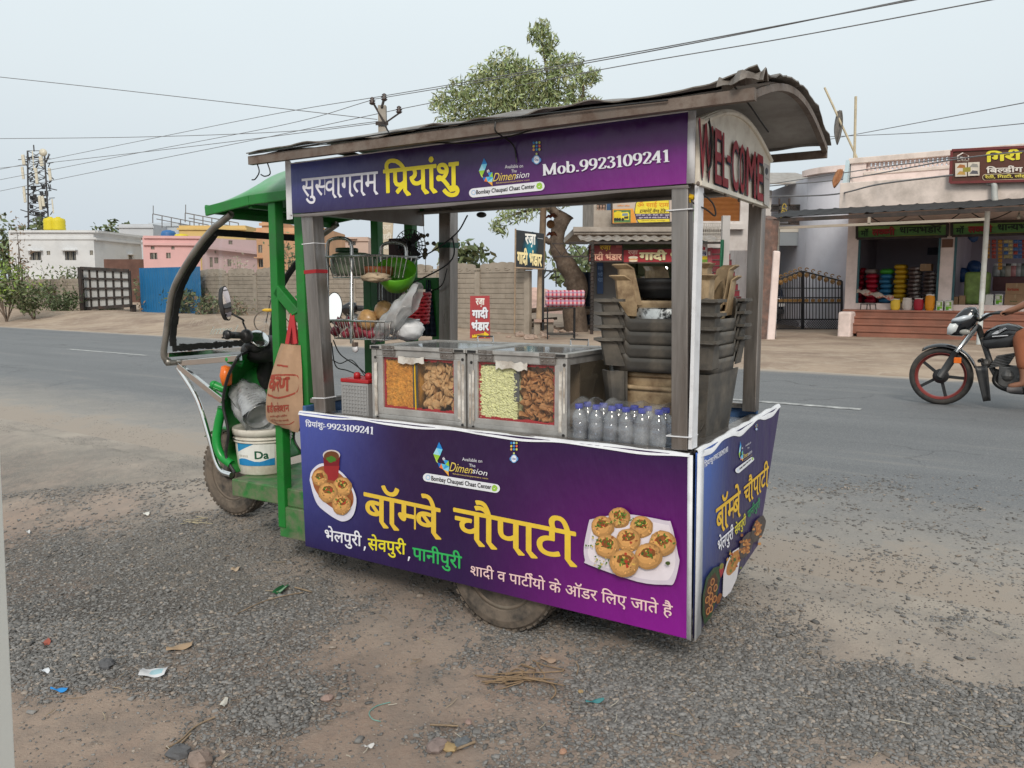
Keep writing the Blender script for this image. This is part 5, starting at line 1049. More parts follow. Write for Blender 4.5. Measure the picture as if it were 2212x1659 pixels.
for r,h in((R_,0),(.05,.024),(.03,.027),(.05,-.022)):m.tube([fc+nrm*h+r*(math.cos(a_)*u_+math.sin(a_)*w__)for a_ in np.linspace(0,6.283,28,endpoint=False)],.002,5,closed=True)
m.build('cage',BLACK,fn)
m=MB()
for i in range(3):a_=2.1*i; d=math.cos(a_)*u_+math.sin(a_)*w__; e_=np.cross(nrm,d); m.quad(fc+d*.012-e_*.008,fc+d*.06-e_*.03,fc+d*.064+e_*.02+nrm*.008,fc+d*.012+e_*.012)
m.build('blade',BLACK,fn,solid=.003)
m=MB(); m.lathe([(0,-.06),(.022,-.055),(.028,-.03),(.026,-.01),(0,-.005)],fc,nrm,14); m.tube([fc-nrm*.04,fc-nrm*.05+(0,0,-.08),fc-nrm*.04+(0,0,-.16)],.012,8); m.build('motor',BLACK,fn,smooth=True)
m=MB(); p=b5(900,470,.66); m.box(p-(.045,.02,.05),p+(.045,.02,.05)); o=m.build('speaker_box',mat('maroon_board',(.045,.012,.014),.6),fr=CF,bevel=.003); tag(o,'small dark maroon box beside the fan','box')
CHK=bpy.data.materials.new('dark_checked_cloth'); CHK.use_nodes=True
def checks(m,a_,b_,c_,s_):
 t=m.node_tree; N=t.nodes.new; L=t.links.new; bs=t.nodes['Principled BSDF']; bs.inputs['Roughness'].default_value=.9; co=N('ShaderNodeTexCoord'); out=[]
 for ax in('X','Z','Y')[:2]:
  w=N('ShaderNodeTexWave'); w.bands_direction=ax; w.inputs['Scale'].default_value=s_; L(co.outputs['Object'],w.inputs['Vector']); r=N('ShaderNodeMath'); r.operation='GREATER_THAN'; r.inputs[1].default_value=.6; L(w.outputs['Fac'],r.inputs[0]); out.append(r.outputs[0])
 x=N('ShaderNodeMix'); x.data_type='RGBA'; L(out[0],x.inputs[0]); x.inputs[6].default_value=(*a_,1); x.inputs[7].default_value=(*b_,1)
 y=N('ShaderNodeMix'); y.data_type='RGBA'; y.inputs[7].default_value=(*c_,1); L(x.outputs[2],y.inputs[6]); mm=N('ShaderNodeMath'); mm.operation='MULTIPLY'; mm.inputs[1].default_value=.6; L(out[1],mm.inputs[0]); L(mm.outputs[0],y.inputs[0]); L(y.outputs[2],bs.inputs['Base Color'])
checks(CHK,(.012,.018,.035),(.05,.065,.10),(.03,.045,.075),11)
for X0,X1,Yt,Yb,y,lb in((1180,1330,830,1480,.84,'dark blue checked cloth knotted over the green rail beside the red basket'),(1400,1500,900,1480,.86,'dark blue checked cloth hanging at the far left post')):
 p,q=b5(X0,Yt,y),b5(X1,Yb,y); m=MB(); m.grid(lambda u,v:(lerp(p,q,u)[0]*v+((p[0]+q[0])/2+(q[0]-p[0])*.3*(u-.5))*(1-v),y-.012*math.sin(u*15+v*2)*(.3+v),p[2]+(q[2]-p[2])*v),26,14); o=m.build('checked_cloth',CHK,fr=CF,at=((p[0]+q[0])/2,y,q[2]),smooth=True,solid=.004); tag(o,lb,'cloth')
p,q=b5(540,850,.72),b5(960,1240,.72); m=MB(); m.grid(lambda u,v:(p[0]+(q[0]-p[0])*u,.72+.006*math.sin(u*60),p[2]+(q[2]-p[2])*v),60,6); o=m.build('fringe_curtain',mat('grey_fringe',(.12,.12,.12),.85,0,var=.5,scale=9,stretch=(30,30,1)),fr=CF,smooth=True,at=((p[0]+q[0])/2,.72,q[2])); tag(o,'grey fringed curtain hanging below the upper basket','curtain')
def charm(label,pts,y,bits,mt):
 t=thing('charm',label,'charm',CF,b5(*pts[-1],y)); m=MB(); m.tube([b5(*p,y)for p in pts],.0014,5); m.build('string',mat('twine',(.30,.22,.14),.9),t)
 for X,Y,r in bits:m=MB(); m.ball(b5(X,Y,y),(r,r,r*.9),10,7,.18); m.build('bead',mt,t,smooth=True)
BEAD=mat('dried_lime',(.10,.085,.055),.8,0,var=.3)
charm('string of dried limes hanging from the fascia beside the fan',[(1180,60),(1200,300),(1215,560),(1218,740)],.5,[(1165,312,.009),(1195,325,.010),(1238,312,.009),(1238,408,.009),(1312,408,.010),(1212,490,.012),(1212,535,.013),(1205,570,.009)],BEAD)
W6b=crop(1100,500,4.6075)
t=thing('charm','lemon and chilli charm hanging under the valance near the tree','charm',CF,cx(*W6b(1280,450),y=.35)); m=MB(); m.tube([cx(*W6b(1278,-40),y=.35),cx(*W6b(1280,430),y=.35)],.001,5); m.build('string',WIRE,t)
m=MB(); m.ball(cx(*W6b(1275,280),y=.35),(.0165,.0165,.017),14,10); m.build('dried_fruit',mat('brown_fruit',(.26,.13,.05),.7,0,var=.25),t,smooth=True)
CH=mat('dried_chilli',(.22,.03,.02),.6,0,var=.4,scale=40,dirt=(.20,.14,.05),damt=.5,dscale=30)
for Y0 in(190,400):
 for i in range(7):p=cx(*W6b(1275+random.uniform(-12,12),Y0+random.uniform(-18,10)),y=.35+random.uniform(-.006,.006)); a_=random.uniform(-.5,.5)+math.pi*(i%2); m=MB(); m.tube(curve_pts([p,p+np.array((.012*math.cos(a_),.004,.004)),p+np.array((.024*math.cos(a_),.006,-.003+.006*random.random()))],4),[.0045]*4+[.0045,.004,.003,.002,.0012],6)if False else m.tube([p,p+np.array((.012*math.cos(a_),.004,.004)),p+np.array((.026*math.cos(a_),.006,-.004))],[.005,.0045,.001],6); m.build('chilli',CH,t,smooth=True)
bk=thing('paint_bucket','dirty white paint bucket with a blue label on the cab floor','bucket',CF,(-2.335,.31,.486)); bc=np.array((-2.335,.31,.486))
m=MB(); m.lathe([(0,.004),(.120,0),(.124,.006),(.139,.205),(0,.205)],bc,n=40); m.build('bucket_body',mat('dirty_white_plastic',(.64,.61,.54),.4,0,var=.1,scale=6,dirt=(.30,.23,.15),damt=.38,dscale=9),bk,smooth=True)
m=MB()
for z,r in((.165,.139),(.18,.141)):m.lathe([(.136,z-.004),(r+.004,z-.002),(r+.004,z+.002),(.137,z+.004)],bc,n=40)
m.lathe([(.140,.196),(.148,.198),(.149,.222),(.145,.230),(.138,.224),(0,.222)],bc,n=40); m.build('bucket_lid',mat('bucket_lid',(.66,.63,.56),.42,0,var=.1,scale=6,dirt=(.30,.23,.15),damt=.3,dscale=9),bk,smooth=True)
m=MB(); m.tube([bc+np.array((.147*math.cos(a_),.147*math.sin(a_),.185-.03*math.sin(max(0,min(1,(a_-2.2)/2.2))*math.pi)))for a_ in np.linspace(2.2,4.4,16)],.0025,5); m.build('bail',STEELB,bk)
lab=MB(); lab.z=0
def on_bucket(a0,z):r=.1248+.0150*z/.205+.0012; return bc+np.array((r*math.cos(a0),r*math.sin(a0),z))
def lab_patch(pts,col,k=0):
 lab.col=lin(col); lab.poly([on_bucket(a_,z)*1+np.array((math.cos(a_),math.sin(a_),0))*k*.0002 for a_,z in pts])
A=lambda u:-math.pi/2-.25+u*1.5
for i in range(8):lab_patch([(A(i/8),.05),(A((i+1)/8),.05),(A((i+1)/8),.16),(A(i/8),.16)],(226,226,222))
for i in range(4):lab_patch([(A(i/8),.16-.045*(4-i)/4),(A((i+1)/8),.16-.045*(3-i)/4),(A((i+1)/8),.16),(A(i/8),.16)],(46,140,190),1)
for i in range(8):lab_patch([(A(i/8),.05),(A((i+1)/8),.05),(A((i+1)/8),.078+.008*math.sin(i+1)),(A(i/8),.078+.008*math.sin(i))],(40,132,190),1)
for i in range(5):lab_patch([(A(.05+i*.06),.092),(A(.09+i*.06),.092),(A(.09+i*.06),.103),(A(.05+i*.06),.103)],(190,186,178),1)
pts,_=shape('Da',.03); lab.col=lin((24,84,60))
for p,k_ in pts:lab.poly([on_bucket(A(.50+q[0]*.30),.086+q[1]*.055)+np.array((0,-.0004-.00002*k_,0))for q in p])
lab.build('bucket_label',PRINT,bk)
cb=thing('bag_of_cups','clear polythene bag of stacked plastic cups leaning on the bucket','bag',CF,(-2.36,.25,.74)); p0,p1=cx(526,848,y=.28),cx(562,900,y=.22); d=unit(p1-p0)
for i in range(9):m=MB(); c=lerp(p0,p1,.25+.75*i/8); m.lathe([(.056,-.03),(.066,.0),(.069,.001),(.056,-.028),(0,-.028)],c,d,22); m.build('cup',glassy('clear_cup',(.86,.88,.9),.55,.12,.3),cb,smooth=True)
m=MB(); m.grid(lambda u,v:lerp(p0+d*-.05,p1+d*.012,u)+(perp(d)[0]*math.cos(2*math.pi*v)+perp(d)[1]*math.sin(2*math.pi*v))*(.088*(1-.5*(1-u)**4)+.010*math.sin(v*31+u*7)+.004*math.sin(u*13)),16,26); m.build('bag_film',PLASTIC,cb,smooth=True)
bg=thing('cloth_bag','tan cloth bag with red straps hanging on the green cab post','cloth bag',CF,cx(628,930,y=.085)); W4=crop(480,780,3.0725); b4=lambda X,Y,y=.075:cx(*W4(X,Y),y=y)
LB=[b4(*p)for p in((700,240),(665,330),(630,440),(600,560),(585,690),(590,800),(610,840),(660,865))]; RB=[b4(*p)for p in((845,255),(850,330),(862,450),(868,560),(874,680),(870,780),(845,870),(825,925))]
LC,RC=curve_pts(LB,4),curve_pts(RB,4); nb=len(LC)
def bagp(u,v,side):
 i=min(int(v*(nb-1)),nb-2); f=v*(nb-1)-i; l,r=lerp(LC[i],LC[i+1],f),lerp(RC[i],RC[i+1],f); p=lerp(l,r,u)
 return p+np.array((0,side*(.012+.038*math.sin(math.pi*u)*math.sin(math.pi*min(1,v*.9+.1)))+.004*math.sin(u*14+v*6)+.006*math.sin(u*31)*v*(1-v)*2,0))
m=MB(); m.grid(lambda u,v:bagp(u,v,-1),18,22); m.grid(lambda u,v:bagp(u,v,1),18,22); bb=m.build('bag_body',mat('tan_cloth',(.40,.255,.16),.9,0,var=.14,scale=8,dirt=(.22,.14,.09),damt=.3,dscale=6,bump=.15,bscale=150),bg,smooth=True)
m=MB(); hk=b4(770,15,.08)
for X0,X1,y in((700,760,.062),(772,818,.062),(752,775,.09),(800,826,.09)):q=b4((X0+X1)/2,245,y); m.bar(q,hk+(0,0,.0),.022,.003,up=(0,1,0))
m.build('strap',mat('red_webbing',(.42,.03,.035),.8),bg)
m=MB(); mk=lin((152,66,50)); m.col=mk
def bagtext(s,u0,u1,v0,v1,bold):
 ps,_=shape(s,bold); xs=[q[0]for p,_ in ps for q in p]; ys=[q[1]for p,_ in ps for q in p]
 xa,xb,ya,yb=min(xs),max(xs),min(ys),max(ys)
 for p,k_ in ps:m.poly([bagp(u0+(u1-u0)*(q[0]-xa)/(xb-xa),v1-(v1-v0)*(q[1]-ya)/(yb-ya),-1)+np.array((0,-.0012-.00003*k_,0))for q in p])
bagtext('करण',.14,.76,.34,.48,.045); bagtext('साडी कलेक्शन',.06,.72,.57,.67,.03); bagtext('साडीयां व सुटिंग शर्टिंग',.16,.66,.70,.735,.015); bagtext('फॅन्सी ड्रेस व अंडर गारमेंट',.16,.70,.765,.80,.015)
for pth in([(.30,.235),(.50,.24),(.70,.245)],[(.04,.36),(.10,.34),(.5,.325),(.86,.33),(.93,.40),(.86,.49),(.5,.53),(.12,.50),(.05,.46)],[(.08,.70),(.16,.82),(.4,.87),(.7,.85),(.85,.80)]):
 cc=curve_pts([(a_,b_,0)for a_,b_ in pth],8)
 for p,q in zip(cc,cc[1:]):o_=np.array((0,-.0011,0)); m.quad(bagp(p[0],p[1]-.008,-1)+o_,bagp(q[0],q[1]-.008,-1)+o_,bagp(q[0],q[1]+.008,-1)+o_,bagp(p[0],p[1]+.008,-1)+o_)
m.build('bag_print',PRINTD,bb)
m=MB(); m.tube(curve_pts([b4(800,-120,.09),b4(835,-80,.085),b4(815,-10,.08),b4(770,20,.08)],6),.006,6); o=m.build('hook',GREEN,fr=CF,smooth=True); tag(o,'green steel hook carrying the tan cloth bag','hook')
# ---------------- across the road ----------------
rp=lambda px,py,**k:RF.px(px,py,**k)
wp=lambda px,py,**k:WF.px(px,py,**k)
GZR=.2
LEAF=mat('leaf',attr=True,var=.0,rough=.55,spec=.3)
def leaf_mesh(P,size,asp,cols,rr,droop=0):
 n=len(P); d=rr.normal(size=(n,3)); d[:,2]-=droop; d/=np.linalg.norm(d,axis=1)[:,None]; q=np.cross(d,rr.normal(size=(n,3))); q/=np.linalg.norm(q,axis=1)[:,None]
 s=size*(.6+.8*rr.random(n))[:,None]; V=np.stack([P-d*s,P+q*s*asp,P+d*s,P-q*s*asp],1).reshape(-1,3); c=np.array(cols)[rr.integers(0,len(cols),n)]*(.65+.7*rr.random(n))[:,None]
 return V,c
def leaf_obj(name,parent,V,c,off):
 me=bpy.data.meshes.new(name); n=len(V)//4; me.vertices.add(len(V)); me.vertices.foreach_set('co',(V-off).astype(np.float32).ravel()); me.loops.add(n*4); me.loops.foreach_set('vertex_index',np.arange(n*4,dtype=np.int32))
 me.polygons.add(n); me.polygons.foreach_set('loop_start',np.arange(0,n*4,4,dtype=np.int32)); me.update(calc_edges=True); a_=me.attributes.new('Col','FLOAT_COLOR','FACE'); a_.data.foreach_set('color',np.concatenate([c,np.ones((n,1))],1).astype(np.float32).ravel()); me.materials.append(LEAF); me.validate()
 o=bpy.data.objects.new(name,me); COL.objects.link(o); o.parent=parent; return o
BARK=mat('bark',(.105,.075,.055),.95,0,var=.35,scale=7,dirt=(.20,.16,.125),damt=.35,dscale=9,bump=.9,bscale=22)
GREENS=[(.065,.095,.028),(.085,.115,.036),(.05,.078,.026),(.12,.135,.05),(.10,.105,.045)]
def bush(name,label,base,w,h,n,cols,size,seed,group=None,asp=.35,cat='bush',stems_=6,droop=.1,stemh=.5):
 rr=np.random.default_rng(seed); base=np.asarray(base,float); t=thing(name,label,cat,WF,base,group); m=MB(); cl=[]; cols=[tuple(1.45*q+.015 for q in c)for c in cols]
 for i in range(stems_):
  a_=rr.uniform(0,6.28); p=base+np.array((math.cos(a_)*w*.32*rr.random(),math.sin(a_)*w*.25*rr.random(),h*rr.uniform(.45,.85))); mid=lerp(base,p,.5)+rr.normal(0,.05*w,3)
  m.tube([base+rr.normal(0,.02,3)*(1,1,0),mid,p],[.008*h+.005,.006*h+.004,.003],5); cl.append((p,w*rr.uniform(.16,.30)))
  cl.append((mid+np.array((0,0,h*.08)),w*rr.uniform(.10,.2)))
 m.build('stem',BARK,t,smooth=True)
 P=[]
 for p,r in cl:k=n//len(cl); q=rr.normal(size=(k,3)); q/=np.linalg.norm(q,axis=1)[:,None]; q*=(rr.random(k)**.5)[:,None]; P.append(p+q*r*np.array((1.25,1.0,.8*h/w if h>w else .75)))
 P=np.concatenate(P); P[:,2]=np.maximum(P[:,2],base[2]+.05); V,c=leaf_mesh(P,size,asp,cols,rr,droop); leaf_obj('foliage',t,V,c,base); return t
tb=wp(1246,716,z=GZR); TY=tb[1]; tw=lambda px,py,dy=0:wp(px,py,y=TY+dy)
tree=thing('neem_tree','gnarled pollarded neem tree with a loose feathery crown behind the cart','tree',WF,tb)
m=MB(); m.tube(curve_pts([tb+(0,0,-.1),tw(1240,660),tw(1247,625),tw(1238,595),tw(1215,560),tw(1203,530),tw(1208,490),tw(1222,462)],5),[.34]*5+[.30]*5+[.31]*5+[.27]*5+[.22]*5+[.2]*5+[.22]*5+[.26],12)
m.tube(curve_pts([tw(1203,515),tw(1185,522),tw(1178,512)],4),[.13,.12,.11,.1,.09,.08,.07,.06,.05],8); m.tube(curve_pts([tw(1212,470),tw(1190,450),tw(1150,400,.4),tw(1110,330,.5),tw(1120,250,.4)],6),list(np.linspace(.15,.06,25)),8); m.tube(curve_pts([tw(1150,400,.4),tw(1160,330,.2),tw(1190,240),tw(1180,150),tw(1168,80)],6),list(np.linspace(.10,.015,25)),7); m.tube(curve_pts([tw(1160,330,.2),tw(1225,260,-.3),tw(1260,200,-.5),tw(1245,150,-.4)],6),list(np.linspace(.08,.015,19)),6); m.tube(curve_pts([tw(1110,330,.5),tw(1040,290,.8),tw(985,245,.9),tw(960,215,.9)],6),list(np.linspace(.07,.012,19)),6); m.tube(curve_pts([tw(1120,250,.4),tw(1090,190,.5),tw(1075,150,.4)],6),list(np.linspace(.05,.01,13)),6)
m.tube(curve_pts([tw(1190,450),tw(1140,455,-.4),tw(1095,470,-.6),tw(1065,482,-.6)],5),list(np.linspace(.06,.008,16)),5)
m.build('trunk',BARK,tree,smooth=True)
rr=np.random.default_rng(4); P=[]
def cloud(px,py,r,n,dy=0,fl=1.):c=tw(px,py,dy); q=rr.normal(size=(n,3)); q/=np.linalg.norm(q,axis=1)[:,None]; q*=(rr.random(n)**.45)[:,None]; P.append(c+q*np.array((r,r*1.1,r*fl)))
for px,py,r,n,dy in((1168,62,.34,260,0),(1158,82,.26,140,.1),(1188,88,.28,170,0),(1178,105,.26,150,0),(1190,120,.24,110,0),(1198,140,.28,130,0),(1140,160,.5,420,.1),(1180,185,.55,480,0),(1200,215,.6,500,0),(1090,140,.55,560,.2),(1060,165,.55,480,.5),(1115,160,.55,520,.0),(1035,165,.4,210,.3),(1000,195,.5,360,.6),(965,215,.42,260,.6),(945,228,.28,130,.4),(1010,235,.62,560,.5),(975,262,.5,360,.4),(1050,215,.75,900,.2),(1105,205,.75,950,0),(1150,190,.6,620,-.2),(1150,235,.8,950,.1),(1090,260,.8,900,.4),(1040,280,.7,650,.5),(1205,150,.45,330,-.3),(1235,135,.38,230,-.3),(1260,165,.42,280,-.3),(1282,165,.25,120,-.3),(1240,185,.5,330,-.4),(1230,235,.75,820,-.2),(1265,240,.55,480,-.3),(1280,262,.42,260,-.3),(1190,270,.7,700,.1),(1240,290,.5,300,-.2),(1095,468,.32,170,-.6),(1070,488,.22,110,-.6),(1130,455,.42,260,-.5),(1160,440,.4,240,-.3),(1110,430,.4,220,.2),(1085,500,.2,70,-.6),(1215,440,.2,60,0)):cloud(px,py,r,n,dy,.85)
P=np.concatenate(P); P=P[rr.random(len(P))<.82]; V,c=leaf_mesh(P,.09,.22,[(.25,.32,.14),(.30,.36,.17),(.20,.26,.11),(.36,.39,.18),(.29,.30,.16)],rr,.6); leaf_obj('crown',tree,V,c,tb)
PREC=mat('precast_concrete',(.33,.285,.235),.9,0,var=.14,scale=3,dirt=(.20,.165,.13),damt=.35,dscale=2.5,bump=.25,bscale=25)
NW=18.3
def precast(label,xs,ornate):
 t=thing('precast_wall',label,'wall',RF,(xs[0],NW,0),'precast boundary walls')
 for a_,b_ in zip(xs,xs[1:]):
  m=MB(); n=20
  for j in range(11):
   z0=.12+.14*j; m.prism([(a_+.09,NW-.02,z0),(b_-.09,NW-.02,z0),(b_-.09,NW-.034,z0+.118),(a_+.09,NW-.034,z0+.118),],(0,.05,.003))
   k=max(2,int((b_-a_)/.42))
   for i in range(1,k):xx=a_+.09+(b_-a_-.18)*(i+(.5 if j%2 else 0)-.25)/k; m.box((xx-.006,NW-.0385,z0+.004),(xx+.006,NW-.036,z0+.11))
  m.box((a_+.09,NW-.005,0),(b_-.09,NW+.03,1.66))
  if ornate:
   top=[(a_+.09+(b_-a_-.18)*u,NW-.028,1.66+.2+.06*math.sin(math.pi*u)+.028*abs(math.sin(u*math.pi*5)))for u in np.linspace(0,1,31)]; m.prism([(b_-.09,NW-.028,1.66),(a_+.09,NW-.028,1.66)]+top,(0,.05,0))
   for q in range(4):m.tube([(a_+.2+(b_-a_-.4)*(q+.5+.35*math.cos(s_)*(.2+.8*s_/6))/4,NW-.034,1.76+.05*math.sin(s_)*(.2+.8*s_/6))for s_ in np.linspace(.4,6,14)],.008,4)
  m.build('panel',PREC,t)
 for x in xs:m=MB(); m.box((x-.09,NW-.06,-.2),(x+.09,NW+.07,1.70)); m.obox((x,NW+.005,1.75),(.105,0,0),(0,.08,0),(0,0,.035)); m.build('post',PREC,t,bevel=.01)
 return t
xs1=[rp(p,600,y=NW)[0]for p in(430,491,552,619,690,765,850,940,1033,1140)]
precast('long beige precast concrete wall with scalloped top from the blue sheet to the black sign',xs1,True)
xs0_=[rp(p,600,y=NW)[0]for p in(-260,-130,-30,60,135,200,258)]
precast('grey precast concrete wall behind the thicket and the grid billboard',xs0_,False)
m=MB(); p,q=rp(300,572,y=17.9),rp(432,578,y=17.9)
for i in range(46):x0,x1=p[0]+(q[0]-p[0])*i/46,p[0]+(q[0]-p[0])*(i+1)/46; m.quad((x0,17.9-.02*(i%2),0),(x1,17.9-.02*((i+1)%2),0),(x1,17.9-.02*((i+1)%2),2.02),(x0,17.9-.02*(i%2),2.02))
o=m.build('sheet_fence',mat('blue_sheet',(.012,.135,.32),.45,.1,var=.1,scale=1.5,dirt=(.05,.15,.25),damt=.3),fr=RF,at=(p[0],17.9,0),solid=.01); tag(o,'bright blue sheet metal fence before the pink house','fence')
bb=thing('billboard','empty black-framed billboard with white grid panes on two posts','billboard',RF,(*rp(282,693,z=0)[:2],0)); BY=rp(282,693,z=0)[1]-.05
FR=mat('dark_iron',(.045,.038,.035),.7,.2,var=.3,scale=6,dirt=(.12,.06,.04),damt=.3)
cTL,cTR,cBR,cBL=[rp(*p,y=BY)for p in((176,579),(279,585),(283,660),(182,667))]
m=MB(); m.quad(cBL+(0,.03,0),cBR+(0,.03,0),cTR+(0,.03,0),cTL+(0,.03,0)); m.build('panel',mat('white_flex',(.46,.46,.45),.6,0,var=.08,scale=1.5),bb,solid=.01)
for i in range(7):m=MB(); u=i/6; m.bar(lerp(cBL,cBR,u),lerp(cTL,cTR,u),.14 if i in(0,6)else .075,.05,up=(0,1,0)); m.build('upright',FR,bb)
for j in range(5):m=MB(); v=j/4; m.bar(lerp(cBL,cTL,v)+(0,-.03,0),lerp(cBR,cTR,v)+(0,-.03,0),.05,.075 if 0<j<4 else .12); m.build('cross_bar',FR,bb)
for px,py,w in((281,694,.16),(184,692,.16)):x=rp(px,660,y=BY)[0]; m=MB(); m.box((x-w/2,BY+.03,0),(x+w/2,BY+.2,.62)); m.build('leg',FR,bb)
m=MB(); m.bar(rp(171,577,y=BY-.3),rp(178,690,y=BY-.3),.2,.05,up=(0,1,0)); m.build('side_panel',FR,bb)
G2=[(.075,.10,.04),(.10,.125,.055),(.06,.08,.034),(.115,.115,.062)]; YG=[(.15,.22,.035),(.19,.26,.045),(.11,.17,.03)]; DRY=[(.16,.10,.06),(.12,.075,.045),(.20,.14,.085)]
def B(px,py):
 p=wp(px,py-16,z=GZR)
 for _ in range(6):p=wp(px,py-16,z=float(farz(p[0],p[1])))
 return p
for i,(px,py,w,h,n,cl,lb)in enumerate(((14,712,3.0,2.5,1200,YG+G2,'tall yellow-green bush at the left edge of the thicket'),(75,712,2.2,1.7,800,G2,'dull green bush below the rusty-leaved sapling'),(140,706,2.4,1.3,800,[(.05,.075,.03),(.07,.09,.04)],'dark low bush left of the billboard'),(110,700,2.0,2.5,260,G2+YG[:1],'thin tall sapling with bright leaves before the white house'),(165,700,2.0,2.2,560,G2,'feathery grey-green sapling against the billboard edge'),(45,704,1.8,4.6,240,DRY,'sparse sapling with rusty brown leaves at far left'),(235,705,1.6,.6,240,G2,'small weed under the billboard'),(340,706,2.6,1.8,900,G2+[(.13,.15,.07)],'spreading green shrub in front of the blue fence'),(318,708,1.2,.8,220,DRY,'withered brown weed at the foot of the green shrub'),(410,712,2.2,1.5,900,[(.055,.078,.034),(.075,.098,.045)],'dense green bush seen through the windscreen'),(455,716,2.0,1.2,700,G2+DRY[:1],'dry green bush in the middle of the windscreen'),(505,718,1.6,.8,480,DRY+G2,'brownish weeds low behind the mirror'),(545,712,1.3,1.3,420,G2,'small bush between mirror and green cab post'),(640,716,1.6,.9,420,G2,'weeds behind the cloth bag'),(1065,716,1.0,.55,260,YG[2:]+G2,'small green weed beside the red board'))):
 p=B(px,py); bush('bush',lb,p,w,h,n,cl,.085 if h>1 else .06,30+i,'bushes on the far verge',stems_=max(4,int(w*3)))
def house(name,label,cat,corners,z0,zt,wallm,wins,extra=None):
 """corners: ground plan of the front run of wall, left to right (x, y); wins: per wall (u0, u1, z0, z1)"""
 t=thing(name,label,cat,WF,(corners[0][0],corners[0][1],z0))
 m=MB(); panes=[]
 for k,(A_,B_)in enumerate(zip(corners,corners[1:])):
  A_,B_=np.array((*A_,0.)),np.array((*B_,0.)); L_=np.linalg.norm(B_-A_); d=(B_-A_)/L_; nrm=np.array((-d[1],d[0],0)); P=lambda u,v,e_,A_=A_,d=d,nrm=nrm:A_+d*u+nrm*e_+np.array((0,0,v))
  hs=[w for w in wins if w[0]==k]; wall_open(m,P,0,L_,z0,zt,[(w[1]*L_,w[2]*L_,w[3],w[4])for w in hs],.18); panes+=[(P,w[1]*L_,w[2]*L_,w[3],w[4],nrm,d)for w in hs]
 A_,B_=corners[0],corners[-1]; back=[(c[0],c[1],zt)for c in corners]; m.poly(back+[(B_[0]-.3,B_[1]+6,zt),(A_[0]-.3,A_[1]+6,zt)])if len(corners)>1 else 0
 m.build('wall',wallm,t)
 for P,u0,u1,v0,v1,nrm,d in panes:
  f=MB(); f.box((0,0,0),(0,0,0))if False else None
  for q in range(4):uu=u0+(u1-u0)*(q+.5)/4; f.bar(P(uu,v0,.06),P(uu,v1,.06),.03,.03)
  f.bar(P((u0+u1)/2,v0,.08),P((u0+u1)/2,v1,.08),.06,.05); wn=f.build('window',mat('window_frame',(.30,.28,.24),.6),t)
  f=MB(); f.quad(P(u0,v0,.14),P(u1,v0,.14),P(u1,v1,.14),P(u0,v1,.14)); f.build('pane',mat('dark_pane',(.05,.055,.06),.15),wn)
  if u1-u0>.5:f=MB(); f.obox((P(u0,v1,-.18)+P(u1,v1,-.18))/2+(0,0,.08),d*((u1-u0)/2+.15),nrm*.2,(0,0,.035)); f.build('window_hood',wallm,t)
 for pr in(extra or[]):pr(t)
 return t
HW=mat('whitewash',(.62,.63,.64),.85,0,var=.06,scale=.5,dirt=(.40,.41,.42),damt=.3,dscale=.6)
hp=lambda px,py,Y:wp(px,py,y=Y)
def band(px0,px1,py0,py1,Y0,Y1,mt,name,out=.08):
 def f(t):a_,b_=hp(px0,py0,Y0),hp(px1,py1,Y1); d=unit((b_-a_)*(1,1,0)); n=np.array((d[1],-d[0],0)); m=MB(); m.bar(a_+n*out/2,b_+n*out/2,out,.16); m.build(name,mt,t)
 return f
Y0=60; zw=hp(100,499,Y0)[2]; A_,Bc,Cc=hp(25,600,Y0),hp(207,600,Y0),hp(309,600,Y0*1.105); wl=Bc[0]-A_[0]
wz=lambda py:hp(100,py,Y0)[2]
uo=lambda px:(hp(px,600,Y0)[0]-A_[0])/wl
house('white_house','large whitewashed flat-roofed house behind the thicket','house',[(A_[0],Y0),(Bc[0],Y0),(Cc[0],Y0*1.105)],0,zw,HW,[(0,uo(69),uo(92),wz(562),wz(544)),(0,uo(104),uo(112),wz(551),wz(542)),(0,uo(143),uo(167),wz(562),wz(543)),(0,uo(197),uo(204),wz(551),wz(541)),(1,.70,.78,wz(559),wz(546))],[band(22,208,500,500,Y0,Y0,HW,'cornice',.15),band(22,208,515,515,Y0,Y0,HW,'string_course'),band(207,309,500,512,Y0,Y0*1.105,HW,'cornice',.15),band(207,309,516,526,Y0,Y0*1.105,HW,'string_course')])
TK=mat('yellow_tank',(.62,.50,.02),.5,0,var=.08)
for px,lb in((110,'yellow water tank on the white house roof, left of the pair'),(127,'yellow water tank on the white house roof, right of the pair')):
 c=hp(px,497,Y0+3); r=.50; m=MB(); m.lathe([(0,0)]+[(r*(1 if i%2 else .94),.02+.13*i)for i in range(7)]+[(r*.9,.88),(r*.3,.98),(r*.3,1.03),(0,1.03)],c-(0,0,.05),n=24); o=m.build('water_tank',TK,fr=WF,smooth=True); tag(o,lb,'water tank','yellow roof tanks')
m=MB(); a_,b_=hp(224,560,55),hp(312,564,55); m.box((a_[0],55,0),(b_[0],55.3,a_[2])); o=m.build('brick_wall',mat('dark_brick',(.13,.07,.055),.9,0,var=.3,scale=1.5),fr=WF); tag(o,'low dark brick wall between the white and pink houses','wall')
PK_=mat('pink_wash',(.66,.40,.39),.85,0,var=.06,scale=.5,dirt=(.46,.30,.30),damt=.25,dscale=.7); PK2=mat('pale_pink_wash',(.62,.47,.49),.85,0,var=.06,scale=.5)
Y1=52; q=lambda px,py:hp(px,py,Y1); A_,Bc=q(312,600),q(435,600); Cc=hp(560,600,Y1*1.06); L1=Bc[0]-A_[0]; ua=lambda px:(q(px,600)[0]-A_[0])/L1; z_=lambda py:q(320,py)[2]
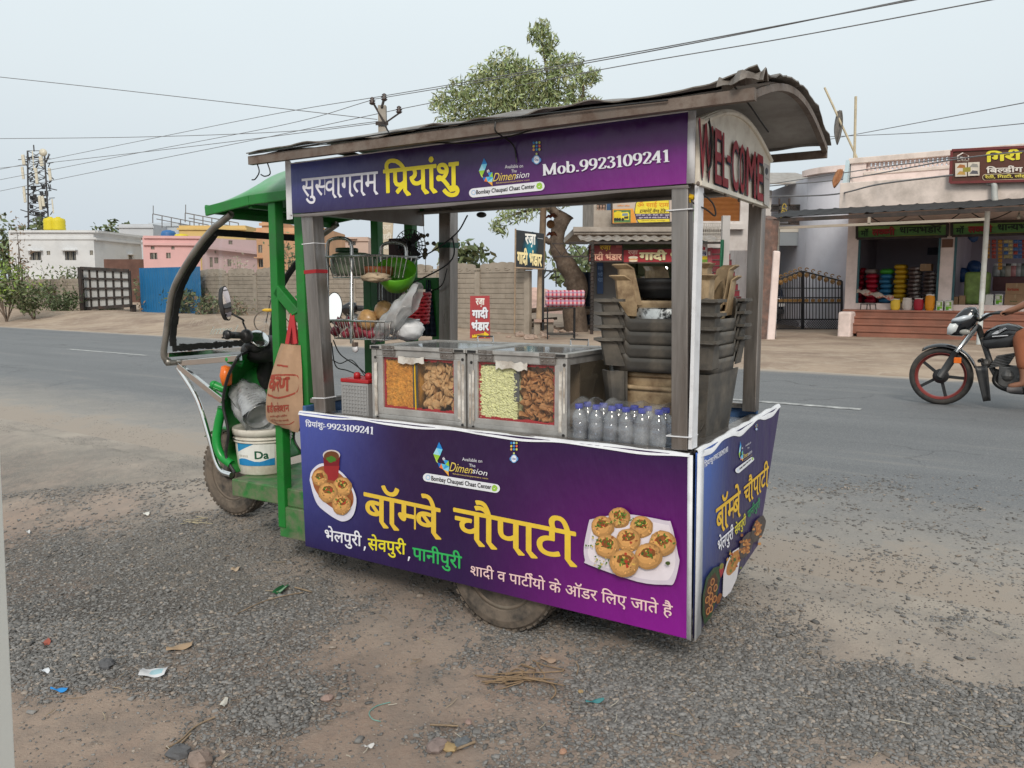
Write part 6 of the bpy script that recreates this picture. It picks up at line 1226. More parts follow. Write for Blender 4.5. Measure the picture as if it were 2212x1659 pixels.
house('pink_house','salmon pink house with small shuttered windows behind the blue fence','house',[(A_[0],Y1),(Bc[0],Y1)],0,z_(512),PK_,[(0,ua(326),ua(342),z_(560),z_(546)),(0,ua(361),ua(371),z_(558),z_(546)),(0,ua(329),ua(337),z_(539),z_(532)),(0,ua(373),ua(380),z_(539),z_(532))],[band(311,435,527,528,Y1,Y1,PK_,'string_course',.15),band(311,435,512,513,Y1,Y1,PK_,'cornice',.12)])
L2=1.; ub=lambda px:(px-436)/(560-436)
house('pale_pink_house','pale lilac-pink house with dark windows seen through the windscreen','house',[(Bc[0]+.05,Y1+.1),(Cc[0],Y1*1.06)],0,z_(513),PK2,[(0,ub(452),ub(459),z_(577),z_(555)),(0,ub(462),ub(471),z_(568),z_(555)),(0,ub(490),ub(499),z_(574),z_(558)),(0,ub(463),ub(467),z_(546),z_(540)),(0,ub(494),ub(503),z_(525),z_(516))],[band(437,560,534,548,Y1,Y1*1.06,PK2,'string_course',.25)])
def slabhouse(name,label,Y,px0,px1,py,mt,wins=(),depth=6):
 a_,b_=hp(px0,py,Y),hp(px1,py,Y); L_=b_[0]-a_[0]; f=lambda p:(hp(p,py,Y)[0]-a_[0])/L_
 t=house(name,label,'house',[(a_[0],Y),(b_[0],Y)],0,a_[2],mt,[(0,f(w[0]),f(w[1]),hp(w[0],w[3],Y)[2],hp(w[0],w[2],Y)[2])for w in wins],[])
 m=MB(); m.quad((b_[0],Y,0),(b_[0],Y+depth,0),(b_[0],Y+depth,a_[2]),(b_[0],Y,a_[2])); m.quad((a_[0],Y+depth,0),(a_[0],Y,0),(a_[0],Y,a_[2]),(a_[0],Y+depth,a_[2])); m.box((a_[0]-.12,Y-.12,a_[2]-.35),(b_[0]+.12,Y-.003,a_[2]-.2)); m.build('side_wall',mt,t); return t
GW=mat('grey_wash',(.50,.52,.55),.85,0,var=.06,scale=.5)
slabhouse('grey_house','pale grey house with stepped roof behind the pink house',75,256,330,484,GW); slabhouse('grey_house','taller pale grey block left of the yellow house',78,320,385,481,mat('grey_wash_b',(.46,.50,.54),.85,0,var=.06,scale=.5)); slabhouse('yellow_house','ochre yellow house rising above the pink houses',66,386,530,487,mat('ochre_wash',(.62,.44,.18),.85,0,var=.08,scale=.5),[(440,452,510,522)])
OW=mat('orange_wash',(.60,.35,.20),.85,0,var=.1,scale=.5,dirt=(.42,.27,.18),damt=.35,dscale=.8)
slabhouse('orange_house','peeling orange house with teal shutters behind the cab',48,553,700,492,OW,[(556,565,529,546),(568,583,527,543),(556,584,560,577),(660,672,530,552)]); slabhouse('stair_tower','orange rooftop stair tower on the orange house',47,565,590,474,OW); slabhouse('tan_house','tan house low behind the near left post',70,700,795,512,mat('tan_wash',(.48,.36,.30),.85,0,var=.1,scale=.5),[(722,740,520,534),(752,768,518,530)])
c=hp(364,510,70); m=MB(); m.lathe([(0,0),(.55,0),(.6,.1),(.6,1.0),(.5,1.2),(.2,1.3),(0,1.3)],c-(0,0,.8),n=20); o=m.build('water_tank',mat('blue_tank',(.03,.13,.33),.5,0,var=.08),fr=WF,smooth=True); tag(o,'blue water tank on the grey block roof','water tank')
c=hp(392,512,64); m=MB(); m.lathe([(0,0),(.5,0),(.55,.3),(.45,.5),(0,.55)],c-(0,0,.3),n=20); o=m.build('water_tank',TK,fr=WF,smooth=True); tag(o,'squat yellow tank beside the ochre house','water tank')
ST=mat('far_steel',(.16,.15,.15),.7,.2)
for(xa,ya,xb,yb,Y,lb)in((330,462,450,486,72,'thin steel roof frame above the grey house'),(400,460,515,482,68,'thin steel roof frame above the yellow house')):
 t=thing('roof_frame',lb,'steel frame',WF,hp(xa,ya,Y)); m=MB(); m.bar(hp(xa,ya,Y),hp(xb,yb,Y),.08); m.bar(hp(xa+8,ya+11,Y+1),hp(xb,yb+9,Y+1),.07); m.build('rail',ST,t); m=MB()
 for i in range(7):x=xa+(xb-xa)*i/6; y=ya+(yb-ya)*i/6; m.bar(hp(x,y,Y),hp(x,y+(26 if i%2 else 20),Y),.06)
 m.bar(hp(xa+1,ya-18,Y),hp(xa+1,ya,Y),.05); m.build('upright',ST,t)
mY=95; t=thing('phone_mast','lattice phone mast crowded with cream antennas behind the white house','mast',WF,hp(82,520,mY)); W1p=crop(0,320,3.073); mp_=lambda X,Y,dy=0:wp(*W1p(X,Y),y=mY+dy)
MS=mat('mast_steel',(.085,.085,.09),.6,.3); m=MB(); random.seed(5)
lg=[(lambda v,s_=s_,d_=d_:lerp(mp_(290+s_*(95-22*0),780,d_),mp_(270+s_*78,175,d_),v))for s_,d_ in((-.75,-1),(.9,-1),(.9,1.5),(-.75,1.5))]
for l in lg:m.bar(l(0),l(1),.13)
for i in range(9):
 v0,v1=i/9,(i+1)/9
 for k in range(4):m.bar(lg[k](v0),lg[(k+1)%4](v1),.07); m.bar(lg[k](v1),lg[(k+1)%4](v1),.06); m.bar(lg[(k+1)%4](v0),lg[k](v1),.05)
m.build('lattice',MS,t); m=MB()
for i in range(90):X,Y=random.uniform(205,395),random.uniform(200,770); m.bar(mp_(X,Y,random.uniform(-1.5,1.5)),mp_(X+random.gauss(0,35),Y+random.gauss(0,22),random.uniform(-1.5,1.5)),random.uniform(.05,.14))
for i in range(26):X,Y=random.uniform(240,370),random.uniform(430,770); c=mp_(X,Y,random.uniform(-1,1)); m.box(c-(.15,.12,.22),c+(.15,.12,.22))
m.build('fittings',MS,t)
for X,Y,hgt,wd in((180,245,80,22),(175,345,95,18),(188,510,125,18),(280,370,125,20),(318,255,75,26),(383,355,95,20),(308,575,110,20),(330,562,80,20),(405,600,110,10),(255,250,150,8)):
 m=MB(); a_,b_=mp_(X-6,Y-hgt/2,-2),mp_(X+6,Y+hgt/2,-2); w=wd/3.073*.864/FPX*mY; m.bar(a_,b_,w,w*.5,up=(0,1,0)); m.build('antenna',mat('antenna_cream',(.60,.56,.46),.5),t,bevel=.03)
m=MB(); m.lathe([(0,-.18),(.4,-.12),(.42,0),(.0,.03)],mp_(330,188,-2),(.1,-1,0),20); m.build('dish',mat('antenna_cream'),t,smooth=True)
m=MB(); m.bar(mp_(258,130),mp_(262,180),.1); m.build('finial',MS,t)
for i,(px,py,r,h)in enumerate(((10,505,3.5,3),(60,503,2.5,2),(232,500,1.6,1.6),(285,504,1.6,1.2),(1010,562,2.0,1.6),(1240,600,3,2))):
 p=hp(px,py,88 if i<4 else 60); bush('tree',['dark tree crown at far left beyond the white house','dark tree crown under the phone mast','small tree top beyond the white house roof','twiggy tree top beyond the white house corner','small tree top showing above the precast wall','distant tree behind the tree trunk'][i],(p[0],p[1],0.2),r*2.4,p[2]+h-.2,620,G2,.32,70+i,'tree tops beyond the walls',.5,'tree',5)
p=B(575,690); bush('bush','grey bush in front of the orange house above the wall',(*hp(640,600,40)[:2],.2),3.2,3.9,700,G2,.11,91,None,.4,'bush',7); bush('bush','leafless pale bush before the pale pink house',(*hp(515,600,42)[:2],.2),2.4,3.2,260,[(.30,.28,.22),(.22,.22,.15)],.08,92,None,.3,'bush',9)
m=MB(); a_=wp(1150,660,y=40); m.grid(lambda u,v:(-3+9*u,31+9*v,.2+1.15*math.sin(math.pi*u)*math.sin(math.pi*v)*(.7+.6*float(vnoise(np.array(u*9.),np.array(v*9.))))),24,20); o=m.build('rubble_mound',mat('pink_rubble',(.50,.33,.27),.95,0,var=.3,scale=3,bump=.6,bscale=9),fr=WF,at=(1.5,35,.2)); tag(o,'mound of pale pinkish rubble behind the wall opening','rubble',kind='structure')
PY=27.; ep=lambda px,py:wp(px,py,y=PY); pb=ep(833,640); t=thing('electric_pole','concrete electric pole with a V-shaped crossarm and three insulators','electric pole',WF,(pb[0],PY,.2)); CON=mat('pole_concrete',(.34,.31,.27),.9,0,var=.15,scale=4)
m=MB(); z1=ep(833,228)[2]; m.bar((pb[0],PY,.1),(pb[0],PY,z1),.26,.2,up=(0,1,0)); m.build('pole',CON,t,bevel=.02); m=MB(); m.bar((pb[0],PY-.12,z1-.1),ep(831,208),.06); c=ep(833,268); m.bar(c-(0,.14,0),ep(806,222),.07,.05); m.bar(c-(0,.14,0),ep(863,244),.07,.05); m.box((pb[0]-.2,PY-.16,c[2]-.06),(pb[0]+.2,PY-.11,c[2]+.05)); m.build('crossarm',FR,t)
for px,py in((804,219),(830,211),(862,238)):
 m=MB(); p=ep(px,py); m.lathe([(0,-.12),(.06,-.1),(.11,-.05),(.06,-.03),(.11,.02),(.05,.05),(.08,.09),(.03,.13),(0,.14)],p,n=14); m.build('insulator',mat('dark_porcelain',(.05,.03,.025),.3),t,smooth=True)
def wire(label,pts,Ys,r=.012,cat='power line'):
 m=MB(); P_=[wp(*p,y=Y)for p,Y in zip(pts,Ys)]; m.tube(curve_pts(P_,10),r,5,cap=False); o=m.build('power_line',mat('cable_grey',(.16,.16,.165),.6),fr=WF); return tag(o,label,cat,'overhead wires')
wire('overhead wire rising from far left to the pole top insulator',[(-60,378),(300,305),(600,245),(830,207)],(44,38,32,PY)); wire('overhead wire from the pole top up to the upper right corner',[(830,207),(1060,168),(1400,108),(1700,52),(2000,-5)],(PY,22,18,15,13)); wire('second overhead wire running just below the top right one',[(804,215),(1100,166),(1500,93),(1960,0),(2050,-18)],(PY,22,17,13.5,13)); wire('lowest of the wires sloping to the upper right',[(862,236),(1290,152),(1700,82),(2140,0),(2240,-18)],(PY,21,17,14,13))
wire('overhead wire from the left edge to the lower insulator, middle of three',[(-60,400),(300,330),(620,268),(804,216)],(44,38,32,PY)); wire('overhead wire sagging from the left edge to the right insulator',[(-60,425),(250,362),(560,300),(862,236)],(44,38,32,PY)); wire('straight thin wire falling from upper left to the pole',[(-60,160),(200,188),(500,222),(815,258)],(30,29,28,PY)); wire('nearly level wire crossing behind the phone mast',[(-60,300),(300,296),(620,284),(820,262)],(34,32,30,PY)); wire('steep wire from the far left edge crossing the level one',[(-60,370),(400,318),(815,266)],(40,33,PY))
wire('wire from behind the gable board to the right edge, upper',[(1770,305),(2000,262),(2260,213)],(30,24,18)); wire('wire from behind the gable board to the right edge, lower',[(1770,296),(2000,286),(2260,262)],(34,26,20)); wire('cable sagging from the balcony to the brown sign, upper',[(1660,402),(1830,386),(2060,345),(2230,325)],(24,22,18,16),.016); wire('cable sagging from the balcony to the brown sign, lower',[(1660,425),(1800,420),(1900,398),(2060,378)],(24,22,19,17),.02); wire('thin cable sloping below the parapet balusters',[(1660,398),(1900,362),(2080,338)],(25,20,17),.012)
# ---------------- mattress shop and its neighbours (frontal plane) ----------------
W5b=crop(1380,480,5.821); W3r=crop(1700,480,4.367); W2b=crop(1100,500,4.6075)
sp_=lambda X,Y,y,c=W5b:wp(*c(X,Y),y=y)
PLA=mat('dirty_plaster',(.40,.35,.30),.9,0,var=.14,scale=1.5,dirt=(.22,.18,.15),damt=.45,dscale=2.2,bump=.15); PLW=mat('white_plaster',(.62,.58,.56),.9,0,var=.08,scale=1.2,dirt=(.38,.33,.30),damt=.35,dscale=2); PNK=mat('pink_white_plaster',(.80,.67,.63),.88,0,var=.08,scale=1,dirt=(.46,.38,.34),damt=.34,dscale=2.6); BLW=mat('bluish_white_plaster',(.64,.64,.70),.85,0,var=.06,scale=1,dirt=(.45,.44,.48),damt=.25,dscale=1.5)
TINS=mat('corrugated_tin',(.36,.33,.30),.6,.3,var=.2,scale=4,dirt=(.17,.11,.08),damt=.4,dscale=5); DARKI=mat('dark_interior',(.055,.052,.055),.9,0,var=.2,scale=2); GRNI=mat('pale_green_wall',(.20,.25,.17),.85,0,var=.1,scale=1)
SY=24.
shop=thing('mattress_shop','weathered two-storey mattress shop with tin awning and red sign boards','shop',WF,(*sp_(600,600,SY)[:2],GZR))
xL,xR=sp_(285,560,SY)[0],sp_(2075,560,SY)[0]; zS0,zS1=sp_(900,615,SY-.9)[2],sp_(900,525,SY-.9)[2]
m=MB(); m.box((xL,SY-.9,zS0),(xR,SY+3.4,zS1)); m.box((xL-.02,SY-.96,zS1-.10),(xR,SY-.902,zS1+.03)); m.build('balcony_slab',PLA,shop)
xU=sp_(592,300,SY)[0]; zU=zS1+2.7
m=MB(); P=lambda u,v,e_:np.array((u,SY-.3+e_,v)); wx=[sp_(X,200,SY-.3)[0]for X in(650,785,795,865)]
wall_open(m,P,xU,xR,zS1,zU,[(wx[0],wx[1],sp_(650,280,SY)[2],zU-.5),(wx[2],wx[3],sp_(800,280,SY)[2],zU-.5)],.25); m.quad((xU,SY-.3,zS1),(xU,SY+3.4,zS1),(xU,SY+3.4,zU),(xU,SY-.3,zU)); m.build('upper_wall',PLA,shop)
m=MB(); m.quad((wx[0],SY-.1,zS1+.5),(wx[1],SY-.1,zS1+.5),(wx[1],SY-.1,zU-.4),(wx[0],SY-.1,zU-.4)); wn=m.build('window',mat('peach_curtain',(.55,.38,.30),.8),shop)
m=MB()
for i in range(4):x=wx[0]+(wx[1]-wx[0])*i/3; m.box((x-.012,SY-.25,zS1+.6),(x+.012,SY-.225,zU-.5))
for i in range(5):z=zS1+.7+.4*i; m.box((wx[0],SY-.224,z),(wx[1],SY-.20,z+.02))
m.build('grille',FR,wn); m=MB(); m.quad((wx[2],SY-.1,zS1+.5),(wx[3],SY-.1,zS1+.5),(wx[3],SY-.1,zU-.4),(wx[2],SY-.1,zU-.4)); m.build('blue_door',mat('blue_door',(.05,.12,.25),.6),shop)
xl,xr,zt=sp_(600,1100,SY)[0],sp_(2075,1100,SY)[0],zS0
m=MB(); x1,x2=sp_(955,1100,SY)[0],sp_(1960,1100,SY)[0]
m.box((xl,SY-.15,GZR-.1),(x1,SY+.15,zt)); m.box((x2,SY-.15,GZR-.1),(xr,SY+.15,zt)); m.build('front_wall',mat('grey_shutter_wall',(.12,.12,.12),.8,0,var=.2,scale=2),shop)
m=MB(); m.quad((x1,SY+2.4,GZR),(x2,SY+2.4,GZR),(x2,SY+2.4,zt),(x1,SY+2.4,zt)); m.quad((x1,SY+.15,GZR),(x1,SY+2.4,GZR),(x1,SY+2.4,zt),(x1,SY+.15,zt)); m.quad((x2,SY+2.4,GZR),(x2,SY+.15,GZR),(x2,SY+.15,zt),(x2,SY+2.4,zt)); m.quad((x1,SY,GZR+.06),(x2,SY,GZR+.06),(x2,SY+2.4,GZR+.06),(x1,SY+2.4,GZR+.06)); m.box((x1+.9,SY+2.0,zt-1.05),(x2-.3,SY+2.38,zt-.55)); m.build('inner_wall',GRNI,shop)
m=MB(); m.ball(sp_(1660,1110,SY+.6),.045,12,8); m.build('bulb',mat('lit_bulb',(1,.97,.9),.3,emit=9),shop,smooth=True)
za,zb=sp_(900,640,SY-.85)[2],sp_(900,705,SY-2.0)[2]; xa,xb=sp_(410,700,SY-1.9)[0],sp_(470*1.32+1700-80,690,SY-1.9)[0]; xb=sp_(470,500,SY-1.9,W3r)[0]
def corr(m,x0,x1,ya,yb,za,zb,pitch,amp,nv=4):
 n=int((x1-x0)/pitch*6); m.grid(lambda u,v:(x0+(x1-x0)*u,ya+(yb-ya)*v,za+(zb-za)*v+amp*math.sin(2*math.pi*(x1-x0)*u/pitch)+.01*math.sin(u*29+v*3)),n,nv)
m=MB(); corr(m,xa,xb,SY-.85,SY-2.0,za,zb,.26,.022); m.build('awning',TINS,shop,solid=.006)
m=MB(); zz=zb-.06
m.bar((xa-.3,SY-1.95,zz),(xb,SY-1.95,zz),.06); m.bar((xa-.75,SY-1.95,zz-.02),(xa+.2,SY-1.95,zz-.02),.04); m.bar((xa-.75,SY-1.95,zz-.36),(xa+.2,SY-1.95,zz-.36),.04)
for i in range(4):m.bar((xa-.75+.26*i,SY-1.95,zz-.36*(i%2)),(xa-.49+.26*i,SY-1.95,zz-.36*((i+1)%2)),.025)
m.build('awning_truss',FR,shop)
px=sp_(586,1100,SY-1.95)[0]; m=MB(); m.tube([(px,SY-1.95,GZR-.05),(px,SY-1.95,zz)],.045,8)
for i in range(22):z=GZR+.1+.1*i; m.tube([(px+.055*math.cos(a_),SY-1.95+.055*math.sin(a_),z+.012*a_)for a_ in np.linspace(0,6.28,10)],.012,4)
m.build('twisted_post',FR,shop)
def board(name,label,cat,tl,tr,br,bl,Y,col,fr_=None,th=.05,grp=None,c=W5b,edge=None):
 pts=[sp_(*p,Y,c)for p in(tl,tr,br,bl)]; t=thing(name,label,cat,WF,(*pts[3][:2],pts[3][2]),grp)
 m=MB(); m.prism(pts,(0,th,0)); m.build('panel',mat('panel_'+name+str(len(MATS)),col,.5,0,var=.08,scale=2,dirt=tuple(.55*x for x in col),damt=.3,dscale=2),t)
 if edge:
  m=MB();
  for p,q in zip(pts,pts[1:]+pts[:1]):m.bar(p,q,.035,.035)
  m.build('sign_frame',edge,t)
 a=Art(plane_px(WF,pts[0]-(0,.003,0),pts[1]-(0,.003,0),pts[2]-(0,.003,0)),c); a.z=.004; return t,a
def tx(a,s,b,x0,x1,y0,y1,col,dy=0,gap=6,sh=None):
 t=shape(s,b); ys=[q[1]for p,_ in t[0]for q in p]
 if sh:a.text(t,(x0+sh,y0+sh),(x1+sh,y0+dy+sh),(x1+sh,y1+dy+sh),(x0+sh,y1+sh),(40,20,20),stag=True); a.z+=.004
 a.text(t,(x0,y0),(x1,y0+dy),(x1,y1+dy),(x0,y1),col); a.z+=.002
t,a=board('shop_sign','dull red sign board under the tin awning at the left end','sign board',(538,772),(1030,768),(1028,1012),(530,1012),SY-1.6,(.24,.035,.035),edge=FR)
tx(a,'रज़ा',.03,695,855,780,858,(215,180,70),sh=5); tx(a,'गादी भंडार',.03,545,1015,868,1000,(225,175,150)); a.poly([(930,782),(1015,780),(1015,788),(930,790)],(205,120,110)); a.poly([(930,798),(1015,796),(1015,804),(930,806)],(205,120,110)); a.mb.build('lettering',PRINTD,t)
t,a=board('shop_sign','brighter red long sign board with mattress picture beside the dull one','sign board',(1033,838),(2025,815),(2025,1028),(1033,1030),SY-1.55,(.36,.02,.03),edge=FR)
tx(a,'रज़ा',.03,1105,1250,850,925,(215,170,160)); tx(a,'गादी',.05,1265,1672,838,1000,(226,215,170),sh=7); tx(a,'भंडार',.05,1720,1990,850,1000,(226,215,170),sh=7); a.ell(1180,955,70,22,(232,220,200)); a.ell(1182,985,66,18,(215,160,110)); a.ell(1180,1003,64,14,(222,205,180)); a.mb.build('lettering',PRINTD,t)
t,a=board('truck_sign','yellow transport sign board with tipper truck picture above the slab','sign board',(872,60),(2085,30),(2080,432),(872,466),SY-1.0,(.52,.43,.36),edge=FR)
a.poly([(880,250),(1180,240),(1235,458),(880,462)],(222,150,60)); a.poly([(1290,80),(1700,66),(1720,460),(1265,462),(1225,400),(1198,290),(1215,170),(1250,110)],(70,60,30)); a.poly([(1298,84),(1695,70),(1712,454),(1272,456),(1236,398),(1208,290),(1224,172),(1258,114)],(226,206,62)); a.poly([(1204,318),(1712,308),(1714,392),(1236,400)],(66,54,84))
a.poly([(898,265),(1145,262),(1145,445),(898,448)],(88,120,70)); a.poly([(900,300),(960,275),(1010,285),(1015,380),(905,390)],(214,190,40)); a.poly([(1000,300),(1110,290),(1125,330),(1118,405),(1005,400)],(228,206,50)); a.poly([(1020,312),(1100,306),(1106,345),(1022,352)],(120,140,150)); a.poly([(1048,358),(1112,352),(1110,390),(1050,392)],(60,56,40))
for X in(920,950,985,1030):a.ell(X,400,20,24,(40,38,40),12)
a.poly([(1850,200),(2080,195),(2078,428),(1850,436)],(96,124,76)); a.poly([(1880,250),(2060,240),(2060,390),(1885,395)],(220,196,44)); a.poly([(1990,260),(2050,256),(2052,310),(1992,315)],(60,70,80))
tx(a,'ॐ साई राम',.025,1240,1702,135,230,(214,140,30)); tx(a,'ट्रान्सपोर्ट अॅण्ड ट्रेडिंग',.02,1275,1680,238,305,(70,50,30)); tx(a,'हमारे यहां • रेती • गिट्टी • ईंट • मुरूम',.02,1225,1705,322,352,(220,210,220)); tx(a,'मुरुम आदि के ऑर्डर लिये जाते है',.02,1262,1690,360,388,(220,210,220)); tx(a,'भंडारा रोड, नागपूर',.01,1300,1650,408,424,(110,80,40)); tx(a,'अनिल प्रोप्रा',.02,945,1130,185,210,(220,140,60)); a.mb.build('lettering',PRINTD,t)
t,a=board('travel_poster','blue and yellow travel poster under the awning by the red stairs','poster',(60,522),(300,510),(300,782),(60,790),SY-1.5,(.10,.28,.42),c=W3r)
a.poly([(60,580),(298,560),(298,700),(60,705)],(216,210,214)); a.poly([(60,700),(298,700),(298,735),(60,738)],(222,190,40)); a.poly([(60,738),(298,735),(298,782),(60,788)],(110,150,60)); a.poly([(60,655),(285,650),(285,692),(60,697)],(60,56,96)); tx(a,'Travels',.05,122,276,588,632,(196,40,56)); tx(a,'D',.04,150,172,532,562,(150,40,70)); tx(a,'ट्रॅव्हल्स बुकिंग',.02,80,280,657,672,(215,215,225)); tx(a,'कार व बस',.02,110,270,676,690,(215,215,225)); tx(a,'Travels',.02,200,235,708,730,(80,60,40)); a.mb.build('lettering',PRINTD,t)
t,a=board('red_poster','narrow pink-red poster hanging right of the travel poster','poster',(302,610),(352,605),(350,765),(302,770),SY-1.5,(.40,.10,.12),c=W3r); a.poly([(308,650),(330,648),(330,690),(308,692)],(210,200,200)); a.mb.build('lettering',PRINTD,t)
t,a=board('banner_strip','tall blue banner strip on the wall under the dull red sign','banner',(658,1030),(745,1030),(745,1480),(658,1480),SY-.2,(.02,.06,.16)); tx(a,'रज़ा',.02,668,738,1085,1150,(120,150,190)); tx(a,'गादी',.02,668,738,1160,1225,(120,150,190)); tx(a,'भंडार',.02,668,738,1240,1310,(120,150,190)); a.mb.build('lettering',PRINTD,t)
m=MB(); p,q=sp_(1600,830,SY+1.2,W2b),sp_(1735,1420,SY+1.2,W2b); corr(m,0,q[0]-p[0]+.6,0,0,0,0,.1,.02,2)if False else None
for i in range(16):x=p[0]+.1*i; m.quad((x,SY+1.2+.03*(i%2),GZR),(x+.1,SY+1.2+.03*((i+1)%2),GZR),(x+.1,SY+1.2+.03*((i+1)%2),p[2]),(x,SY+1.2+.03*(i%2),p[2]))
o=m.build('sheet_gate',mat('dark_blue_sheet',(.018,.026,.05),.5,.2,var=.2),fr=WF,solid=.01); tag(o,'dark blue corrugated sheet gate behind the tree trunk','gate')
sb=wp(1585,711,z=GZR); n_s=13; x0,x1=wp(*W3r(490,1450),y=sb[1])[0],wp(*W3r(742,1450),y=sb[1])[0]; ztop=wp(*W3r(600,612),y=sb[1]+2.6)[2]; rise=(ztop-GZR)/n_s
st=thing('staircase','steep red-painted concrete stairs with worn treads beside the mattress shop','stairs',WF,(x0,sb[1],GZR)); m=MB(); k=MB(); sw_=x1-x0
for i in range(n_s):
 y=sb[1]+.2*i; z=GZR+rise*i; m.box((x0+.002*i,y,z-.0),(x1-.002*i,y+.2*(n_s-i)+.3,z+rise-.032)); k.box((x0+.002*i,y-.018,z+rise-.030),(x1-.002*i,y+.22,z+rise))
m.build('riser',mat('red_paint',(.24,.012,.03),.6,0,var=.15,scale=3,dirt=(.10,.06,.055),damt=.42,dscale=4),st); k.build('tread',mat('worn_tread',(.12,.085,.08),.8,0,var=.3,scale=4),st)
m=MB(); yb=sb[1]+2.65; xw0,xw1=wp(*W3r(484,500),y=yb)[0],wp(*W3r(745,500),y=yb)[0]; zw0,zw1=wp(*W3r(600,622),y=yb)[2],wp(*W3r(600,-160),y=yb)[2]
P=lambda u,v,e_:np.array((u,yb+e_,v)); sh0,sh1=wp(*W3r(212,300),y=yb)[0],wp(*W3r(655,300),y=yb)[0]; zs0,zs1=wp(*W3r(400,318),y=yb)[2],wp(*W3r(400,10),y=yb)[2]
up=thing('upper_block','white upper storey with orange roller shutter above the red stairs','building',WF,(xw0,yb,zw0)); wall_open(m,P,sh0-.5,xw1,zw0-.05,zw1,[(sh0,sh1,zs0,zs1)],.12); m.box((xw1-.02,yb+.003,GZR),(xw1+.25,yb+3,zw1)); m.box((sh0-.5,yb-.25,zs0-.28),(sh1+.1,yb-.003,zs0-.12)); m.build('wall',PLW,up)
m=MB()
for i in range(22):z0,z1=zs0+(zs1-zs0)*i/22,zs0+(zs1-zs0)*(i+1)/22; m.quad((sh0,yb+.11,z0),(sh1,yb+.11,z0),(sh1,yb+.08,z0+.6*(z1-z0)),(sh0,yb+.08,z0+.6*(z1-z0))); m.quad((sh0,yb+.08,z0+.6*(z1-z0)),(sh1,yb+.08,z0+.6*(z1-z0)),(sh1,yb+.11,z1),(sh0,yb+.11,z1))
m.build('shutter',mat('orange_shutter',(.42,.185,.06),.6,.1,var=.2,scale=3,dirt=(.25,.12,.06),damt=.4),up)
m=MB(); z0,z1=zs0-.75,zs0-.14; xg0,xg1=wp(*W3r(165,380),y=yb-.9)[0],wp(*W3r(455,380),y=yb-.9)[0]
for i in range(15):x=xg0+(xg1-xg0)*i/14; m.bar((x,yb-.9,z0),(x,yb-.9,z1),.02)
for z in(z0,z1,(z0+z1)/2):m.bar((xg0,yb-.9,z),(xg1,yb-.9,z),.03)
for i in range(7):x=xg0+(xg1-xg0)*(i+.5)/7; m.tube([(x+.13*math.cos(a_),yb-.9,(z0+z1)/2+.2*math.sin(a_))for a_ in np.linspace(0,6.28,14,endpoint=False)],.012,4,closed=True)
o=m.build('iron_railing',mat('cream_iron',(.45,.42,.38),.6),fr=WF); tag(o,'ornate cream iron railing below the orange shutter','railing')
m=MB(); p,q=wp(*W3r(465,260),y=SY-1.8),wp(*W3r(492,1060),y=SY-1.8); m.bar((p[0]+.09,SY-1.8,GZR),(p[0]+.09,SY-1.8,p[2]),.2,.16,up=(0,1,0)); o=m.build('pillar',mat('grey_pillar',(.46,.44,.43),.85,0,var=.1,scale=2),fr=WF); tag(o,'slim grey white-topped pillar left of the red stairs','pillar')
m=MB(); p,q=wp(*W3r(445,520),y=SY-2.),wp(*W3r(470,930),y=SY-2.); m.grid(lambda u,v:(p[0]+(q[0]-p[0])*u*(1-.3*v),SY-2.+.03*math.sin(u*9+v*4),p[2]+(q[2]-p[2])*v),8,10); o=m.build('green_cloth',mat('green_cloth',(.03,.16,.09),.8,var=.2),fr=WF,solid=.01); tag(o,'strip of green cloth hanging by the slim grey pillar','cloth')
BRK=mat('broken_brick',(.20,.12,.095),.95,0,var=.35,scale=5,dirt=(.10,.085,.08),damt=.5,dscale=4,bump=.9,bscale=14)
m=MB(); y=19.9; p,q=wp(*W3r(868,1560),y=y),wp(*W3r(985,310),y=y)
m.grid(lambda u,v:(lambda a_:((p[0]+q[0])/2+.36*math.cos(a_)*(1-.10*v)+.05*float(vnoise(np.array(v*16.),np.array(u*8.))),y+.25+.3*math.sin(a_),GZR-.1+(q[2]-GZR+.1)*v))(2*math.pi*u),20,24,wrapu=True); m.ball(((p[0]+q[0])/2,y+.25,q[2]),(.32,.26,.12),14,8,.2); o=m.build('brick_pillar',BRK,fr=WF); tag(o,'broken brick pillar beside the white gate pillar','pillar')
m=MB(); p,q=wp(*W3r(940,1575),y=y),wp(*W3r(1085,650),y=y); m.prism([(p[0],y-.1,GZR-.05),(p[0]+(q[0]-p[0])*.78,y-.1,GZR-.05),(q[0],y-.1,q[2]),(p[0]+(q[0]-p[0])*.34,y-.1,q[2]+.02)],(0,.5,0)); o=m.build('gate_pillar',PNK,fr=WF,bevel=.03); tag(o,'pinkish white gate pillar with awning pipe leaning on it','pillar')
# ---------------- grocery on the right (road frame) ----------------
W2r,W4r,W3g=crop(1860,200,2.963),crop(2100,480,4.8087),crop(1860,640,3.16)
GY=23.0; gr=lambda X,Y,c=W4r,y=GY:rp(*c(X,Y),y=y)
gs=thing('grocery','pinkish white grocery shop with baluster parapet and two open fronts','shop',RF,(*gr(100,1415)[:2],0))
xA=gr(70,1000)[0]; o1=(gr(212,900)[0],gr(1195,900)[0],gr(700,1340)[2],gr(700,545)[2]); xP=gr(1365,900)[0]; xE=xP+6.5; zP=gr(1200,1425,y=GY-.3)[2]
zc0,zc1=gr(1400,890,W2r,GY-.5)[2],gr(1400,800,W2r,GY-.5)[2]; zp1=gr(1300,550,W2r)[2]
m=MB(); P=lambda u,v,e_:np.array((u,GY+e_,v)); bal0,bal1=gr(1300,645,W2r)[2],gr(1300,576,W2r)[2]; bx0,bx1=gr(905,620,W2r)[0],gr(1530,620,W2r)[0]
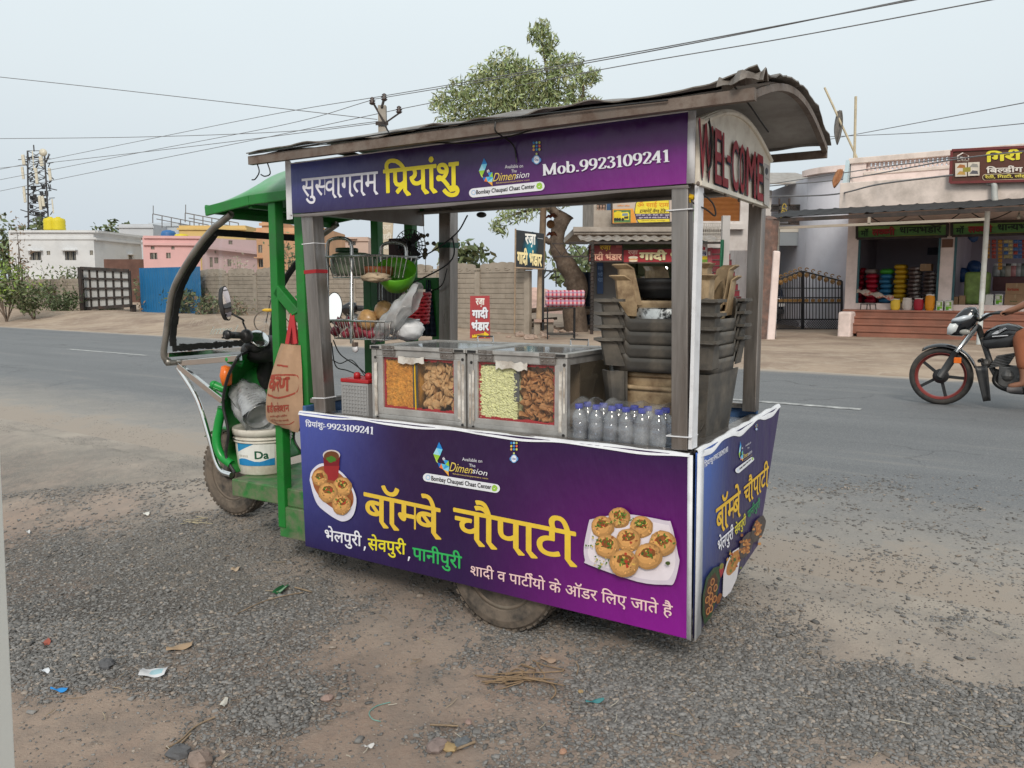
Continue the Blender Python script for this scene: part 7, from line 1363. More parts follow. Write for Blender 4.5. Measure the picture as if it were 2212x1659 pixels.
wall_open(m,P,xA,xE,zP,zp1,[o1,(xP,xE-1.2,o1[2]-.02,o1[3]),(bx0,bx1,bal0,bal1)],.22); m.quad((xA,GY,0),(xA,GY+7,0),(xA,GY+7,zp1),(xA,GY,zp1)); m.box((xA+.001,GY+.221,zc0),(xE,GY+.24,bal0-.02)); m.build('wall',PNK,gs)
m=MB(); m.box((xA-.1,GY-.62,zc0-.15),(xE,GY-.002,zc0+.55)); m.box((xA-.06,GY-.34,zc0+.551),(xE,GY-.002,zc1+.05)); m.box((xA-.05,GY-.06,zp1-.10),(xE,GY+.26,zp1+.04)); m.box((bx0-.05,GY-.03,bal0-.10),(bx1+.05,GY-.004,bal0-.02)); m.build('cornice',mat('stained_cornice',(.74,.64,.58),.9,0,var=.1,scale=1.2,dirt=(.36,.31,.27),damt=.38,dscale=2.2),gs,bevel=.02)
n_=19
for i in range(n_):
 m=MB(); x=bx0+(bx1-bx0)*(i+.5)/n_; hgt=bal1-bal0; m.lathe([(.045,0),(.03,.1*hgt),(.065,.35*hgt),(.03,.6*hgt),(.05,.75*hgt),(.028,.85*hgt),(.045,hgt)],(x,GY+.11,bal0),n=10); m.build('baluster',PNK,gs,smooth=True)
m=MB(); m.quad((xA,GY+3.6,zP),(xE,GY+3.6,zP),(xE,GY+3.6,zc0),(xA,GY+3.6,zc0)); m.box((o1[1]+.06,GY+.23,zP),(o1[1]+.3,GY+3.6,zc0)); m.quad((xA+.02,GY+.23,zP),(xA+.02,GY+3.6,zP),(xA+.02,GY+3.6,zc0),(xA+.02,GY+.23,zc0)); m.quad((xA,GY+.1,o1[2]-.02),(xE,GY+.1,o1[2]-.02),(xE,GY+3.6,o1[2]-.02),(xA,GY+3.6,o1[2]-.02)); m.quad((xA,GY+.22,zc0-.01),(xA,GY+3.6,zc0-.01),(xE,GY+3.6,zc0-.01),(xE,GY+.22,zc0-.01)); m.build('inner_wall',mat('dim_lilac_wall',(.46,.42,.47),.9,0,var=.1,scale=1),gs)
for x in(o1[0]+.02,o1[1]-.02,xP+.02):m=MB(); m.box((x-.025,GY-.012,o1[2]),(x+.025,GY+.06,o1[3])); m.build('shutter_rail',mat('teal_paint',(.04,.11,.13),.6),gs)
SST=mat('red_sandstone',(.29,.125,.085),.85,0,var=.22,scale=2.2,dirt=(.21,.11,.08),damt=.4,dscale=3,bump=.15)
s0=rp(1850,727,z=0)[1]; n_c=4; xs0=gr(45,1425,y=GY-.4)[0]
for i in range(n_c):
 m=MB(); z0,z1=zP*i/n_c,zP*(i+1)/n_c; y0=s0+(GY-.32-s0)*i/n_c
 m.box((xs0+.42-.14*i,y0,z0-.1),(xE,GY-.01,z1-.003)); m.box((xs0+.40-.14*i,y0-.03,z1-.05),(xE,y0-.002,z1-.001)); m.build('step',SST,gs,bevel=.012)
m=MB(); m.box((xs0-.02,GY-.9,-.1),(xs0+.30,GY-.02,zP-.05)); m.build('plinth',PNK,gs,bevel=.05)
m=MB(); a0,a1=gr(820,580,W2r),gr(770,860,W2r); m.prism([(xA-.12,GY-.5,zc0+.1),(xA-.12,GY+2.6,zc0-.35),(xA-.12,GY+2.6,zc0+.9),(xA-.12,GY+.4,zp1),(xA-.12,GY-.05,zp1)],(.1,0,0)); m.build('side_fin',mat('sky_blue_wash',(.44,.54,.58),.85,0,var=.08),gs)
m=MB(); fl=MB(); zf=4.6
wh=thing('round_house','white house with rounded front wall between the gate and the grocery','house',WF,(*wp(1790,700,y=24.5)[:2],GZR)); cxr,cyr=wp(1808,600,y=25.8)[0],26.3; r=.85; zt=wp(1790,372,y=25.2)[2]
m=MB(); m.grid(lambda u,v:(cxr+r*math.cos(math.pi*(1+u)),cyr+1.3*r*math.sin(math.pi*(1+u)),GZR-.1+(zt-GZR+.1)*v),28,3); m.box((cxr-r,cyr+.02,GZR),(cxr+r+3,cyr+4,zt)); m.build('round_wall',BLW,wh,smooth=False)
m=MB(); m.grid(lambda u,v:(cxr+(r+.2)*math.cos(math.pi*(1+u)),cyr+1.3*(r+.2)*math.sin(math.pi*(1+u)),zt+.18*v),28,2); m.poly([(cxr+(r+.2)*math.cos(math.pi*(1+u)),cyr+1.3*(r+.2)*math.sin(math.pi*(1+u)),zt+.18)for u in np.linspace(0,1,28)]); m.poly([(cxr+(r+.2)*math.cos(math.pi*(1+u)),cyr+1.3*(r+.2)*math.sin(math.pi*(1+u)),zt)for u in np.linspace(1,0,28)]); m.build('roof_lip',PNK,wh)
by=27.; bq=lambda X,Y:wp(*W3r(X,Y),y=by); hb_=thing('balcony_house','house with black mesh balcony over a dark carport behind the gate','house',WF,(*bq(1000,1400)[:2],GZR))
m=MB(); m.box(bq(985,437),bq(1440,378)+(0,2.5,0)); m.build('balcony_slab',mat('cream_slab',(.56,.52,.46),.85,0,var=.08,scale=1,dirt=(.4,.34,.28),damt=.3),hb_)
m=MB(); m.prism([bq(1060,585),bq(1430,585),bq(1438,440),bq(990,440)],(0,.4,0)); m.build('lintel',mat('grey_lintel',(.24,.26,.28),.8,0,var=.1,scale=1),hb_)
m=MB(); a_,b_=bq(960,1500),bq(1460,590); m.box((a_[0],by+5,GZR),(b_[0]+1,by+5.2,b_[2]+2)); m.box((a_[0]-.3,by+.4,GZR),(a_[0],by+5,b_[2])); m.build('carport',mat('carport_wall',(.42,.42,.43),.85,0,var=.1,scale=1),hb_)
m=MB(); p,q=wp(*W3r(1385,1460),y=by+.5),wp(*W3r(1668,845),y=by+.5); m.box((p[0],by-.3,GZR),(q[0],by-.2,q[2])); m.build('dark_door',mat('charcoal_door',(.045,.045,.05),.6),hb_)
m=MB(); p,q=wp(*W3r(1095,930),y=by+4.6),wp(*W3r(1155,770),y=by+4.6); m.box((p[0],by+4.6,p[2]-.5),(q[0],by+4.7,q[2])); m.build('door',mat('dark_green_door',(.02,.06,.045),.6),hb_)
m=MB(); p,q=bq(930,100),bq(1110,-60); m.box((p[0],by+1,bq(930,430)[2]),(q[0],by+3,q[2])); m.build('roof_room',PLW,hb_)
m=MB(); p,q=wp(1640,372,y=by+1),wp(1782,403,y=by+1); m.prism([(p[0],by+.4,q[2]),(q[0],by+.4,q[2]),(q[0],by+4,p[2]+.35),(p[0],by+4,p[2]+.35)],(0,0,.05))
for i in range(4):m.bar((p[0]+(q[0]-p[0])*i/3,by+.35,q[2]-.03),(p[0]+(q[0]-p[0])*i/3,by+4,p[2]+.3),.06)
m.build('tin_roof',TINS,hb_)
rl=MB(); fy=by-.05
for Y in(145,205,292,350):rl.bar(wp(*W3r(990,Y),y=fy),wp(*W3r(1435,Y),y=fy),.05)
for X in(1085,1192,1432):rl.bar(wp(*W3r(X,70 if X<1300 else 140),y=fy),wp(*W3r(X,352),y=fy),.05)
for i in range(60):
 X=992+i*7.4
 for Y0,Y1 in((148,203),(295,348)):
  if not 1085<X<1190:rl.bar(wp(*W3r(X,Y0),y=fy),wp(*W3r(X+14,Y1),y=fy),.012); rl.bar(wp(*W3r(X+14,Y0),y=fy),wp(*W3r(X,Y1),y=fy),.012)
rl.build('balcony_railing',FR,hb_)
m=MB(); c=wp(*W3r(1138,170),y=fy-.02)
for i in range(3):m.tube([c+np.array((.06*math.cos(a_)*(1+.3*i),0,-.15*i+.12*math.sin(a_)))for a_ in np.linspace(0,5.2,14)],.018,5)
m.build('railing_emblem',mat('gilt',(.55,.40,.08),.4,.3),hb_)
gq=lambda X,Y:wp(*W3r(X,Y),y=24.8); gt=thing('iron_gate','black double-leaf iron gate with gilt scrollwork and mesh foot','gate',WF,(*gq(1060,1500)[:2],GZR)); GI=mat('gate_iron',(.03,.032,.038),.5,.3,var=.2); GB=mat('gilt_bronze',(.30,.17,.06),.45,.4,var=.2)
def leaf(X0,X1,Yt0,Yt1):
 m=MB(); tp=lambda X:Yt0+(Yt1-Yt0)*((X-X0)/(X1-X0))
 for X in(X0,X1):m.bar(gq(X,1500),gq(X,tp(X)),.06,.05,up=(0,1,0))
 for Y in(1155,1210,1390,1497):m.bar(gq(X0,Y),gq(X1,Y),.04)
 m.bar(gq(X0,tp(X0)),gq(X1,tp(X1)),.045); m.bar(gq(X0,1050),gq(X1,1050),.03)
 for i in range(1,12):X=X0+(X1-X0)*i/12; m.bar(gq(X,1390),gq(X,tp(X)),.022)
 for i in range(-4,22):
  X=X0+(X1-X0)*i/22
  for s_ in(0,1):
   a_,b_=X+(0 if s_ else 70),X+(70 if s_ else 0); p,q=(a_,1393),(b_,1495)
   if X0-2<=min(a_,b_)and max(a_,b_)<=X1+2:m.bar(gq(*p),gq(*q),.014)
 m.build('leaf',GI,gt); k=MB()
 for i in range(6):
  X=X0+(X1-X0)*(i+.5)/6.; Y=tp(X)+32; k.tube([gq(X+20*math.cos(a_),Y+22*math.sin(a_))-(0,.03,0)for a_ in np.linspace(0,6.28,14,endpoint=False)],.016,5,closed=True); k.ball(gq(X,Y)-(0,.03,0),.04,8,6); k.box(gq(X-24,1200)-(0,.04,0),gq(X+20,1168)-(0,.02,0)); Yc=tp(X)-28; k.tube([gq(X+(4+3.2*a_)*math.cos(a_),Yc+(4+3.2*a_)*math.sin(a_))for a_ in np.linspace(.5,6,16)],.016,5)
 k.build('scrollwork',GB,gt)
leaf(1020,1330,985,862); leaf(1345,1765,868,972)
car=thing('parked_car','dark blue car parked nose-in behind the iron gate','car',WF,(*wp(*W3r(1200,1380),y=28.2)[:2],GZR)); cq=lambda X,Y,y=28.2:wp(*W3r(X,Y),y=y); c0,c1=cq(985,1350)[0],cq(1320,1350)[0]; xm_=(c0+c1)/2; hw_=(c1-c0)/2
CB=mat('dark_blue_car',(.012,.018,.04),.2,.2,var=0,coat=.6)
prof=[(28.2,.45),(28.14,.75),(28.2,1.0),(28.35,1.12),(28.75,1.52),(29.3,1.62),(30.6,1.60),(31.4,1.15),(32.3,1.05),(32.4,.5)]; m=MB(); m.grid(lambda u,v:(lambda i:(xm_+hw_*(2*u-1)*(1-.14*max(0,(prof[i][1]-1.1)/.5)),prof[i][0]+.12*(2*u-1)**2*(1 if i<4 else 0),GZR+prof[i][1]-.08*abs(2*u-1)**4*(i>2)))(round(v*9)),14,10)
for s_ in(-1,1):m.poly([(xm_+s_*hw_*(1-.14*max(0,(p[1]-1.1)/.5)),p[0]+(.12 if i<4 else 0),GZR+p[1]-.08*(i>2))for i,p in enumerate(prof)])
m.build('body',CB,car,smooth=True); m=MB(); m.quad((xm_-hw_*.72,28.40,GZR+1.16),(xm_+hw_*.72,28.40,GZR+1.16),(xm_+hw_*.62,28.70,GZR+1.48),(xm_-hw_*.62,28.70,GZR+1.48)); m.build('rear_window',mat('car_glass',(.02,.025,.03),.05,.0,var=0),car)
for s_ in(-1,1):m=MB(); m.box((xm_+s_*hw_*.98,28.19,GZR+.86),(xm_+s_*hw_*.74,28.26,GZR+1.02)); m.build('tail_lamp',mat('tail_red',(.25,.02,.02),.2),car)
m=MB(); m.box((xm_-.28,28.09,GZR+.62),(xm_+.28,28.125,GZR+.76)); m.build('number_plate',mat('plate_white',(.62,.62,.62),.4),car); m=MB(); m.box((xm_-hw_*.95,28.1,GZR+.36),(xm_+hw_*.95,28.25,GZR+.52)); m.build('bumper',BLACK,car,bevel=.03); m=MB(); m.box((xm_-.2,28.095,GZR+.885),(xm_+.35,28.13,GZR+.91)); m.build('badge_strip',CHROME,car)
for s_ in(-1,1):
 for y in(28.75,31.6):m=MB(); m.lathe([(.2,-.1),(.31,-.1),(.32,0),(.31,.1),(.2,.1),(0,.09)],(xm_+s_*hw_*.86,y,GZR+.31),(1,0,0),20); m.build('wheel',RUBBER,car,smooth=True)
sc_=thing('scooter','white and black scooter parked behind the right gate leaf','scooter',WF,(*wp(*W3r(1520,1420),y=26)[:2],GZR)); sq=lambda X,Y,dy=0:wp(*W3r(X,Y),y=26+dy)
m=MB(); m.lathe([(.1,-.05),(.22,-.06),(.25,0),(.22,.06),(.1,.05),(0,.04)],sq(1510,1362),(.3,1,0),22); m.lathe([(.1,-.05),(.22,-.06),(.25,0),(.22,.06),(.1,.05),(0,.04)],sq(1690,1365,.9),(.3,1,0),22); m.build('wheel',RUBBER,sc_,smooth=True)
m=MB(); m.grid(lambda u,v:lerp(sq(1430,1320),sq(1645,1250,.5),u)+np.array((0,.12*math.cos(math.pi*v),.02+.26*math.sin(math.pi*v)*(.7+.5*u))),10,8); m.build('white_panel',mat('scooter_white',(.50,.50,.51),.25,coat=.4),sc_,smooth=True,solid=.01); m=MB(); m.tube([sq(1440,1330),sq(1480,1250),sq(1640,1230,.5)],.07,8); m.tube([sq(1510,1362),sq(1480,1290)],.05,8); m.build('chassis',BLACK,sc_,smooth=True)
AY0,AY1=20.6,GY-.65; zf=rp(2129,447,y=AY0)[2]; x0,x1=rp(1654,462,y=AY0)[0],xE
aw=thing('awning','black corrugated awning on thin steel posts before the grocery','awning',RF,(x0,AY0,0)); m=MB(); corr(m,x0,x1,AY0,AY1,zf,zf+.25,.38,.0,3)
n=int((x1-x0)/.38*6); m=MB(); m.grid(lambda u,v:(x0+(x1-x0)*u,AY0+(AY1-AY0)*v,zf+.3*v+.05*max(0,math.sin(2*math.pi*(x1-x0)*u/.38)-.55)),n,3); m.build('sheet',mat('black_sheet',(.022,.022,.024),.85,0,var=.2),aw,solid=.008)
m=MB(); m.bar((x0,AY0+.02,zf-.07),(x1,AY0+.02,zf-.07),.05,.09); m.bar((x0,AY1-.1,zf+.18),(x1,AY1-.1,zf+.18),.05,.08)
for i in range(6):x=x0+.3+(x1-x0-.6)*i/5; m.bar((x,AY0+.05,zf-.06),(x,AY1-.1,zf+.2),.04,.06)
m.build('purlin',FR,aw); PIPE=mat('whitish_pipe',(.46,.47,.45),.6,.1,var=.15,scale=4,dirt=(.25,.18,.12),damt=.3)
pl_=rp(1676,600,y=AY0)[0]; pr_=rp(2124,600,y=AY0)[0]
for x in(pl_,pr_):m=MB(); m.tube([(x,AY0,-.1),(x,AY0,zf-.1)],.055,10); m.build('post',PIPE,aw,smooth=True)
zb1=rp(1900,553,y=AY0)[2]if False else gr(1000,1065,W2r,AY0)[2]; m=MB(); m.bar((pl_,AY0,zb1),(pr_,AY0,zb1),.06); m.bar((lerp([pl_],[pr_],.47)[0],AY0,zb1),(lerp([pl_],[pr_],.47)[0],AY0,zf-.1),.06,.06,up=(0,1,0)); m.build('tie_beam',mat('rusty_pipe',(.40,.35,.29),.7,.1,var=.2,scale=3,dirt=(.22,.12,.07),damt=.3),aw)
m=MB(); random.seed(3)
for i in range(4):xx=x0+2+1.1*i; m.tube(curve_pts([(xx,GY-.7,zf+.1),(xx+.5,GY-.72,zf-.15-.1*(i%2)),(xx+1.1,GY-.7,zf+.1)],8),.012,4)
m.build('cable',WIRE,aw); m=MB(); p=gr(2150,290,y=GY-1.2); m.tube([p+(0,0,.06),(p[0],p[1],zf+.1)],.006,4); m.lathe([(.02,.07),(.022,.03),(.045,-.02),(.03,-.06),(0,-.07)],p,n=12); m.build('bulb',mat('unlit_bulb',(.5,.48,.42),.2),aw,smooth=True)
def rboard(name,label,pts,Y,col,c,grp=None,th=.06,edge=None):
 P_=[rp(*c(*p),y=Y)for p in pts]; t=thing(name,label,'sign board',RF,(*P_[3][:2],P_[3][2]),grp); m=MB(); m.prism(P_,(0,th,0)); m.build('panel',mat('panel_'+name+str(len(MATS)),col,.55,0,var=.1,scale=1.5,dirt=tuple(.6*x for x in col),damt=.3,dscale=2),t)
 if edge:
  m=MB()
  for p,q in zip(P_,P_[1:]+P_[:1]):m.bar(p,q,.06,.06)
  m.build('sign_frame',edge,t)
 a=Art(plane_px(RF,P_[0]-(0,.004,0),P_[1]-(0,.004,0),P_[2]-(0,.004,0)),c); a.z=.006; return t,a
GRS=(.085,.22,.055)
for nm,lb,X0,sc in(('shop_sign','green grocery sign board over the sack-filled front',205,1.),('shop_sign','green grocery sign board over the counter front at the right edge',1345,1.07)):
 fX=lambda X:X0+(X-205)*sc; dY=lambda X:-.022*(fX(X)-205)-(8 if X0>1000 else 0)
 t,a=rboard(nm,lb,((fX(205),402+dY(205)),(fX(1292),402+dY(1292)),(fX(1288),556+dY(1288)),(fX(205),562+dY(205))),GY-.12,GRS,W4r,'green grocery signs',edge=FR)
 a.poly([(fX(215),408+dY(215)),(fX(1280),408+dY(1280)),(fX(1280),440+dY(1280)),(fX(215),470+dY(215))],(112,146,78)); tx(a,'लक्ष्मी',.04,fX(383),fX(662),422+dY(383),528+dY(383),(140,44,44),dY(662)-dY(383),sh=4); tx(a,'धान्यभडार',.03,fX(718),fX(1222),432+dY(718),512+dY(718),(28,44,30),dY(1222)-dY(718)); tx(a,'मॉं',.03,fX(250),fX(345),440+dY(250),535+dY(250),(26,50,30),dY(345)-dY(250)); a.poly([(fX(550),541+dY(550)),(fX(1180),530+dY(1180)),(fX(1180),535+dY(1180)),(fX(550),546+dY(550))],(150,150,60)); a.mb.build('lettering',PRINTD,t)
t,a=rboard('trader_sign','brown building-material sign board with yellow heading on the parapet',((1540,522),(2500,476),(2500,735),(1528,760)),GY-.75,(.10,.035,.022),W2r,edge=mat('maroon_frame',(.16,.03,.03),.5))
tx(a,'गिरी',.045,1785,2062,528,612,(226,214,60),-22,sh=4); tx(a,'ट्रेडर्स',.045,2100,2440,510,600,(226,214,60),-22,sh=4); tx(a,'बिल्डींग मटेरियल',.03,1795,2400,640,692,(222,214,205),-20); a.pill((1790,722),(2440,700),24,24,(205,190,160)); a.pill((1790,722),(2440,700),20,20,(50,26,20)); tx(a,'रेती, गिट्टी, लोहा, सिमेंट, ईंट',.025,1785,2330,704,734,(222,206,90),-18)
tx(a,'GT',.05,1598,1652,572,590,(226,214,205)); tx(a,'GIRI TRADERS',.02,1580,1668,594,603,(190,180,170)); a.z+=.002
for q0,q1 in(((1584,592),(1584,562)),((1584,562),(1624,540)),((1624,540),(1664,560)),((1664,560),(1664,590))):a.poly([(q0[0]-4,q0[1]-2),(q1[0]-4,q1[1]-2),(q1[0]+4,q1[1]+3),(q0[0]+4,q0[1]+3)],(226,214,205))
for X,Y,cc in((1570,622,(170,110,60)),(1664,616,(150,146,140)),(1570,672,(190,150,80)),(1664,666,(90,90,96))):a.poly([(X-4,Y-4),(X+82,Y-8),(X+82,Y+42),(X-4,Y+46)],(210,200,186)); a.poly([(X+6,Y+30),(X+30,Y+4),(X+66,Y+8),(X+72,Y+32)],cc)
a.poly([(1622,650),(1680,646),(1680,680),(1622,684)],(150,140,60)); a.mb.build('lettering',PRINTD,t)
m=MB(); p,q=gr(1850,765,W2r,GY-.7),gr(1860,905,W2r,GY-.75); m.tube(curve_pts([p+(-.12,.1,.02),p,lerp(p,q,.5),q],5),.07,10); o=m.build('drain_pipe',PIPE,fr=RF,smooth=True); tag(o,'short grey drain pipe below the brown sign','pipe')
def polef(label,X0,Y0,X1,Y1,r):
 m=MB(); m.tube([gr(X0,Y0,W2r,GY+.3),gr(X1,Y1,W2r,GY+.3)],r,6); o=m.build('bamboo_pole',mat('bamboo',(.50,.43,.30),.7,var=.2),fr=RF); tag(o,label,'pole','poles on the parapet corner')
polef('upright bamboo pole on the parapet corner',828,122,818,590,.035); polef('leaning bamboo pole carrying a limp flag',597,57,836,575,.03)
for X,Y,X1,Y1,lb,cl in((708,225,690,480,'limp grey flag hanging from the leaning pole',(.16,.15,.14)),(712,660,668,800,'small faded orange flag on the blue side fin',(.42,.20,.10))):
 p,q=gr(X,Y,W2r,GY+.3-(.9 if Y>500 else 0)),gr(X1,Y1,W2r,GY+.3-(.9 if Y>500 else 0)); m=MB(); m.grid(lambda u,v:lerp(p,q,v)+np.array((.24*(u-.5)*math.sin(math.pi*min(1,.15+v*.85)),.05*math.sin(u*9+v*5),0)),8,12); o=m.build('flag',mat('flag_'+lb[:10].replace(' ','_'),cl,.85,0,var=.3,scale=8),fr=RF,smooth=True,solid=.006); tag(o,lb,'flag')
 # ---------------- goods in the grocery ----------------
def sack_mesh(w,d,h):m=MB(); m.grid(lambda u,v:(lambda a_,s_:(w/2*np.sign(math.cos(a_))*abs(math.cos(a_))**.35*(.55+.45*s_),d/2*np.sign(math.sin(a_))*abs(math.sin(a_))**.5*(.5+.5*s_),h*v))(2*math.pi*u,math.sin(math.pi*min(1,max(0,v)))**.5),20,9,wrapu=True); return m
sk0={}
def sack(col,label,group,X0,X1,Y0,Y1,y,n,dark=None,nm='sack'):
 p,q=gr(X0,Y1,y=y),gr(X1,Y0,y=y); w=q[0]-p[0]; h=(q[2]-p[2])/n
 mt=mat('sack_'+nm+str(len(MATS)),col,.4,0,var=.16,scale=5,dirt=dark or tuple(.5*c_ for c_ in col),damt=.25,dscale=5,bump=.3,bscale=8,mottle=((.60,.56,.52),5)if nm=='print' else None); o0=None
 for i in range(n):
  if o0 is None:m=sack_mesh(w*1.0,.5,h*1.06); o=o0=m.build(nm+'_sack' if nm!='sack' else 'sack',mt,fr=RF,at=(0,0,0),smooth=True)
  else:o=o0.copy(); COL.objects.link(o)
  o.location=RF.wld(((p[0]+q[0])/2+random.uniform(-.02,.02),y+.3,p[2]+h*i)); o.rotation_euler=(0,0,RF.rz+random.gauss(0,.05)); tag(o,label,'sack',group)
y=GY+.45; zfl=1340
random.seed(8)
sack((.45,.015,.04),'bright red sack in the tall red stack','red sacks',278,440,985,zfl,y,6); sack((.40,.012,.035),'red sack in the leftmost stack at the door edge','leftmost red sacks',195,278,915,zfl,y+.3,6); sack((.30,.24,.22),'pale printed sack lying on top of the tall red stack','pale sack on red',290,435,925,985,y,1)
sack((.03,.16,.30),'blue sack in the blue stack','blue sacks',448,612,988,zfl,y,6); sack((.05,.30,.03),'green sack lying on top of the blue stack','green sack',452,618,925,990,y,1); sack((.50,.30,.015),'mustard yellow sack in the yellow stack','yellow sacks',620,796,870,zfl,y,8); sack((.10,.06,.055),'flat brown and white printed bag in the left printed stack','printed bags, left stack',796,970,898,zfl,y,9,nm='print'); sack((.09,.055,.05),'flat brown and white printed bag in the stack under the carton','printed bags, right stack',975,1150,960,zfl,y,8,nm='print')
CARD=mat('cardboard',(.30,.19,.11),.85,0,var=.12,scale=5,dirt=(.20,.12,.07),damt=.2)
def carton(label,X0,X1,Y0,Y1,y,txt=None,d=.35):
 p,q=gr(X0,Y1,y=y),gr(X1,Y0,y=y); t=thing('carton',label,'carton',RF,(p[0],y,p[2])); m=MB(); m.box((p[0],y,p[2]),(q[0],y+d,q[2])); m.build('box',CARD,t,bevel=.008)
 m=MB(); m.box((p[0]+.46*(q[0]-p[0]),y-.003,q[2]-.10),(p[0]+.54*(q[0]-p[0]),y-.0005,q[2])); m.build('tape',mat('parcel_tape',(.36,.25,.14),.4),t)
 if txt:
  a=Art(plane_px(RF,(0,y-.003,0),(1,y-.003,0),(0,y-.003,1)),W4r); a.z=.002
  for s_,x0,x1,y0,y1,cl in txt:tx(a,s_,.04,x0,x1,y0,y1,cl)
  a.mb.build('print',PRINTD,t)
carton('brown carton on top of the printed bags',960,1100,862,950,y); carton('open brown carton on the sill beside the white pillar',1330,1420,1258,1358,GY+.2); carton('second brown carton on the sill, right of the open one',1424,1508,1245,1358,GY+.2)
carton('large brown carton at the right edge, lower of two',1970,2240,1230,1362,GY+.15,[('fortune',2040,2130,1305,1320,(70,90,50))]); carton('large brown carton at the right edge, upper of two',1985,2260,1095,1229,GY+.15,[('fortune',2010,2150,1148,1188,(150,60,40))])
def tin(label,X0,X1,Y0,Y1,y,green=True):
 p,q=gr(X0,Y1,y=y),gr(X1,Y0,y=y); t=thing('oil_tin',label,'tin',RF,(p[0],y,p[2]),'square oil tins'); m=MB(); m.box((p[0],y,p[2]),(q[0],y+.22,q[2])); m.box((p[0]+.02,y+.02,q[2]),(q[0]-.02,y+.2,q[2]+.012)); m.build('tin_body',mat('tinplate',(.55,.54,.50),.35,.5,var=.12,scale=6),t,bevel=.008)
 if green:
  a=Art(plane_px(RF,(0,y-.002,0),(1,y-.002,0),(0,y-.002,1)),W4r); a.z=.0015; w,h=X1-X0,Y1-Y0
  for u0,u1,v0,v1,cc in((.15,.85,.1,.5,(120,150,70)),(.2,.6,.15,.45,(200,200,190)),(.15,.5,.55,.9,(90,150,30)),(.5,.85,.55,.75,(130,180,40)),(.55,.8,.8,.9,(215,215,205))):a.poly([(X0+w*u0,Y0+h*v0),(X0+w*u1,Y0+h*v0),(X0+w*u1,Y0+h*v1),(X0+w*u0,Y0+h*v1)],cc)
  a.mb.build('print',PRINTD,t)
yt=GY-.26; tin('green-labelled square tin on the step edge, left of two',1152,1242,1308,1432,yt); tin('green-labelled square tin on the step edge, right of two',1255,1355,1308,1432,yt); tin('plain silver square tin behind the awning post',1742,1846,1232,1360,GY+.1,False); tin('silver and green square tin beside the large cartons',1858,1962,1230,1360,GY+.1)
def opensack(label,X0,X1,Y0,Y1,y,cols,tall=False):
 p,q=gr(X0,Y1,y=y),gr(X1,Y0,y=y); w,h=q[0]-p[0],q[2]-p[2]; c=((p[0]+q[0])/2,y+w*.4,p[2]); t=thing('open_sack',label,'sack',RF,c,'open sacks on the step'); m=MB(); N_=24; pr_=[(.34,0),(.46,.2),(.5,.5),(.47,.8),(.40,.94),(.42,1.0),(.36,.97)]
 for j in range(len(pr_)-1):
  for i in range(N_):
   a0,a1=2*math.pi*i/N_,2*math.pi*(i+1)/N_; m.col=lin(cols[(i*len(cols)//N_*3)%len(cols)]if j<4 else(210,205,200)); f=lambda a_,k:(c[0]+w*pr_[k][0]*math.cos(a_),c[1]+w*.8*pr_[k][0]*math.sin(a_),c[2]+h*pr_[k][1]*(1+.02*math.sin(a_*3)))
   m.quad(f(a0,j),f(a1,j),f(a1,j+1),f(a0,j+1))
 m.build('sack_body',mat('woven_print',attr=True,var=.12,rough=.6,scale=9),t,smooth=True); m=MB(); m.ball((c[0],c[1],c[2]+h*.88),(w*.36,w*.29,h*.08),12,6); m.build('grain',mat('grain_heap',(.50,.42,.30),.9,0,var=.2,scale=40),t)
opensack('open yellow and red sack of grain on the step edge',592,722,1285,1430,yt,[(214,178,60),(196,40,50),(220,190,70)]); opensack('open white sack of grain on the step edge',732,866,1275,1430,yt,[(186,176,170),(176,168,164),(200,190,184)]); opensack('open red and white sack of grain on the step edge',872,1002,1278,1432,yt,[(150,26,44),(196,180,160),(160,30,48)]); opensack('tall orange tiger-striped sack on the step edge',1006,1142,1232,1434,yt,[(206,134,26),(120,70,20),(214,146,30)])
m=MB(); p,q=gr(200,1215,y=GY-.05),gr(640,1300,y=GY-.25); m.grid(lambda u,v:lerp(p,q,u)+np.array((0,.18*v,.12*math.sin(math.pi*v)*(1-.3*u)+.03*math.sin(u*19+v*6))),24,8)
o=m.build('printed_cloth',mat('patterned_tarpaulin',(.42,.34,.28),.7,0,var=.3,scale=6,mottle=((.35,.06,.04),7)),fr=RF,smooth=True,solid=.01); tag(o,'patterned cloth thrown over the sill before the red sacks','cloth')
m=MB();
for X in(245,320,365,432):m.bar(gr(X,1418,y=yt),gr(X+(8 if X<340 else-6),1342,y=yt+.1),.02,.02,up=(0,1,0))
m.bar(gr(245,1345,y=yt),gr(432,1345,y=yt),.02); m.bar(gr(245,1345,y=yt+.25),gr(432,1345,y=yt+.25),.02); o=m.build('stool_frame',FR,fr=RF); tag(o,'bare black iron stool frame on the step','stool')
m=MB(); p,q=gr(1360,545,y=GY+3.5),gr(1500,545,y=GY+3.5); m.box(gr(1830,1190,y=GY+1.2),gr(2400,1018,y=GY+1.8)); o=m.build('counter',mat('maroon_counter',(.09,.025,.028),.5,var=.15),fr=RF,bevel=.01); tag(o,'dark maroon shop counter behind the tins','counter')
m=MB(); p,q=gr(1750,1018,y=GY+1.3),gr(2420,990,y=GY+1.3)
random.seed(4)
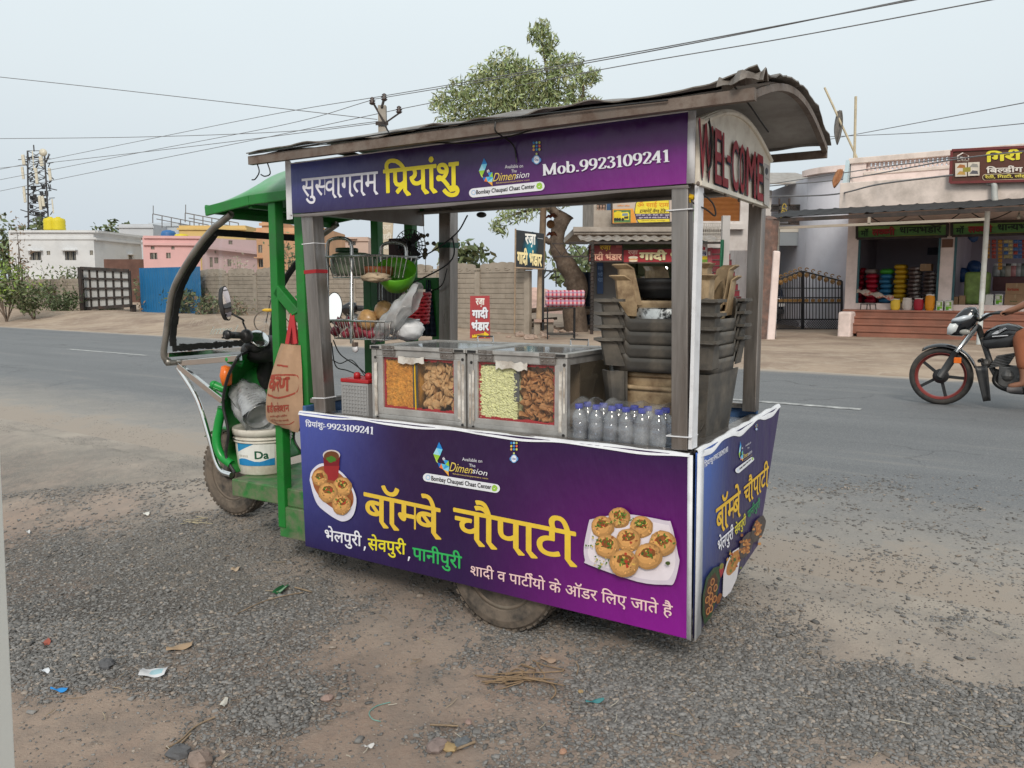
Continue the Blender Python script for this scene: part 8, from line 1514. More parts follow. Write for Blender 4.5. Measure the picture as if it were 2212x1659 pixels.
for i,X in enumerate((1890,1955,2020,2085,2145,2200,2260)):
 t=thing('jar','clear jar with %s lid on the counter'%('white','silver','black','pale green','red','white','blue')[i],'jar',RF,gr(X,1018,y=GY+1.4),'jars on the shop counter'); c=gr(X,1018,y=GY+1.4); m=MB(); m.lathe([(.1,0),(.115,.02),(.115,.24),(.09,.27)],c,n=14); m.build('jar_body',mat('jar_'+str(i%4),((.35,.36,.36),(.18,.20,.18),(.40,.36,.30),(.45,.20,.20))[i%4],.15),t,smooth=True); m=MB(); m.lathe([(.095,.27),(.1,.33),(0,.33)],c,n=14); m.build('jar_lid',mat('jarlid_'+str(i%3),((.6,.6,.6),(.35,.35,.37),(.04,.04,.04))[i%3],.35),t)
PC=[(.42,.20,.03),(.05,.12,.30),(.40,.34,.16),(.30,.05,.04),(.45,.42,.36),(.06,.20,.32)]
for i,X in enumerate((1775,1850,1925,1995,2050,2110,2165,2215)):
 n=8 if X==1925 else 5; t=thing('packet_strip','hanging strip of %s snack packets inside the right shop front'%('tan','brown','long orange','blue and cream','cream','brown and blue','blue','red')[i],'packets',RF,gr(X,560+55*n,y=GY+.5),'hanging packet strips')
 for j in range(n):
  a_,b_=gr(X-24,575+j*46,y=GY+.5),gr(X+24,575+j*46+38,y=GY+.5); m=MB(); m.grid(lambda u,v:(a_[0]+(b_[0]-a_[0])*u,GY+.5-.03*math.sin(math.pi*u)*math.sin(math.pi*v),a_[2]+(b_[2]-a_[2])*v),5,5); k_=(i,(i+2)%6,0,1 if j%2 else 2,2,3 if j%2 else 1,1,3)[i%8]%6; m.build('packet',mat('pack_%d'%k_,PC[k_],.3,0,var=.5,scale=12),t,smooth=True)
for X,Y,r,lb,nm in((1600,600,.12,'bunch of blue plastic pouches hanging at the right shop front','pouch_bunch'),(1605,985,.17,'blue plastic sheet bundle on the shelf at the back','blue_bundle'),(1470,1080,.18,'dark blue bag behind the cartons','blue_bag')):
 lump(nm,lb,'bag',(0,0,0),(r,r*.7,r),mat('blue_poly',(.02,.07,.20),.35,0,var=.3,scale=6),.12,14); o=bpy.context.scene.objects[-1]if False else COL.objects[-1]; o.location=RF.wld(gr(X,Y,y=GY+.6 if nm=='pouch_bunch' else GY+1.6))
m=MB(); p=gr(1640,1350,y=GY+.3); m.box(p-(.3,0,.0),p+(.25,.4,.8)); o=m.build('green_sacks',mat('lime_sack',(.16,.24,.06),.6,0,var=.4,scale=5),fr=RF,bevel=.08,seg=3); tag(o,'upright lime green printed sack beside the awning post','sack')
m=MB(); p,q=gr(1050,755,y=GY+3.5),gr(1210,665,y=GY+3.5); m.box(p,q+(0,.03,0)); o=m.build('wall_plaque',mat('navy_plaque',(.02,.025,.06),.5,var=.3,scale=9),fr=RF); tag(o,'dark blue plaque on the back wall of the sack room','plaque')
m=MB(); p,q=gr(1225,668,y=GY-.012),gr(1362,565,y=GY-.012); m.box((p[0],GY-.06,p[2]),(q[0],GY-.004,q[2])); o=m.build('meter_board',mat('brown_board',(.14,.065,.04),.7,var=.2),fr=RF); tag(o,'brown meter board at the head of the white pillar','board')
# ---------------- street furniture in front of the mattress shop ----------------
sy=wp(1200,733,z=GZR)[1]; s2=lambda X,Y,y=sy:wp(*W2b(X,Y),y=y); IRON=mat('black_iron_rod',(.02,.02,.022),.5,.3)
bs=thing('mattress_stand','thin black iron stand carrying two folded mattresses','stand',WF,(*s2(1240,1600)[:2],GZR)); m=MB(); a_,b_=s2(1240,1240),s2(1555,1240); dpt=.62; zt=a_[2]
lo_=.1
for x,y in((a_[0],sy),(b_[0],sy),(a_[0]+.02,sy+dpt),(b_[0]+.02,sy+dpt)):m=MB(); m.tube([(x,y,GZR-.05),(x,y,zt)],.016,6); m.build('leg',IRON,bs)
m=MB()
for z in(zt,GZR+.12):m.tube([(a_[0],sy,z),(b_[0],sy,z),(b_[0]+.02,sy+dpt,z),(a_[0]+.02,sy+dpt,z)],.014,5,closed=True)
for i in range(1,6):m.tube([(a_[0]+(b_[0]-a_[0])*i/6,sy,zt),(a_[0]+(b_[0]-a_[0])*i/6,sy+dpt,zt)],.01,4)
m.build('shelf_frame',IRON,bs)
PLAID=bpy.data.materials.new('plaid_mattress'); PLAID.use_nodes=True; checks(PLAID,(.60,.36,.38),(.48,.06,.09),(.14,.15,.26),3.2)
pm=mat('pink_quilt',(.58,.30,.30),.9,0,var=.2,scale=12)
for i,lb in enumerate(('red plaid folded mattress at the bottom of the stand pile','red plaid folded mattress on top of the stand pile')):
 x0,x1=s2(1225,1150)[0],s2(1660,1150)[0]; hh=(s2(0,1045)[2]-s2(0,1238)[2])/2; z0=zt+.015+hh*i; t=thing('folded_mattress',lb,'mattress',WF,(x0,sy,z0),'folded mattresses')
 m=MB(); m.grid(lambda u,v:(lambda a_:(x0+(x1-x0)*v+.015*math.sin(v*9+a_*2),sy+.32+.36*np.sign(math.cos(a_))*abs(math.cos(a_))**.5,z0+hh/2+hh/2*np.sign(math.sin(a_))*abs(math.sin(a_))**.6+.008*math.sin(v*26+i)*math.sin(a_)))(2*math.pi*u),24,24,wrapu=True); m.build('quilted_cover',PLAID,t,smooth=True)
 m=MB()
 for kk in(-.24,.24):m.grid(lambda u,v:(x1-.01+.05*math.sin(math.pi*v),sy+.32+.62*(u-.5),z0+hh/2+hh*kk+hh*.24*math.cos(math.pi*v)),14,8)
 m.build('rolled_edge',pm,t,smooth=True)
BAM=mat('weathered_wood',(.34,.25,.17),.85,0,var=.25,scale=5,dirt=(.18,.13,.10),damt=.4)
ky=wp(1165,724,z=GZR)[1]; kq=lambda X,Y:wp(*W2b(X,Y),y=ky)
t=thing('pole_sign','black and teal mattress sign board strung between a stick and a wooden pole','sign board',WF,(*kq(860,1540)[:2],GZR)); P_=[kq(*p)for p in((872,342),(1200,388),(1190,790),(862,772))]; m=MB(); m.prism(P_,(0,.03,0)); m.build('panel',mat('black_flex',(.014,.018,.022),.5,0,var=.2,scale=3),t)
a=Art(plane_px(WF,P_[0]-(0,.003,0),P_[1]-(0,.003,0),P_[2]-(0,.003,0)),W2b); a.z=.004
for k in range(6):a.ell(1040,560,95-13*k,190-24*k,np.array((14,40,52))*(1-k/6)+np.array((30,130,150))*(k/6),20,8,.12)
tx(a,'रज़ा',.04,980,1105,385,540,(226,226,220),12); tx(a,'गादी भंडार',.045,888,1175,540,745,(230,214,160),36); a.poly([(1122,436),(1188,446),(1188,452),(1122,442)],(170,176,180)); a.mb.build('lettering',PRINTD,t)
m=MB(); m.tube([kq(858,1545),kq(870,330)],.022,7); m.build('stick',BAM,t); m=MB(); m.tube([kq(862,778),kq(1195,797)],.02,6); m.build('batten',BAM,t)
kb=lambda X,Y:wp(*W2b(X,Y),y=ky+.35); m=MB(); m.tube([kb(1145,1505),kb(1165,800),kb(1192,90)],[.10,.095,.085],9); o=m.build('wooden_pole',BAM,fr=WF,smooth=True); tag(o,'thick wooden pole behind the black sign','pole')
m=MB(); m.bar(kq(1185,1500),kq(1190,800),.06,.06,up=(0,1,0)); m.bar(kq(1190,812),kq(1338,820),.04); m.bar(kq(1332,815),kq(1338,1000),.03,.03,up=(0,1,0)); m.bar(kq(1200,900),kq(1280,825),.03); o=m.build('iron_post',IRON,fr=WF); tag(o,'black iron post with a bracket arm by the wooden pole','post')
m=MB(); m.obox((kq(1085,1385)+kq(1310,1400))/2+(0,.15,0),(kq(1310,1385)-kq(1085,1385))/2,(0,.18,0),(0,0,.035)); bn=m.build('stone_bench',mat('pinkish_slab',(.40,.28,.23),.85,0,var=.15),fr=WF); tag(bn,'low pinkish stone slab bench beside the wooden pole','bench')
for X in(1120,1275):m=MB(); p=kq(X,1400); m.box((p[0]-.08,ky+.05,GZR-.05),(p[0]+.08,ky+.25,p[2]-.0)); m.build('support',PREC,bn)
ry=wp(1035,731,z=GZR)[1]; rq=lambda X,Y:wp(*W2b(X,Y),y=ry); t=thing('standing_sign','standing red mattress sign with yellow arrow on the verge','sign board',WF,(*rq(460,1590)[:2],GZR)); P_=[rq(*p)for p in((347,1105),(570,1102),(578,1600),(345,1600))]; m=MB(); m.prism(P_,(0,.06,0)); m.build('panel',mat('red_flex',(.36,.045,.05),.5,0,var=.1,scale=2),t)
a=Art(plane_px(WF,P_[0]-(0,.003,0),P_[1]-(0,.003,0),P_[2]-(0,.003,0)),W2b); a.z=.004; tx(a,'रज़ा',.035,410,515,1132,1232,(224,220,214)); tx(a,'गादी',.05,368,556,1232,1368,(214,218,226),sh=4); tx(a,'भंडार',.05,362,566,1380,1505,(214,218,226),sh=4); a.poly([(370,1552),(510,1535),(510,1512),(566,1550),(512,1590),(512,1570),(370,1585)],(222,190,40)); tx(a,'मो. 9923787647',.015,376,508,1545,1566,(90,30,30),-8); a.mb.build('lettering',PRINTD,t)
t=thing('street_board','cream concrete-coloured board high on a post beyond the basket rack','sign board',WF,(*wp(830,640,y=26)[:2],GZR)); P_=[wp(*W5(*p),y=26)for p in((648,60),(848,60),(822,560),(640,500))]; m=MB(); m.prism(P_,(0,.08,0)); m.build('panel',mat('cream_flex',(.52,.44,.33),.7,var=.1),t); a=Art(plane_px(WF,P_[0]-(0,.004,0),P_[1]-(0,.004,0),P_[2]-(0,.004,0)),W5); a.z=.005; tx(a,'रज़ा',.03,720,815,195,270,(214,205,190)); tx(a,'गादी',.04,686,826,280,370,(214,208,196)); tx(a,'भंडार',.04,684,822,390,475,(214,208,196)); a.mb.build('lettering',PRINTD,t)
m=MB(); p=wp(822,600,y=26.15); m.bar((p[0],26.15,GZR),(p[0],26.15,P_[0][2]),.12,.12,up=(0,1,0)); m.build('post',PREC,t)
random.seed(12)
for i in range(14):
 p=wp(random.uniform(1075,1290),random.uniform(716,738),z=GZR); r=random.uniform(.05,.16); m=MB(); m.ball((0,0,0),(r,r*.8,r*.55),8,5,.25); m.v=[tuple(np.array(v)+p+(0,0,r*.3))for v in m.v]; o=m.build('rock',mat('verge_rock',(.34,.25,.20),.95,0,var=.3,scale=4),fr=WF); tag(o,'loose verge stone below the black sign and mattress stand','stone','stones by the mattress stand')
m=MB(); p=wp(1215,700,y=24.5)
for i in range(12):a_=random.uniform(-.4,.4); c=p+np.array((random.uniform(-.9,.9),random.uniform(-.2,.3),random.uniform(-.25,.45))); m.tube([c-np.array((.5*math.cos(a_),.1,.2*math.sin(a_))),c+np.array((.5*math.cos(a_),.1,.2*math.sin(a_)))],random.uniform(.04,.09),7)
o=m.build('firewood',BARK,fr=WF); tag(o,'heap of dark firewood behind the stone bench','wood',kind='stuff')
# ---------------- passing motorcycle and rider ----------------
W7=crop(2240,740,5.531); MY=9.46; mq=lambda X,Y,dy=0:np.array(rp(*W7(X,Y),y=MY))+np.array((0,dy,0))
mt_=thing('motorcycle','black motorcycle with red-rimmed wheels riding left on the road','motorcycle',RF,(*mq(620,1490)[:2],.015))
BKP=mat('black_gloss_paint',(.008,.008,.010),.18,0,var=0,coat=.6,rvar=.05); GREYM=mat('engine_metal',(.11,.11,.11),.5,.6,var=.3,scale=18,dirt=(.10,.08,.06),damt=.4); SIL=mat('silver_plastic',(.52,.56,.60),.3,.2,var=.08)
def puff(out,w,mt,name,par,k=.72,dy=0,cr=mq):
 P_=[cr(*p)for p in out]; c=sum(P_)/len(P_); m=MB(); n=len(P_); L_=[]
 for s_,q in((-1,k),(-.6,.93),(0,1),(.6,.93),(1,k)):L_+=[c+(p-c)*q+np.array((0,dy+w*s_,0))for p in P_]
 m.add(L_,[(j*n+i,j*n+(i+1)%n,(j+1)*n+(i+1)%n,(j+1)*n+i)for j in range(4)for i in range(n)]+[tuple(range(n)),tuple(4*n+i for i in reversed(range(n)))]); return m.build(name,mt,par,smooth=True,weld=True)
def mwheel(c):
 c=np.array(c); m=MB(); m.lathe([(.235,-.035),(.27,-.048),(.292,-.03),(.30,0),(.292,.03),(.27,.048),(.235,.035)],c,(0,1,0),44,ring=True); w=m.build('wheel',mat('tyre_black',(.03,.028,.027),.8,0,var=.3,scale=16,dirt=(.10,.085,.07),damt=.4),mt_,smooth=True)
 m=MB(); m.lathe([(.236,-.036),(.242,-.038),(.222,-.03),(.212,0),(.222,.03),(.242,.038),(.236,.036)],c,(0,1,0),44,ring=True); m.build('wheel_rim',mat('red_rim',(.22,.045,.04),.4,var=.2),w,smooth=True); m=MB()
 for i in range(5):a_=1.2+i*1.2566; d=np.array((math.cos(a_),0,math.sin(a_))); m.bar(c+d*.04,c+d*.222,.03,.02,up=(0,1,0))
 m.lathe([(0,-.07),(.04,-.065),(.075,-.03),(.075,.03),(.04,.065),(0,.07)],c,(0,1,0),20); m.build('spokes',mat('dark_alloy',(.035,.035,.037),.45,.4),w)
wc=mq(620,1105); mwheel(wc); rc=wc+np.array((1.27,0,0)); mwheel(rc)
for s_ in(-1,1):
 m=MB(); m.tube([wc+(0,s_*.075,0),mq(740,930,s_*.085),mq(850,760,s_*.09)],[.032,.034,.03],10); fk=m.build('fork',mat('fork_grey',(.06,.06,.062),.5,.3),mt_,smooth=True); m=MB(); m.tube([mq(850,760,s_*.09),mq(1140,400,s_*.09)],.02,10); m.build('fork_tube',CHROME,fk,smooth=True)
m=MB(); m.grid(lambda u,v:wc+np.array((.335*math.cos(2.15-1.75*u),.075*(2*v-1)*(1-.4*(1-u)**3),.335*math.sin(2.15-1.75*u)-.03*(2*v-1)**2)),18,7); m.build('mudguard',BKP,mt_,smooth=True,solid=.006)
puff([(760,552),(705,520),(720,430),(790,320),(870,230),(960,160),(1080,150),(1150,220),(1160,330),(1080,420),(920,560)],.12,BKP,'headlamp_cowl',mt_); puff([(715,530),(720,430),(760,370),(860,360),(900,400),(860,490),(780,535)],.10,mat('lamp_lens',(.60,.62,.62),.1,0,var=.1),'headlight',mt_,.8,-.03); puff([(770,350),(800,310),(960,262),(1100,255),(1060,310),(920,350)],.127,SIL,'cowl_band',mt_,.95); puff([(880,290),(900,225),(1010,150),(1110,150),(1150,200),(1140,250),(1000,265)],.10,mat('smoked_screen',(.02,.025,.03),.08,coat=.5),'fly_screen',mt_,.8)
puff([(1160,590),(1250,480),(1400,400),(1560,372),(1700,400),(1850,470),(1960,520),(1960,600),(1700,640),(1400,650),(1220,640)],.14,BKP,'fuel_tank',mt_,.7); puff([(1170,600),(1500,560),(1740,480),(1850,560),(1700,700),(1250,735),(1190,690)],.155,mat('charcoal_shroud',(.03,.03,.032),.35),'tank_shroud',mt_,.75)
for out in([(1340,520),(1400,480),(1520,430),(1550,440),(1500,470),(1420,515)],[(1350,545),(1570,528),(1565,540),(1352,555)],[(1430,470),(1530,425),(1545,445),(1450,500)]):m=MB(); m.prism([mq(*p,-.162)for p in out],(0,.012,0)); m.build('emblem',mat('emblem_white',(.62,.63,.66),.3),mt_)
puff([(1950,520),(2150,470),(2500,440),(2850,380),(2860,430),(2500,540),(2000,590)],.12,BLACK,'seat',mt_,.8); puff([(1900,600),(2300,570),(2750,450),(2860,440),(2600,620),(2200,760),(1950,720)],.12,BKP,'tail_panel',mt_,.8)
m=MB(); m.tube([mq(1140,420),mq(1250,760),mq(1330,1000),mq(1450,1240),mq(1900,1260),mq(2050,900),mq(1950,640),mq(1250,640)],.028,8)
for s_ in(-1,1):m.tube([mq(1950,1180,s_*.1),rc+(0,s_*.1,0)],.022,8); m.tube([rc+(.05,s_*.13,.05),mq(2500,560,s_*.13)],.028,8)
m.build('bike_frame',GREYM,mt_,smooth=True)
m=MB(); m.obox(mq(1640,1110),(.13,0,0),(0,.12,0),(0,0,.10)); m.ball(mq(1560,1090),(.10,.15,.10),14,10); m.ball(mq(1760,1120),(.10,.14,.09),14,10)
for i in range(7):m.obox(mq(1430+i*16,960-i*24),(.085,0,.02),(0,.085,0),(-.002,0,.006))
m.ball(mq(1250,930),(.05,.06,.05),10,8); m.build('engine',GREYM,mt_,bevel=.01)
m=MB(); m.tube(curve_pts([mq(1420,1000,-.1),mq(1380,1180,-.11),mq(1600,1290,-.13),mq(2100,1290,-.15),mq(2700,1150,-.16)],6),[.022]*12+[.03]*6+[.05]*7,10); m.build('exhaust',mat('black_exhaust',(.02,.02,.02),.35,.5),mt_,smooth=True)
m=MB(); m.grid(lambda u,v:lerp(lerp(mq(1120,950,-.2),mq(1290,950,-.2),u),lerp(mq(1240,1430,-.2),mq(1330,1420,-.2),u),v)+np.array((0,.03*math.sin(u*3),0)),5,8); m.tube([mq(1180,880,-.2),mq(1190,880,0)],.014,6); m.build('leg_guard',BLACK,mt_,smooth=True,solid=.012)
m=MB(); m.tube(curve_pts([mq(1560,225,-.36),mq(1340,240,-.24),mq(1180,330,-.09),mq(1180,330,.09),mq(1340,240,.24),mq(1560,225,.36)],5),.013,8); hbb=m.build('handlebar',BLACK,mt_,smooth=True)
puff([(1190,270),(1260,230),(1400,225),(1330,275),(1220,310)],.05,SIL,'instrument',mt_,.8,-.1); m=MB(); m.ball(mq(980,490,-.16),(.05,.02,.028),12,8); m.build('turn_signal',mat('smoke_lens',(.30,.29,.26),.2),mt_,smooth=True); m=MB(); m.obox(mq(870,880,-.11),(.034,0,0),(0,.006,0),(0,0,.03)); m.build('reflector',mat('orange_lens'),mt_,bevel=.008)
puff([(1500,1240),(1560,1215),(1760,1220),(1770,1250),(1520,1262)],.02,BLACK,'footrest',mt_,.9,-.2)
def skin(name,mt,par,chains,root=0,sub=1):
 vs,es,rs,key=[],[],[],{}
 def vid(p,r):
  k=tuple(np.round(p,4))
  if k not in key:key[k]=len(vs); vs.append(tuple(np.array(p)-LAST[par.name])); rs.append(r)
  return key[k]
 for ch in chains:
  ids=[vid(p,r)for p,r in ch]; es+=list(zip(ids,ids[1:]))
 me=bpy.data.meshes.new(name); me.from_pydata(vs,es,[]); o=bpy.data.objects.new(name,me); COL.objects.link(o); o.parent=par; md=o.modifiers.new('skin','SKIN')
 for i,d in enumerate(me.skin_vertices[0].data):d.radius=(rs[i],rs[i]); d.use_root=i==root
 md.use_smooth_shade=True; s_=o.modifiers.new('sub','SUBSURF'); s_.levels=s_.render_levels=sub; me.materials.append(mt); return o
SKIN=mat('brown_skin',(.23,.105,.062),.55,0,var=.08,scale=12); GRN=mat('lime_kurta',(.22,.36,.07),.85,var=.12,scale=6); TRS=mat('rust_trousers',(.28,.095,.045),.85,var=.12,scale=6); SLV=mat('mauve_sleeve',(.16,.12,.14),.85,var=.1)
pr_=thing('person','motorcycle rider in lime green kurta holding both handlebar grips, at the right edge','person',RF,(*mq(2250,1300)[:2],.3)); J=mq
pel,wst,chs,nck,hd0,hd1=J(2300,430),J(2260,200),J(2200,-80),J(2160,-330),J(2140,-420),J(2120,-560)
body=[[(pel,.14),(wst,.13),(chs,.15),(nck,.06),(hd0,.075),(hd1,.095),(J(2125,-640),.07)]]; shirt=[[(pel,.165),(wst,.155),(chs,.17),(J(2170,-270),.09)]]; trou=[]; sl=[]
for s_ in(-1,1):
 sh,el,wr,hn=J(2190,-220,s_*.2),J(1960,40,s_*.36),J(1690,165,s_*.37),J(1590,200,s_*.365); hip,kn,an=J(2280,470,s_*.1),J(1720,520,s_*.19),J(1790,1080,s_*.2)
 body+=[[(chs,.15),(sh,.065),(el,.045),(wr,.028),(hn,.034)],[(pel,.14),(hip,.095),(kn,.06),(an,.038),(J(1770,1190,s_*.21),.035),(J(1640,1215,s_*.21),.032),(J(1560,1222,s_*.21),.022)]]
 for q in range(4):y=s_*.365-.03+.02*q; b_=J(1545,205,y); body.append([(hn,.034),(b_,.010),(J(1500+6*abs(q-1),215,y),.0095),(J(1492,245,y),.009),(J(1525,262,y),.008)])
 body.append([(hn,.034),(J(1580,240,s_*.365-s_*.05),.011),(J(1530,255,s_*.365-s_*.06),.009)])
 shirt+=[[(chs,.17),(sh,.085),(J(2080,-100,s_*.28),.072)]]; sl.append([(J(2090,-110,s_*.275),.070),(el,.056),(J(1800,115,s_*.366),.045)]); trou+=[[(pel,.15),(hip,.112),(kn,.078),(J(1760,760,s_*.195),.066),(J(1785,1010,s_*.2),.058)]]
skin('body',SKIN,pr_,body); skin('kurta',GRN,pr_,shirt+[[(pel,.165),(J(2000,430,-.13),.12),(J(1800,400,-.17),.09)],[(pel,.165),(J(2000,430,.13),.12),(J(1800,400,.17),.09)]]); skin('trousers',TRS,pr_,trou)
for c_ in sl:skin('sleeve',SLV,pr_,[c_])
hc=hd1+np.array((-.01,0,.01)); m=MB(); m.ball(hc+(.015,0,.035),(.112,.098,.10),16,10); m.build('hair',mat('black_hair',(.012,.010,.010),.6,var=.2),pr_,smooth=True)
m=MB(); m.tube([hc+(-.10,0,.0),hc+(-.125,0,-.035),hc+(-.10,0,-.045)],[.012,.016,.012],8); m.tube([hc+(-.095,-.025,-.075),hc+(-.10,0,-.078),hc+(-.095,.025,-.075)],.008,6)
for s_ in(-1,1):m.ball(hc+(0,s_*.095,-.02),(.022,.012,.032),10,8)
m.build('face',SKIN,pr_,smooth=True)
for s_ in(-1,1):m=MB(); m.ball(hc+(-.088,s_*.034,-.005),(.012,.014,.010),10,8); m.build('eye',mat('eye_dark',(.02,.015,.012),.2),pr_,smooth=True); m=MB(); m.tube([J(1770,1205,s_*.21)+(0,0,-.045),J(1560,1235,s_*.21)+(0,0,-.02)],[.04,.03],8); m.build('sandal',mat('grey_sandal',(.11,.10,.10),.7),pr_,smooth=True)
W3b=crop(380,420,3.77); by_=wp(*W3b(1065,1562),z=GZR)[1]; bw=lambda X,Y:wp(*W3b(X,Y),y=by_)
bc_=thing('bicycle','old black bicycle with a yellow saddle cover parked beyond the windscreen','bicycle',WF,(*bw(1070,1560)[:2],GZR)); r=(bw(0,1345)[2]-bw(0,1560)[2])/2; c0=bw(1075,1452); c1=c0+np.array((1.05,.25,0))
for c in(c0,c1):m=MB(); m.tube([c+np.array((r*.98*math.cos(a_),r*.2*math.cos(a_),r*math.sin(a_)))for a_ in np.linspace(0,6.28,28,endpoint=False)],.02,6,closed=True); w=m.build('wheel',RUBBER,bc_,smooth=True); m=MB(); [m.tube([c,c+np.array((r*.95*math.cos(a_),r*.2*math.cos(a_),r*.95*math.sin(a_)))],.004,3)for a_ in np.linspace(0,6.28,16)]; m.build('spokes',CHROME,w)
sd_,hd_,bb_=c1+np.array((-.2,-.05,.55)),c0+np.array((.15,.03,.62)),lerp(c0,c1,.55)
m=MB(); [m.tube([a_,b_],.016,6)for a_,b_ in((c0,hd_),(hd_,sd_),(hd_,bb_),(sd_,bb_),(bb_,c1),(sd_,c1))]; m.tube([hd_+(-.0,-.25,.08),hd_+(0,0,.05),hd_+(0,.25,.08)],.014,6); m.build('bike_frame',FR,bc_); m=MB(); m.ball(bw(1090,1340)+(0,0,.0),(.16,.1,.05),10,6); m.build('saddle_cover',mat('yellow_plastic'),bc_,smooth=True)
W5y=wp(760,720,z=GZR)[1]-1; pm_=lambda X,Y:wp(*W5(X,Y),y=W5y); t=thing('parked_motorcycle','black motorcycle parked on the verge, glimpsed through the basket rack','motorcycle',WF,(*pm_(260,1600)[:2],GZR))
puff([(215,1140),(280,1110),(340,1080),(420,1090),(430,1200),(330,1225),(240,1200)],.13,BKP,'fuel_tank',t,.7,0,pm_); puff([(420,1120),(620,1130),(640,1180),(430,1190)],.12,BLACK,'seat',t,.8,0,pm_)
for X in(150,620):c=pm_(X,1470); c[2]=GZR+.3; m=MB(); m.lathe([(.23,-.04),(.29,-.04),(.30,0),(.29,.04),(.23,.04)],c,(0,1,0),28,ring=True); m.build('wheel',RUBBER,t,smooth=True)
m=MB(); a_=pm_(150,1470); a_[2]=GZR+.3; b_=pm_(620,1470); b_[2]=GZR+.3; m.tube([a_,pm_(230,1130)],.03,8); m.tube([pm_(250,1180),lerp(a_,b_,.5)+(0,0,.05),b_],.03,8); m.ball(lerp(a_,b_,.5)+(0,0,.12),(.2,.13,.17),10,8); m.build('chassis',GREYM,t,smooth=True); m=MB(); m.ball(pm_(240,1105),(.05,.02,.035),12,8); m.build('mirror',SIL,t,smooth=True)
m=MB(); a_,b_=wp(-60,1659,y=.67),wp(37,1659,y=.67); c_=wp(0,880,y=.67); k_=(wp(37,1659,y=.67)[0]-c_[0])/(wp(37,1659,y=.67)[2]-c_[2])
tp=lambda z:wp(37,1659,y=.67)[0]+k_*(z-wp(37,1659,y=.67)[2]); m.prism([(tp(-.1)-.08,.60,-.1),(tp(-.1),.60,-.1),(tp(2.4),.60,2.4),(tp(2.4)-.08,.60,2.4)],(0,.07,0)); o=m.build('painted_post',mat('cream_post',(.80,.79,.73),.5,var=.04),fr=WF,at=(tp(0)-.04,.63,0),bevel=.004); tag(o,'cream painted metal post standing close at the left edge','post')
# ---------------- litter and stones lying on the ground ----------------
def onground(px,py):
 p=wp(px,py,z=.0)
 for _ in range(4):p=wp(px,py,z=gzz(p[0],p[1]))
 return p
def gzz(x,y):
 i,j=np.searchsorted(gx,x)-1,np.searchsorted(gy,y)-1; fx,fy=(x-gx[i])/(gx[i+1]-gx[i]),(y-gy[j])/(gy[j+1]-gy[j]); return(GZ[j,i]*(1-fx)+GZ[j,i+1]*fx)*(1-fy)+(GZ[j+1,i]*(1-fx)+GZ[j+1,i+1]*fx)*fy
def scrap(name,label,cat,pts,col,col2=None,curl=.006):
 P_=[onground(*p)for p in pts]; m=MB(); tl,tr,br,bl=P_
 def f(u,v):p=lerp(lerp(bl,br,u),lerp(tl,tr,u),v); p[2]=gzz(p[0],p[1])+.010+curl*math.sin(u*5+1)*math.sin(v*4+u*3)+curl*abs(2*u-1)**3; return p
 n=9; vs=[f(i/(n-1),j/(n-1))for j in range(n)for i in range(n)]; m.n=0
 for j in range(n-1):
  for i in range(n-1):
   m.col=lin(col2 if col2 and(.35<i/(n-1)<.85 and .2<j/(n-1)<.75)else col); m.add([vs[j*n+i],vs[j*n+i+1],vs[(j+1)*n+i+1],vs[(j+1)*n+i]],[(0,1,2,3)])
 o=m.build(name,PRINTD,fr=WF,weld=True,smooth=True); return tag(o,label,cat)
Wg=crop(0,1020,1.8433); g_=lambda*q:[Wg(*p)for p in q]
scrap('paper_slip','white paper slip with a blue printed picture lying on the dark gravel','paper',g_((660,1212),(775,1210),(757,1247),(637,1250)),(200,200,202),(150,182,190)); scrap('green_wrapper','dark green shiny wrapper lying on the gravel before the banner','wrapper',g_((1305,826),(1340,824),(1296,864),(1252,866)),(24,84,46),(130,160,130)); scrap('blue_wrapper','small bright blue wrapper on brown earth near the bottom left','wrapper',g_((240,1302),(318,1306),(308,1320),(232,1314)),(36,128,196)); scrap('torn_paper','small torn white paper beside the white post','paper',g_((180,1222),(222,1212),(232,1228),(196,1232)),(205,208,212))
scrap('torn_paper','crumpled off-white scrap on the brown earth below the paper slip','paper',g_((1000,1392),(1036,1352),(1052,1356),(1034,1398)),(190,186,176)); scrap('red_wrapper','crumpled dull red wrapper on the gravel at left','wrapper',g_((190,1095),(222,1074),(236,1090),(208,1112)),(150,78,62)); scrap('torn_paper','white scrap farther back on the gravel in line with the front wheel','paper',g_((655,494),(688,490),(690,502),(662,504)),(205,203,196)); scrap('torn_paper','tiny white scrap far left on the gravel','paper',g_((120,576),(138,572),(140,582),(124,586)),(200,200,200)); scrap('cardboard_scrap','pale brown torn cardboard scrap on the gravel','cardboard',g_((770,1112),(890,1090),(884,1112),(765,1136)),(158,134,108))
Wh=crop(860,1400,2.4578); h_=lambda*q:[Wh(*p)for p in q]
scrap('grey_packet','crumpled grey-beige packet on brown earth below the rear wheel','packet',h_((1210,602),(1310,630),(1300,650),(1206,632)),(150,128,110)); scrap('teal_strip','curved teal plastic strip on the earth below the banner corner','strip',h_((1480,888),(1590,870),(1600,884),(1486,902)),(56,116,120)); scrap('torn_paper','white torn paper twist near the bottom centre left','paper',h_((120,1164),(180,1150),(188,1162),(128,1178)),(196,194,192)); scrap('cloth_scrap','pale pink scrap on the gravel by the straw heap','scrap',g_((1080,745),(1110,742),(1100,760),(1062,760)),(170,150,128))
TWG=mat('dry_twig',(.26,.19,.125),.9,0,var=.25,scale=30)
def twig(label,pts,r,mt=TWG,name='twig',cat='twig',grp=None):
 P_=[onground(*p)+(0,0,r+.004)for p in pts]; r*=.6; m=MB(); m.tube(curve_pts(P_,5),r,5); o=m.build(name,mt,fr=WF,smooth=True); return tag(o,label,cat,grp)
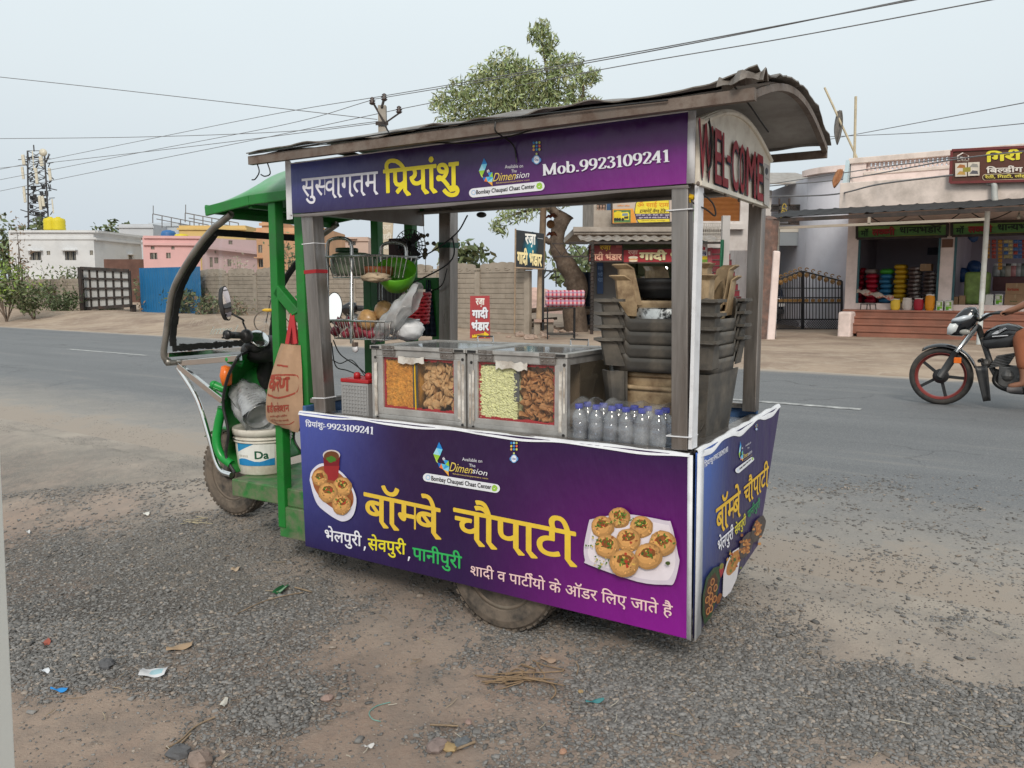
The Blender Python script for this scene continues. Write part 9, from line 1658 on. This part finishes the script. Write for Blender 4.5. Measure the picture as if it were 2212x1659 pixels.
twig('pale wooden stick on the gravel beside the green wrapper',g_((1360,836),(1435,857)),.006); twig('long thin brown twig on the gravel below the green wrapper',g_((1095,955),(1200,905),(1300,875),(1395,858)),.004); twig('forked dry twig at the bottom left, upper prong',g_((990,1436),(900,1480),(830,1545),(765,1582)),.005); twig('forked dry twig at the bottom left, lower prong',g_((880,1512),(820,1570),(760,1616)),.005); twig('straight brown stick on the earth left of centre',h_((528,1030),(704,1038)),.006); twig('short tan stick beside the dark stone at the bottom',h_((690,1186),(805,1140)),.008)
twig('thin pale twig right of the rope tangle',h_((1425,640),(1440,670),(1430,718)),.004); twig('loop of teal thread on the earth at the bottom',h_((285,886),(200,910),(155,950),(175,990),(225,1005)),.003,mat('teal_thread',(.16,.32,.28),.7),'thread','thread')
random.seed(17); m=MB()
for i in range(11):
 x,y=Wh(1130+random.gauss(0,45),735+random.gauss(0,26)); q=[(x+random.gauss(0,32),y+random.gauss(0,9))for _ in range(4)]; m.tube(curve_pts([onground(*p)+(0,0,.008+random.random()*.015)for p in q],5),.0024,4)
for q in((1080,760),(1000,772),(965,735)),((1190,740),(1280,780),(1300,830),(1270,870)):m.tube(curve_pts([onground(*Wh(*p))+(0,0,.008)for p in q],6),.003,5)
o=m.build('rope_tangle',mat('jute',(.24,.165,.10),.95,var=.25,scale=30),fr=WF,smooth=True); tag(o,'tangle of frayed jute rope on the earth below the rear wheel','rope')
random.seed(6); m=MB()
for i in range(12):x,y=Wg(905+random.gauss(0,22),533+random.gauss(0,6)); m.tube([onground(x+random.gauss(0,14),y+random.gauss(0,3))+(0,0,.012),onground(x+random.gauss(0,14),y+random.gauss(0,3))+(0,0,.02)],.0018,4)
o=m.build('straw',mat('straw',(.42,.36,.24),.9,var=.2),fr=WF); tag(o,'small heap of straw on the gravel ahead of the cab','straw',kind='stuff')
def stone(label,X,Y,cr,r,col,nm='stone'):
 p=onground(*cr(X,Y)); m=MB(); m.ball((0,0,0),(r,r*.75,r*.5),9,6,.16); a_=random.random()*3; m.v=[tuple(p+np.array((v[0]*math.cos(a_)-v[1]*math.sin(a_),v[0]*math.sin(a_)+v[1]*math.cos(a_),v[2]+r*.3)))for v in m.v]; o=m.build(nm,mat('stone_%02d%02d%02d'%tuple(int(c*99)for c in col),col,.9,0,var=.25,scale=18,bump=.3),fr=WF,weld=True); tag(o,label,'stone')
SL,TN,PKs=(.10,.10,.105),(.34,.24,.12),(.30,.21,.18)
stone('dark slate stone at the bottom beside the forked twig',825,1600,Wg,.038,SL); stone('brownish stone cut by the bottom edge right of the slate stone',920,1640,Wg,.045,(.24,.18,.15)); stone('flat grey stone beside the torn paper near the white post',490,1190,Wg,.036,SL); stone('pinkish stone on the earth at the lower middle',1510,1345,Wg,.022,PKs); stone('yellow-tan stone at the bottom centre',645,1165,Wh,.026,TN); stone('dark grey stone beside the yellow-tan stone',730,1140,Wh,.030,(.13,.14,.15)); stone('large pale mauve stone half buried left of the yellow-tan stone',575,1160,Wh,.038,(.22,.17,.155)); stone('small pink stone below the straight stick',765,1003,Wh,.016,PKs); stone('small orange-pink stone near the bottom middle',1345,1185,Wh,.014,(.38,.22,.15)); stone('small tan stone left of the teal strip',1455,815,Wh,.012,TN)
random.seed(31); m=MB()
for i in range(130):
 px,py=random.uniform(60,2200),random.uniform(1120,1650); p=onground(px,py)
 if abs(CF.loc(p)[1]-.45)<.5 and-2<CF.loc(p)[0]<.1:continue
 a_,l=random.uniform(0,3.14),random.uniform(.008,.035); d=np.array((math.cos(a_),math.sin(a_),random.uniform(-.1,.15)))*l; m.col=random.choice([(.27,.21,.14),(.33,.27,.19),(.22,.16,.11),(.42,.38,.31)]); m.tube([p-d+(0,0,.012),p+(0,0,.012)+np.array((d[1],-d[0],0))*.15,p+d+(0,0,.012)],random.uniform(.0008,.0018),4)
o=m.build('chaff',mat('chaff',attr=True,var=.1,rough=.9),fr=WF,at=(0,2,0)); tag(o,'scattered dry grass stems and chaff over the roadside earth','debris',kind='stuff')
